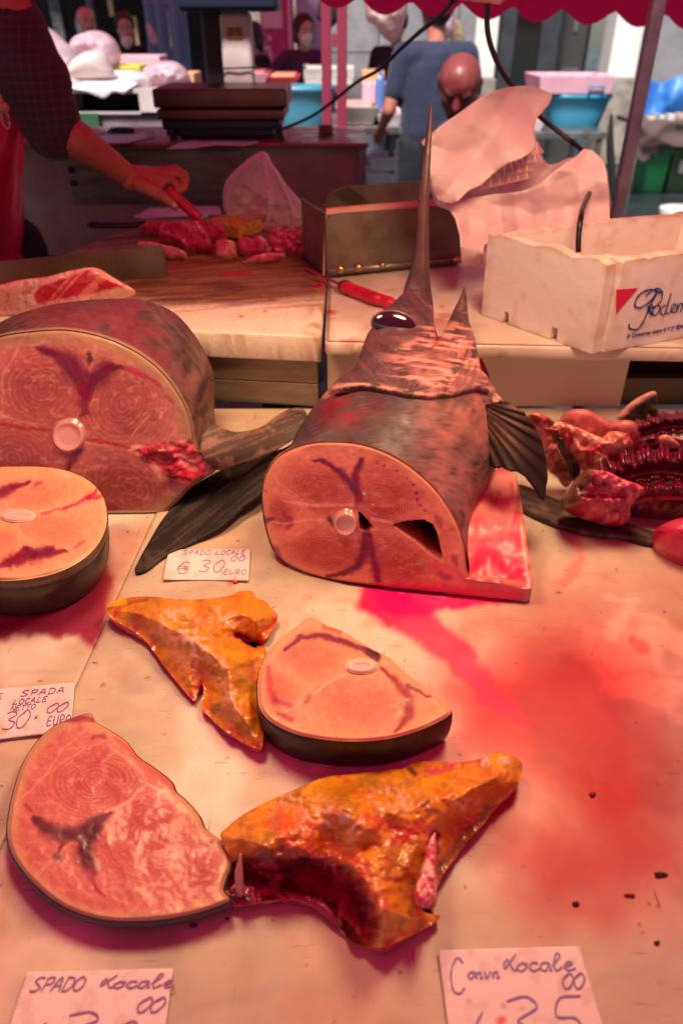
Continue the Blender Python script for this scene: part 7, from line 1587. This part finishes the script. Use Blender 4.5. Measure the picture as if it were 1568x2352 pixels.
    MB().ball(D(9, 247, 2.085), .014, 12, 8).build('knot', mat('knot', (.40, .24, .10), rough=.8, bump=(90, .8, .003)), o, smooth=True)
    rc = D(14, 274, 2.085); tube('ring', [rc + np.array([.009 * math.cos(a), 0, .021 * math.sin(a)]) for a in np.linspace(0, 2 * math.pi, 22)], .0028, M_steel2, o, n=6, sub=1)
    h = headshape(MB(), hc, np.array([.75, -.45, -.45]), .108); facebits(h, t); hairshell(h, 'hair', t)
    # the knife he holds
    k = thing('knife', Q(420, 460, 2.24), 'red handled knife held in the fist of the vendor above the meat', 'knife')
    tube('handle', [Q(386, 434, 2.235), Q(398, 448, 2.232), Q(425, 472, 2.228), Q(448, 492, 2.224), Q(459, 501, 2.222)], [.013, .0150, .0150, .0155, .012], M_redp, k, n=12)
    MB().poly([Q(455, 492, 2.235), Q(462, 504, 2.235), Q(478, 508, 2.24), Q(480, 497, 2.24), Q(470, 486, 2.24)], (0, .0018, 0)).build('blade', M_steel2, k)
def checked():
    m = mat('dark_checked_shirt', (.028, .020, .028), rough=.85, bump=(14, .5, .008), sheen=.15); N, K = nodes_of(m); b = N['Principled BSDF']
    tc = N.new('ShaderNodeTexCoord'); prev = None
    for ax in (0, 2):
        w = N.new('ShaderNodeTexWave'); w.bands_direction = 'X' if ax == 0 else 'Z'; w.inputs['Scale'].default_value = 16; w.inputs['Distortion'].default_value = 1.2; w.inputs['Detail'].default_value = 1; K.new(tc.outputs['Object'], w.inputs[0])
        r = N.new('ShaderNodeMapRange'); r.inputs[1].default_value = .86; r.inputs[2].default_value = .98; r.inputs[4].default_value = .6; K.new(w.outputs['Fac'], r.inputs[0])
        x = N.new('ShaderNodeMix'); x.data_type = 'RGBA'; K.new(r.outputs[0], x.inputs[0])
        if prev: K.new(prev, x.inputs[6])
        else: x.inputs[6].default_value = (.026, .018, .027, 1)
        x.inputs[7].default_value = (.055, .034, .036, 1); prev = x.outputs[2]
    K.new(prev, b.inputs['Base Color']); return m
vendor()
# ------------------------------------------------------------------ goods of the stalls across the way
def BX(nm, px0, px1, py0, py1, Y, dep, m, lab=None, cat=None, grp=None, parent=None, bevel=.006, taper=0.0, rz=0.0):
    x0, x1 = X_at(px0, Y, 1.2), X_at(px1, Y, 1.2); za, zb = Z_at(py1, Y), Z_at(py0, Y)
    o = MB().box((x0, Y, za), (x1, Y + dep, zb), taper=taper, rz=rz).build(nm, m, parent, bevel=bevel)
    if lab: tag(o, lab, cat, grp)
    return o
def table(px0, px1, pyt, Y, dep, lab, m=M_steel2, thick=.05, legs=True, nm='stall_table'):
    x0, x1 = X_at(px0, Y, 1.0), X_at(px1, Y, 1.0); z = Z_at(pyt, Y)
    t = thing(nm, ((x0 + x1) / 2, Y + dep / 2, 0), lab, 'table')
    MB().box((x0, Y, z - thick), (x1, Y + dep, z)).build('table_top', m, t, bevel=.005)
    for (a, b_) in ((x0 + .02, Y + .02), (x1 - .06, Y + .02), (x0 + .02, Y + dep - .06), (x1 - .06, Y + dep - .06)):
        MB().box((a, b_, 0), (a + .04, b_ + .04, z - thick - .001)).build('leg', m, t, bevel=.003)
    return t, z
M_pinkfoam = mat('pink_foam', (.80, .42, .52), rough=.7, noise=(9, (.72, .34, .44), .4, .7)); M_palefoam = mat('pale_foam', (.84, .72, .80), rough=.7)
M_bag1 = mat('white_film', (.90, .80, .85), rough=.3, translucent=.4, bump=(9, .7, .02), noise=(5, (.72, .50, .58), .4, .65), coat=.3); M_bag2 = mat('pink_film', (.80, .50, .60), rough=.3, translucent=.4, bump=(9, .8, .02), noise=(7, (.88, .72, .78), .4, .6), coat=.3)
# left stall
LY = 5.3
zt1 = Z_at(203, LY)
t = thing('goods_stall', (X_at(280, LY, 1), LY, 0), 'white fronted stall with a black opening under the heaped bags', 'stall')
x0, x1 = X_at(40, LY, 1.1), X_at(366, LY, 1.1); xo0, xo1 = X_at(160, LY, 1.1), X_at(322, LY, 1.1); zo0, zo1 = Z_at(262, LY), Z_at(214, LY); zb_ = Z_at(306, LY)
M_st = mat('stall_front', (.62, .52, .52), rough=.5, noise=(5, (.5, .38, .40), .4, .7))
MB().box((x0, LY, zo1), (x1, LY + .9, zt1)).box((x0, LY, zb_ + .12), (x1, LY + .9, zo0)).box((xo1, LY, zo0), (x1, LY + .9, zo1)).box((x0, LY, zo0), (xo0, LY + .9, zo1)).build('front', M_st, t)
MB().box((xo0, LY + .3, zo0), (xo1, LY + .32, zo1)).build('inner_panel', M_dark, t)
MB().box((x0, LY + .03, .0), (x1, LY + .9, zb_ + .12)).build('lower_panel', mat('grey_pink_panel', (.26, .19, .22), rough=.6, noise=(4, (.16, .11, .13), .4, .6)), t)
gs = MB().box((X_at(175, LY, 1), LY - .01, zb_ - .02), (X_at(230, LY, 1), LY + .02, zb_ + .115)).build('green_panel', mat('green_panel', (.03, .10, .05), rough=.5), t)
def bag(outl, Y, bulge, lab, m, seed, rough=.05, rs=30): plastic_bag('plastic_bag', outl, Y, bulge, lab, m, None, rough=rough, rs=rs, seed=seed, soft=40, step=5)
bag([(78, 65), (88, 50), (102, 58), (128, 74), (154, 98), (174, 120), (182, 150), (172, 182), (135, 186), (108, 155), (88, 110)], LY + .35, .14, 'glossy clear plastic bag at the far left of the heap', M_bag1, 101)
bag([(164, 110), (174, 88), (196, 76), (222, 70), (248, 78), (268, 98), (276, 128), (268, 152), (242, 160), (200, 156), (172, 144)], LY + .55, .18, 'round pinkish plastic bag on top of the heap', M_bag2, 103, .06, 22)
bag([(152, 170), (165, 142), (190, 122), (220, 115), (245, 125), (260, 158), (262, 180), (200, 186), (150, 182)], LY + .22, .12, 'smooth cream paper cone in front of the round bag', mat('cream_paper', (.82, .68, .66), rough=.6, translucent=.3), 105, .01, 60)
bag([(328, 162), (346, 146), (385, 139), (414, 147), (436, 175), (430, 202), (380, 206), (345, 204), (334, 185)], LY + .25, .12, 'pink crumpled plastic bag at the right end of the stall', M_bag2, 107, .06, 18)
bag([(130, 182), (145, 172), (170, 180), (200, 195), (160, 200), (135, 196)], LY + .10, .05, 'small white crumpled bag at the front left of the stall', M_bag1, 109, .03, 14)
bag([(300, 172), (325, 165), (345, 172), (352, 195), (330, 204), (305, 198)], LY + .12, .06, 'small white knotted bag between paper and pink bag', M_bag1, 111, .04, 14)
o, *_ = relief('paper_sheet', [(135, 180), (180, 168), (260, 160), (325, 162), (330, 185), (312, 195), (292, 206), (288, 218), (262, 210), (240, 228), (200, 212), (150, 198)], lambda px, py, d: D(px, py, LY - .03 + .5 * sst(205, 160, py)), mat('bright_paper', (.86, .80, .84), rough=.5, translucent=.2), None, None, 6)
o.modifiers.new('t', 'SOLIDIFY').thickness = .002; tag(o, 'white wrapping paper hanging over the front edge of the bag stall', 'paper')
BX('yellow_tray', 262, 326, 151, 163, LY + .5, .3, mat('yellow_plastic', (.55, .55, .05), rough=.5), 'lime yellow tray between the bags', 'tray')
BX('foam_tray', 268, 372, 128, 150, LY + .85, .3, M_pinkfoam, 'pink foam tray behind the lime yellow tray', 'tray')
BX('orange_box', 418, 448, 168, 200, LY + .3, .3, mat('orange_card', (.78, .36, .20), rough=.6), 'small orange box left of the scale', 'box')
# blue roll cage
RY = 8.0
t = thing('roll_cage', (X_at(372, RY, 1), RY, 0), 'tall blue wire roll cage behind the left stall', 'cage'); M_cage = mat('blue_cage_paint', (.12, .26, .40), rough=.5)
for i, a in enumerate(np.linspace(335, 428, 12)):
    xx = X_at(a, RY, 1.5); MB().cyl((xx, RY, .15), (xx + .05 * (i < 3), RY, 2.3), .014 if i % 4 else .028, None, 8).build('upright', M_cage, t)
for z_ in (.5, 1.05, 1.22, 1.7, 2.2): MB().cyl((X_at(335, RY, 1.5), RY, z_), (X_at(428, RY, 1.5), RY, z_), .014, None, 8).build('rail', M_cage, t)
MB().box((X_at(365, RY, 1), RY + .06, .3), (X_at(400, RY, 1), RY + .5, 1.35)).build('shelf_panel', mat('blue_grey_cloth', (.10, .16, .22), rough=.7), t)
bag([(336, 60), (345, 55), (360, 85), (362, 105), (348, 100)], RY - .2, .06, 'little silver bag hung on the blue cage', M_bag1, 117, .03, 9)
# pink poster stand
PY_ = 9.4
t = thing('poster_stand', (X_at(645, PY_, 1), PY_, 0), 'tall magenta poster panel with white lettering behind the people', 'poster')
MB().box((X_at(602, PY_, 1.3), PY_, .2), (X_at(676, PY_, 1.3), PY_ + .06, 2.6)).build('panel', mat('poster_magenta', (.55, .04, .22), rough=.4, noise=(3, (.72, .20, .42), .45, .7)), t)
MB().box((X_at(664, PY_, 1.3), PY_ - .015, .2), (X_at(670, PY_, 1.3), PY_ - .001, 2.6)).build('white_strip', M_palefoam, t)
MB().box((X_at(606, PY_, 1.3), PY_ - .012, 1.5), (X_at(650, PY_, 1.3), PY_ - .001, 2.6)).build('white_area', M_palefoam, t)
textobj('ING.', (X_at(626, PY_, 1.2), PY_ - .01, .62), (0, 0, 1), (-1, 0, 0), .42, M_palefoam, t, 'poster_word')
BX('grey_panel', 682, 748, -40, 260, 9.8, .05, mat('pale_grey_sheet', (.50, .54, .66), rough=.6), 'pale grey hanging sheet behind the masked woman', 'sheet')
o = pillow('hanging_bag', [(740, -20), (752, 5), (775, 15), (778, 48), (760, 65), (745, 60), (726, 40), (732, 5)], lambda px, py: D(px, py, 5.2), (0, -1, 0), .05, C_black, None, None, 5, soft=15); tag(o, 'small black bag hanging beside the pink posts', 'bag')
# pink uprights
M_pinkpost = mat('pink_post', (.27, .03, .07), rough=.45)  # pink light of the awning put into the post colour
t = thing('pink_uprights', (X_at(765, 4.6, 1), 4.6, 0), 'pair of posts tinted with pink awning light joined by a rail behind the back counter', 'frame')
for a in (750, 785): xx = X_at(a, 4.6, 1.3); MB().box((xx - .027, 4.57, 0), (xx + .027, 4.63, 2.4)).build('post', M_pinkpost, t, bevel=.006)
MB().box((X_at(763, 4.6, 1.3), 4.585, 1.44), (X_at(773, 4.6, 1.3), 4.615, 1.50)).build('cross_rail', M_pinkpost, t)
# tub on the left table
def tub(px0, px1, pyt, pyb, Y, lab, m, tp=.75, seed=1, handle=True, zb=None):
    x0, x1 = X_at(px0, Y, 1.2), X_at(px1, Y, 1.2); c = ((x0 + x1) / 2, Y); r = (x1 - x0) / 2; zt_, zb_ = Z_at(pyt, Y), Z_at(pyb, Y)
    t = thing('plastic_tub', (c[0], c[1], zb_), lab, 'tub')
    sq = lambda z_, k: ring_of((c[0], c[1], z_), (r * k, 0, 0), (0, r * .75 * k, 0), 40, 0, .75)
    S = [sq(zb_, tp * .9), sq(zb_ + .01, tp), sq((zb_ + zt_) / 2, (1 + tp) / 2), sq(zt_ - .03, .97), sq(zt_ - .03, 1.02), sq(zt_, 1.03), sq(zt_, .97), sq(zb_ + .03, tp * .93), sq(zb_ + .02, tp * .5)]
    loft('tub_wall', S, m, t, sub=1)
    if handle:
        for q in (-1,): tube('handle', [(c[0] + r * .12, c[1] + q * r * .78, zt_ - .01), (c[0] + r * .12, c[1] + q * r * .84, zt_ + .055), (c[0] + r * .52, c[1] + q * r * .84, zt_ + .055), (c[0] + r * .52, c[1] + q * r * .78, zt_ - .02)], .010, m, t, n=8, sub=1)
    return t
M_tub2 = mat('blue_tub_dull', (.07, .30, .46), rough=.35, translucent=.2)
t1_, z1_ = table(655, 932, 290, 5.6, .9, 'pink lit steel table behind the back counter with trays and boxes')
tub(622, 768, 196, 293, 5.15, 'sky blue plastic tub behind the scale', M_tub2, .80, handle=False)
tt, zt2 = table(560, 770, 298, 4.85, .7, 'low steel table holding the sky blue tub')
def tray(px0, px1, py0, py1, Y, dep, m, lab, fill=None, cat='tray', grp=None):
    x0, x1 = X_at(px0, Y, 1.1), X_at(px1, Y, 1.1); t = thing('fish_tray', ((x0 + x1) / 2, Y, Z_at(py1, Y)), lab, cat, grp)
    pan(x0, x1, Y, Y + dep, Z_at(py1, Y), Z_at(py0, Y), .03, m, 'tray', t, .008)
    if fill is not None: MB().box((x0 + .035, Y + .035, Z_at(py0, Y) - .03), (x1 - .035, Y + dep - .035, Z_at(py0, Y) + .012)).build('contents', fill, t, bevel=.01)
    return t
M_redfish = mat('red_fillets', (.70, .05, .07), rough=.35, noise=(30, (.80, .30, .25), .4, .6), coat=.4, bump=(50, .6, .01))
tray(770, 868, 246, 287, 5.6, .45, mat('alu_tray', (.60, .50, .50), rough=.3, metal=.5), 'deep silver tray of fish on the pink lit table', mat('fillet_pink', (.80, .30, .28), rough=.4, noise=(25, (.85, .5, .45), .4, .6)))
tray(864, 928, 262, 290, 5.62, .5, M_palefoam, 'white foam tray of red fillets right of the silver tray', M_redfish)
BX('foam_box', 833, 890, 193, 238, 6.0, .35, M_pinkfoam, 'pink lit foam box standing behind the silver tray', 'foam box')
BX('orange_box', 832, 882, 163, 191, 6.3, .3, mat('orange_box_m', (.75, .36, .16), rough=.6), 'orange box behind the pink lit foam box', 'box')
b_ = thing('water_bottle', D(873, 185, 5.9), 'blue plastic bottle beside the tall man', 'bottle'); x_ = X_at(873, 5.9, 1.2)
loft('bottle_body', [ring_of((x_, 5.9, z_), (r_, 0, 0), (0, r_, 0), 16) for z_, r_ in ((1.0, .03), (1.01, .036), (1.17, .036), (1.22, .03), (1.25, .014), (1.28, .014))], mat('blue_pet', (.10, .20, .50), rough=.1, coat=.8), b_, sub=2); MB().cyl((x_, 5.9, 1.28), (x_, 5.9, 1.30), .016, None, 12).build('cap', C_blue, b_)
for i, (a, c_, e, g, lab) in enumerate(((848, 914, 362, 394, 'upper white foam box on the ground under the pink lit table'), (842, 890, 396, 426, 'lower left foam box on the ground by the tall man'), (888, 918, 400, 426, 'lower right foam box on the ground by the tall man'))):
    x0, x1 = X_at(a, 6.2, .6), X_at(c_, 6.2, .6); t = thing('foam_box', ((x0 + x1) / 2, 6.2, Z_at(g, 6.2)), lab, 'foam box', 'foam boxes under the table')
    pan(x0, x1, 6.2, 6.55, Z_at(g, 6.2), Z_at(e, 6.2), .01, M_palefoam, 'box', t, .025)
BX('steel_drum', 845, 890, 305, 358, 6.9, .5, mat('grey_tin', (.2, .24, .28), rough=.3, metal=.5), 'grey steel crate standing under the pink lit table', 'crate')
# red trays and basket by the masked woman
tray(566, 618, 168, 194, 6.6, .5, M_pinkfoam, 'pink tray of red fish behind the white scale column', M_redfish)
tray(612, 688, 176, 196, 6.5, .5, mat('red_tray', (.6, .04, .05), rough=.4), 'shallow red tray of orange fillets in front of the masked woman', mat('orange_fillet', (.82, .30, .18), rough=.4))
t = thing('wire_basket', D(738, 175, 6.7), 'white slatted plastic basket beside the pink posts', 'basket'); x0, x1 = X_at(698, 6.7, 1.2), X_at(812, 6.7, 1.2); za, zb_ = Z_at(196, 6.7), Z_at(160, 6.7)
pan(x0, x1, 6.7, 7.1, za, za + .05, .01, M_white, 'basket_floor', t, .01)
for xx in np.linspace(x0 + .01, x1 - .01, 16): MB().box((xx - .007, 6.695, za + .05), (xx + .007, 6.709, zb_)).build('slat', M_white, t)
MB().box((x0, 6.69, zb_), (x1, 6.715, zb_ + .03)).box((x0, 6.69, zb_ + .005), (x0 + .02, 7.1, zb_ + .025)).build('rim', M_white, t)
# hanging bags near the tall man
bag([(846, -30), (930, -30), (935, 20), (925, 60), (912, 90), (898, 98), (880, 85), (858, 58), (840, 40)], 4.3, .08, 'pinkish plastic bag hanging at the top beside the tall man', mat('hung_film', (.80, .55, .55), rough=.4, translucent=.5, bump=(8, .5, .02)), 121, .05, 30)
bag([(1000, 20), (1030, 5), (1042, 30), (1040, 75), (1018, 95), (998, 80)], 5.4, .05, 'clear pink bag hanging behind the neck of the tall man', M_bag2, 123, .04, 16)
bag([(1034, 60), (1050, 45), (1062, 62), (1066, 100), (1056, 125), (1036, 118)], 8.5, .06, 'straw coloured bundle hanging on the stone wall', mat('straw', (.62, .50, .28), rough=.8, bump=(60, .8, .01)), 125, .04, 10)
# right table with the big tub
t2, z2 = table(1180, 1402, 303, 6.1, .75, 'weathered steel table carrying the big blue tub')
xx0, xx1 = X_at(1184, 6.1, .9), X_at(1398, 6.1, .9); MB().box((xx0 + .06, 6.13, .30), (xx1 - .065, 6.15, .34)).build('stretcher', M_steel2, t2)
tub(1254, 1407, 213, 303, 6.5, 'big blue tub with a wire handle on the weathered steel table', M_blueplastic, .72)
t = thing('foam_box', D(1328, 212, 6.5), 'pink lit foam box with a scalloped rim resting on the big blue tub', 'foam box'); x0, x1 = X_at(1240, 6.35, 1.3), X_at(1416, 6.35, 1.3); zA_, zB_ = Z_at(215, 6.35), Z_at(174, 6.35)
pan(x0, x1, 6.3, 6.85, zA_ + .0, zB_, .02, M_pinkfoam, 'box', t, .03)
for i in range(4): cx_ = x0 + (x1 - x0) * (.16 + .22 * i); MB().ball((cx_, 6.32, zB_), (.045, .02, .02), 12, 8).build('rim_bump', M_pinkfoam, t, smooth=True)
tray(1228, 1262, 278, 302, 6.15, .4, M_palefoam, 'white tray of red fish left of the big blue tub', M_redfish)
# closed parasol-like dark pole by the table
dp = tube('dark_pole', [D(1412, 500, 6.0), D(1404, 400, 6.0), D(1400, 330, 6.0), D(1403, 262, 6.0)], [.02, .03, .028, .01], C_black, None, n=8); tag(dp, 'thin furled dark umbrella leaning by the weathered table', 'umbrella')
# far right: tarp, cloth covered table, crates
tp_ = sheet('tarpaulin', [(1466, 175), (1490, 182), (1520, 190), (1560, 172), (1620, 175), (1640, 300), (1560, 300), (1480, 300), (1462, 330), (1452, 320), (1465, 240)], lambda px, py: 9.3 + 0 * px, .07, 60, 33, mat('blue_tarpaulin', (.02, .12, .48), rough=.45, noise=(2, (.05, .22, .62), .4, .6), bump=(4, .6, .03)), None, 7, .004); tag(tp_, 'crumpled blue tarpaulin hung on the wall at the far right', 'tarpaulin')
ct = thing('cloth_covered_table', D(1540, 290, 8.3), 'low table under a brown cloth with small packets on it at the far right', 'table')
ZT = Z_at(283, 8.3); x0, x1 = X_at(1470, 8.3, .8), X_at(1760, 8.3, .8)
MB().box((x0, 8.3, ZT - .03), (x1, 9.0, ZT)).build('table_top', M_wood, ct)
sheet('cloth', [(1472, 281), (1560, 280), (1650, 280), (1760, 280), (1760, 350), (1700, 340), (1640, 352), (1568, 338), (1530, 345), (1500, 360), (1476, 372), (1458, 356), (1462, 310)], lambda px, py: 8.22 + 0 * px, .04, 40, 35, mat('brown_cloth', (.11, .07, .07), rough=.9, bump=(10, .5, .02)), ct, 7, .006)
MB().box((x0 - .01, 8.25, ZT + .001), (x1, 9.0, ZT + .012)).build('cloth_top', mat('brown_cloth_top', (.12, .08, .08), rough=.9), ct)
for (a) in (x0 + .03, x1 - .08): MB().box((a, 8.4, 0), (a + .04, 8.44, ZT - .031)).build('leg', M_wood, ct)
rng = random.Random(5)
for i in range(7):
    xx = X_at(1494 + i * 15, 8.5, 1); cc_ = [(.6, .5, .4), (.25, .3, .4), (.7, .6, .35), (.6, .6, .62), (.3, .25, .2), (.55, .35, .3), (.7, .7, .7)][i]
    o = MB().box((xx, 8.4 + .05 * (i % 3), ZT + .0125), (xx + .07, 8.5 + .05 * (i % 3), ZT + .05 + .02 * (i % 2))).build('packet', mat('packet', cc_, rough=.5), None, bevel=.006)
    tag(o, ['leftmost beige packet on the brown cloth', 'blue grey packet second from the left on the brown cloth', 'yellowish packet third from the left on the brown cloth', 'silver packet in the middle of the brown cloth', 'dark brown packet just right of the silver one', 'reddish packet on the right part of the brown cloth', 'white packet at the right edge of the brown cloth'][i], 'packet', 'packets on the brown cloth')
for (a, c_, e, g, m_, lab) in ((1478, 1530, 340, 405, mat('bright_green', (.02, .30, .09), rough=.4), 'bright green plastic crate under the brown cloth table'), (1534, 1600, 344, 408, mat('olive_green', (.09, .15, .07), rough=.5), 'olive green crate with a white label under the brown cloth table')):
    x0, x1 = X_at(a, 8.7, .3), X_at(c_, 8.7, .3); t = thing('plastic_crate', ((x0 + x1) / 2, 8.7, 0), lab, 'crate')
    h_ = .44; pan(x0, x1, 8.6, 9.0, .0, h_, .02, m_, 'crate_body', t, .012); MB().box((x0 - .008, 8.59, h_ - .05), (x1 + .008, 8.603, h_ - .005)).build('crate_rim', m_, t, bevel=.003)
    if 'olive' in lab: MB().box((x0 + .08, 8.583, .20), (x0 + .20, 8.596, .33)).build('paper_label', M_white, t)
# stools / shiny things on the wet ground at the far right
t = thing('chrome_stool', (X_at(1560, 5.6, .2), 5.6, 0), 'shiny metal stool legs on the wet ground at the right edge', 'stool')
xs_ = X_at(1556, 5.6, .3); MB().cyl((xs_, 5.6, .40), (xs_, 5.6, .44), .16, .16, 24).build('seat', M_white, t, bevel=.005)
for a in range(4): MB().cyl((xs_ + .13 * math.cos(a * 1.57 + .4), 5.6 + .13 * math.sin(a * 1.57 + .4), 0), (xs_ + .1 * math.cos(a * 1.57 + .4), 5.6 + .1 * math.sin(a * 1.57 + .4), .40), .012, None, 8).build('leg', M_steel2, t)
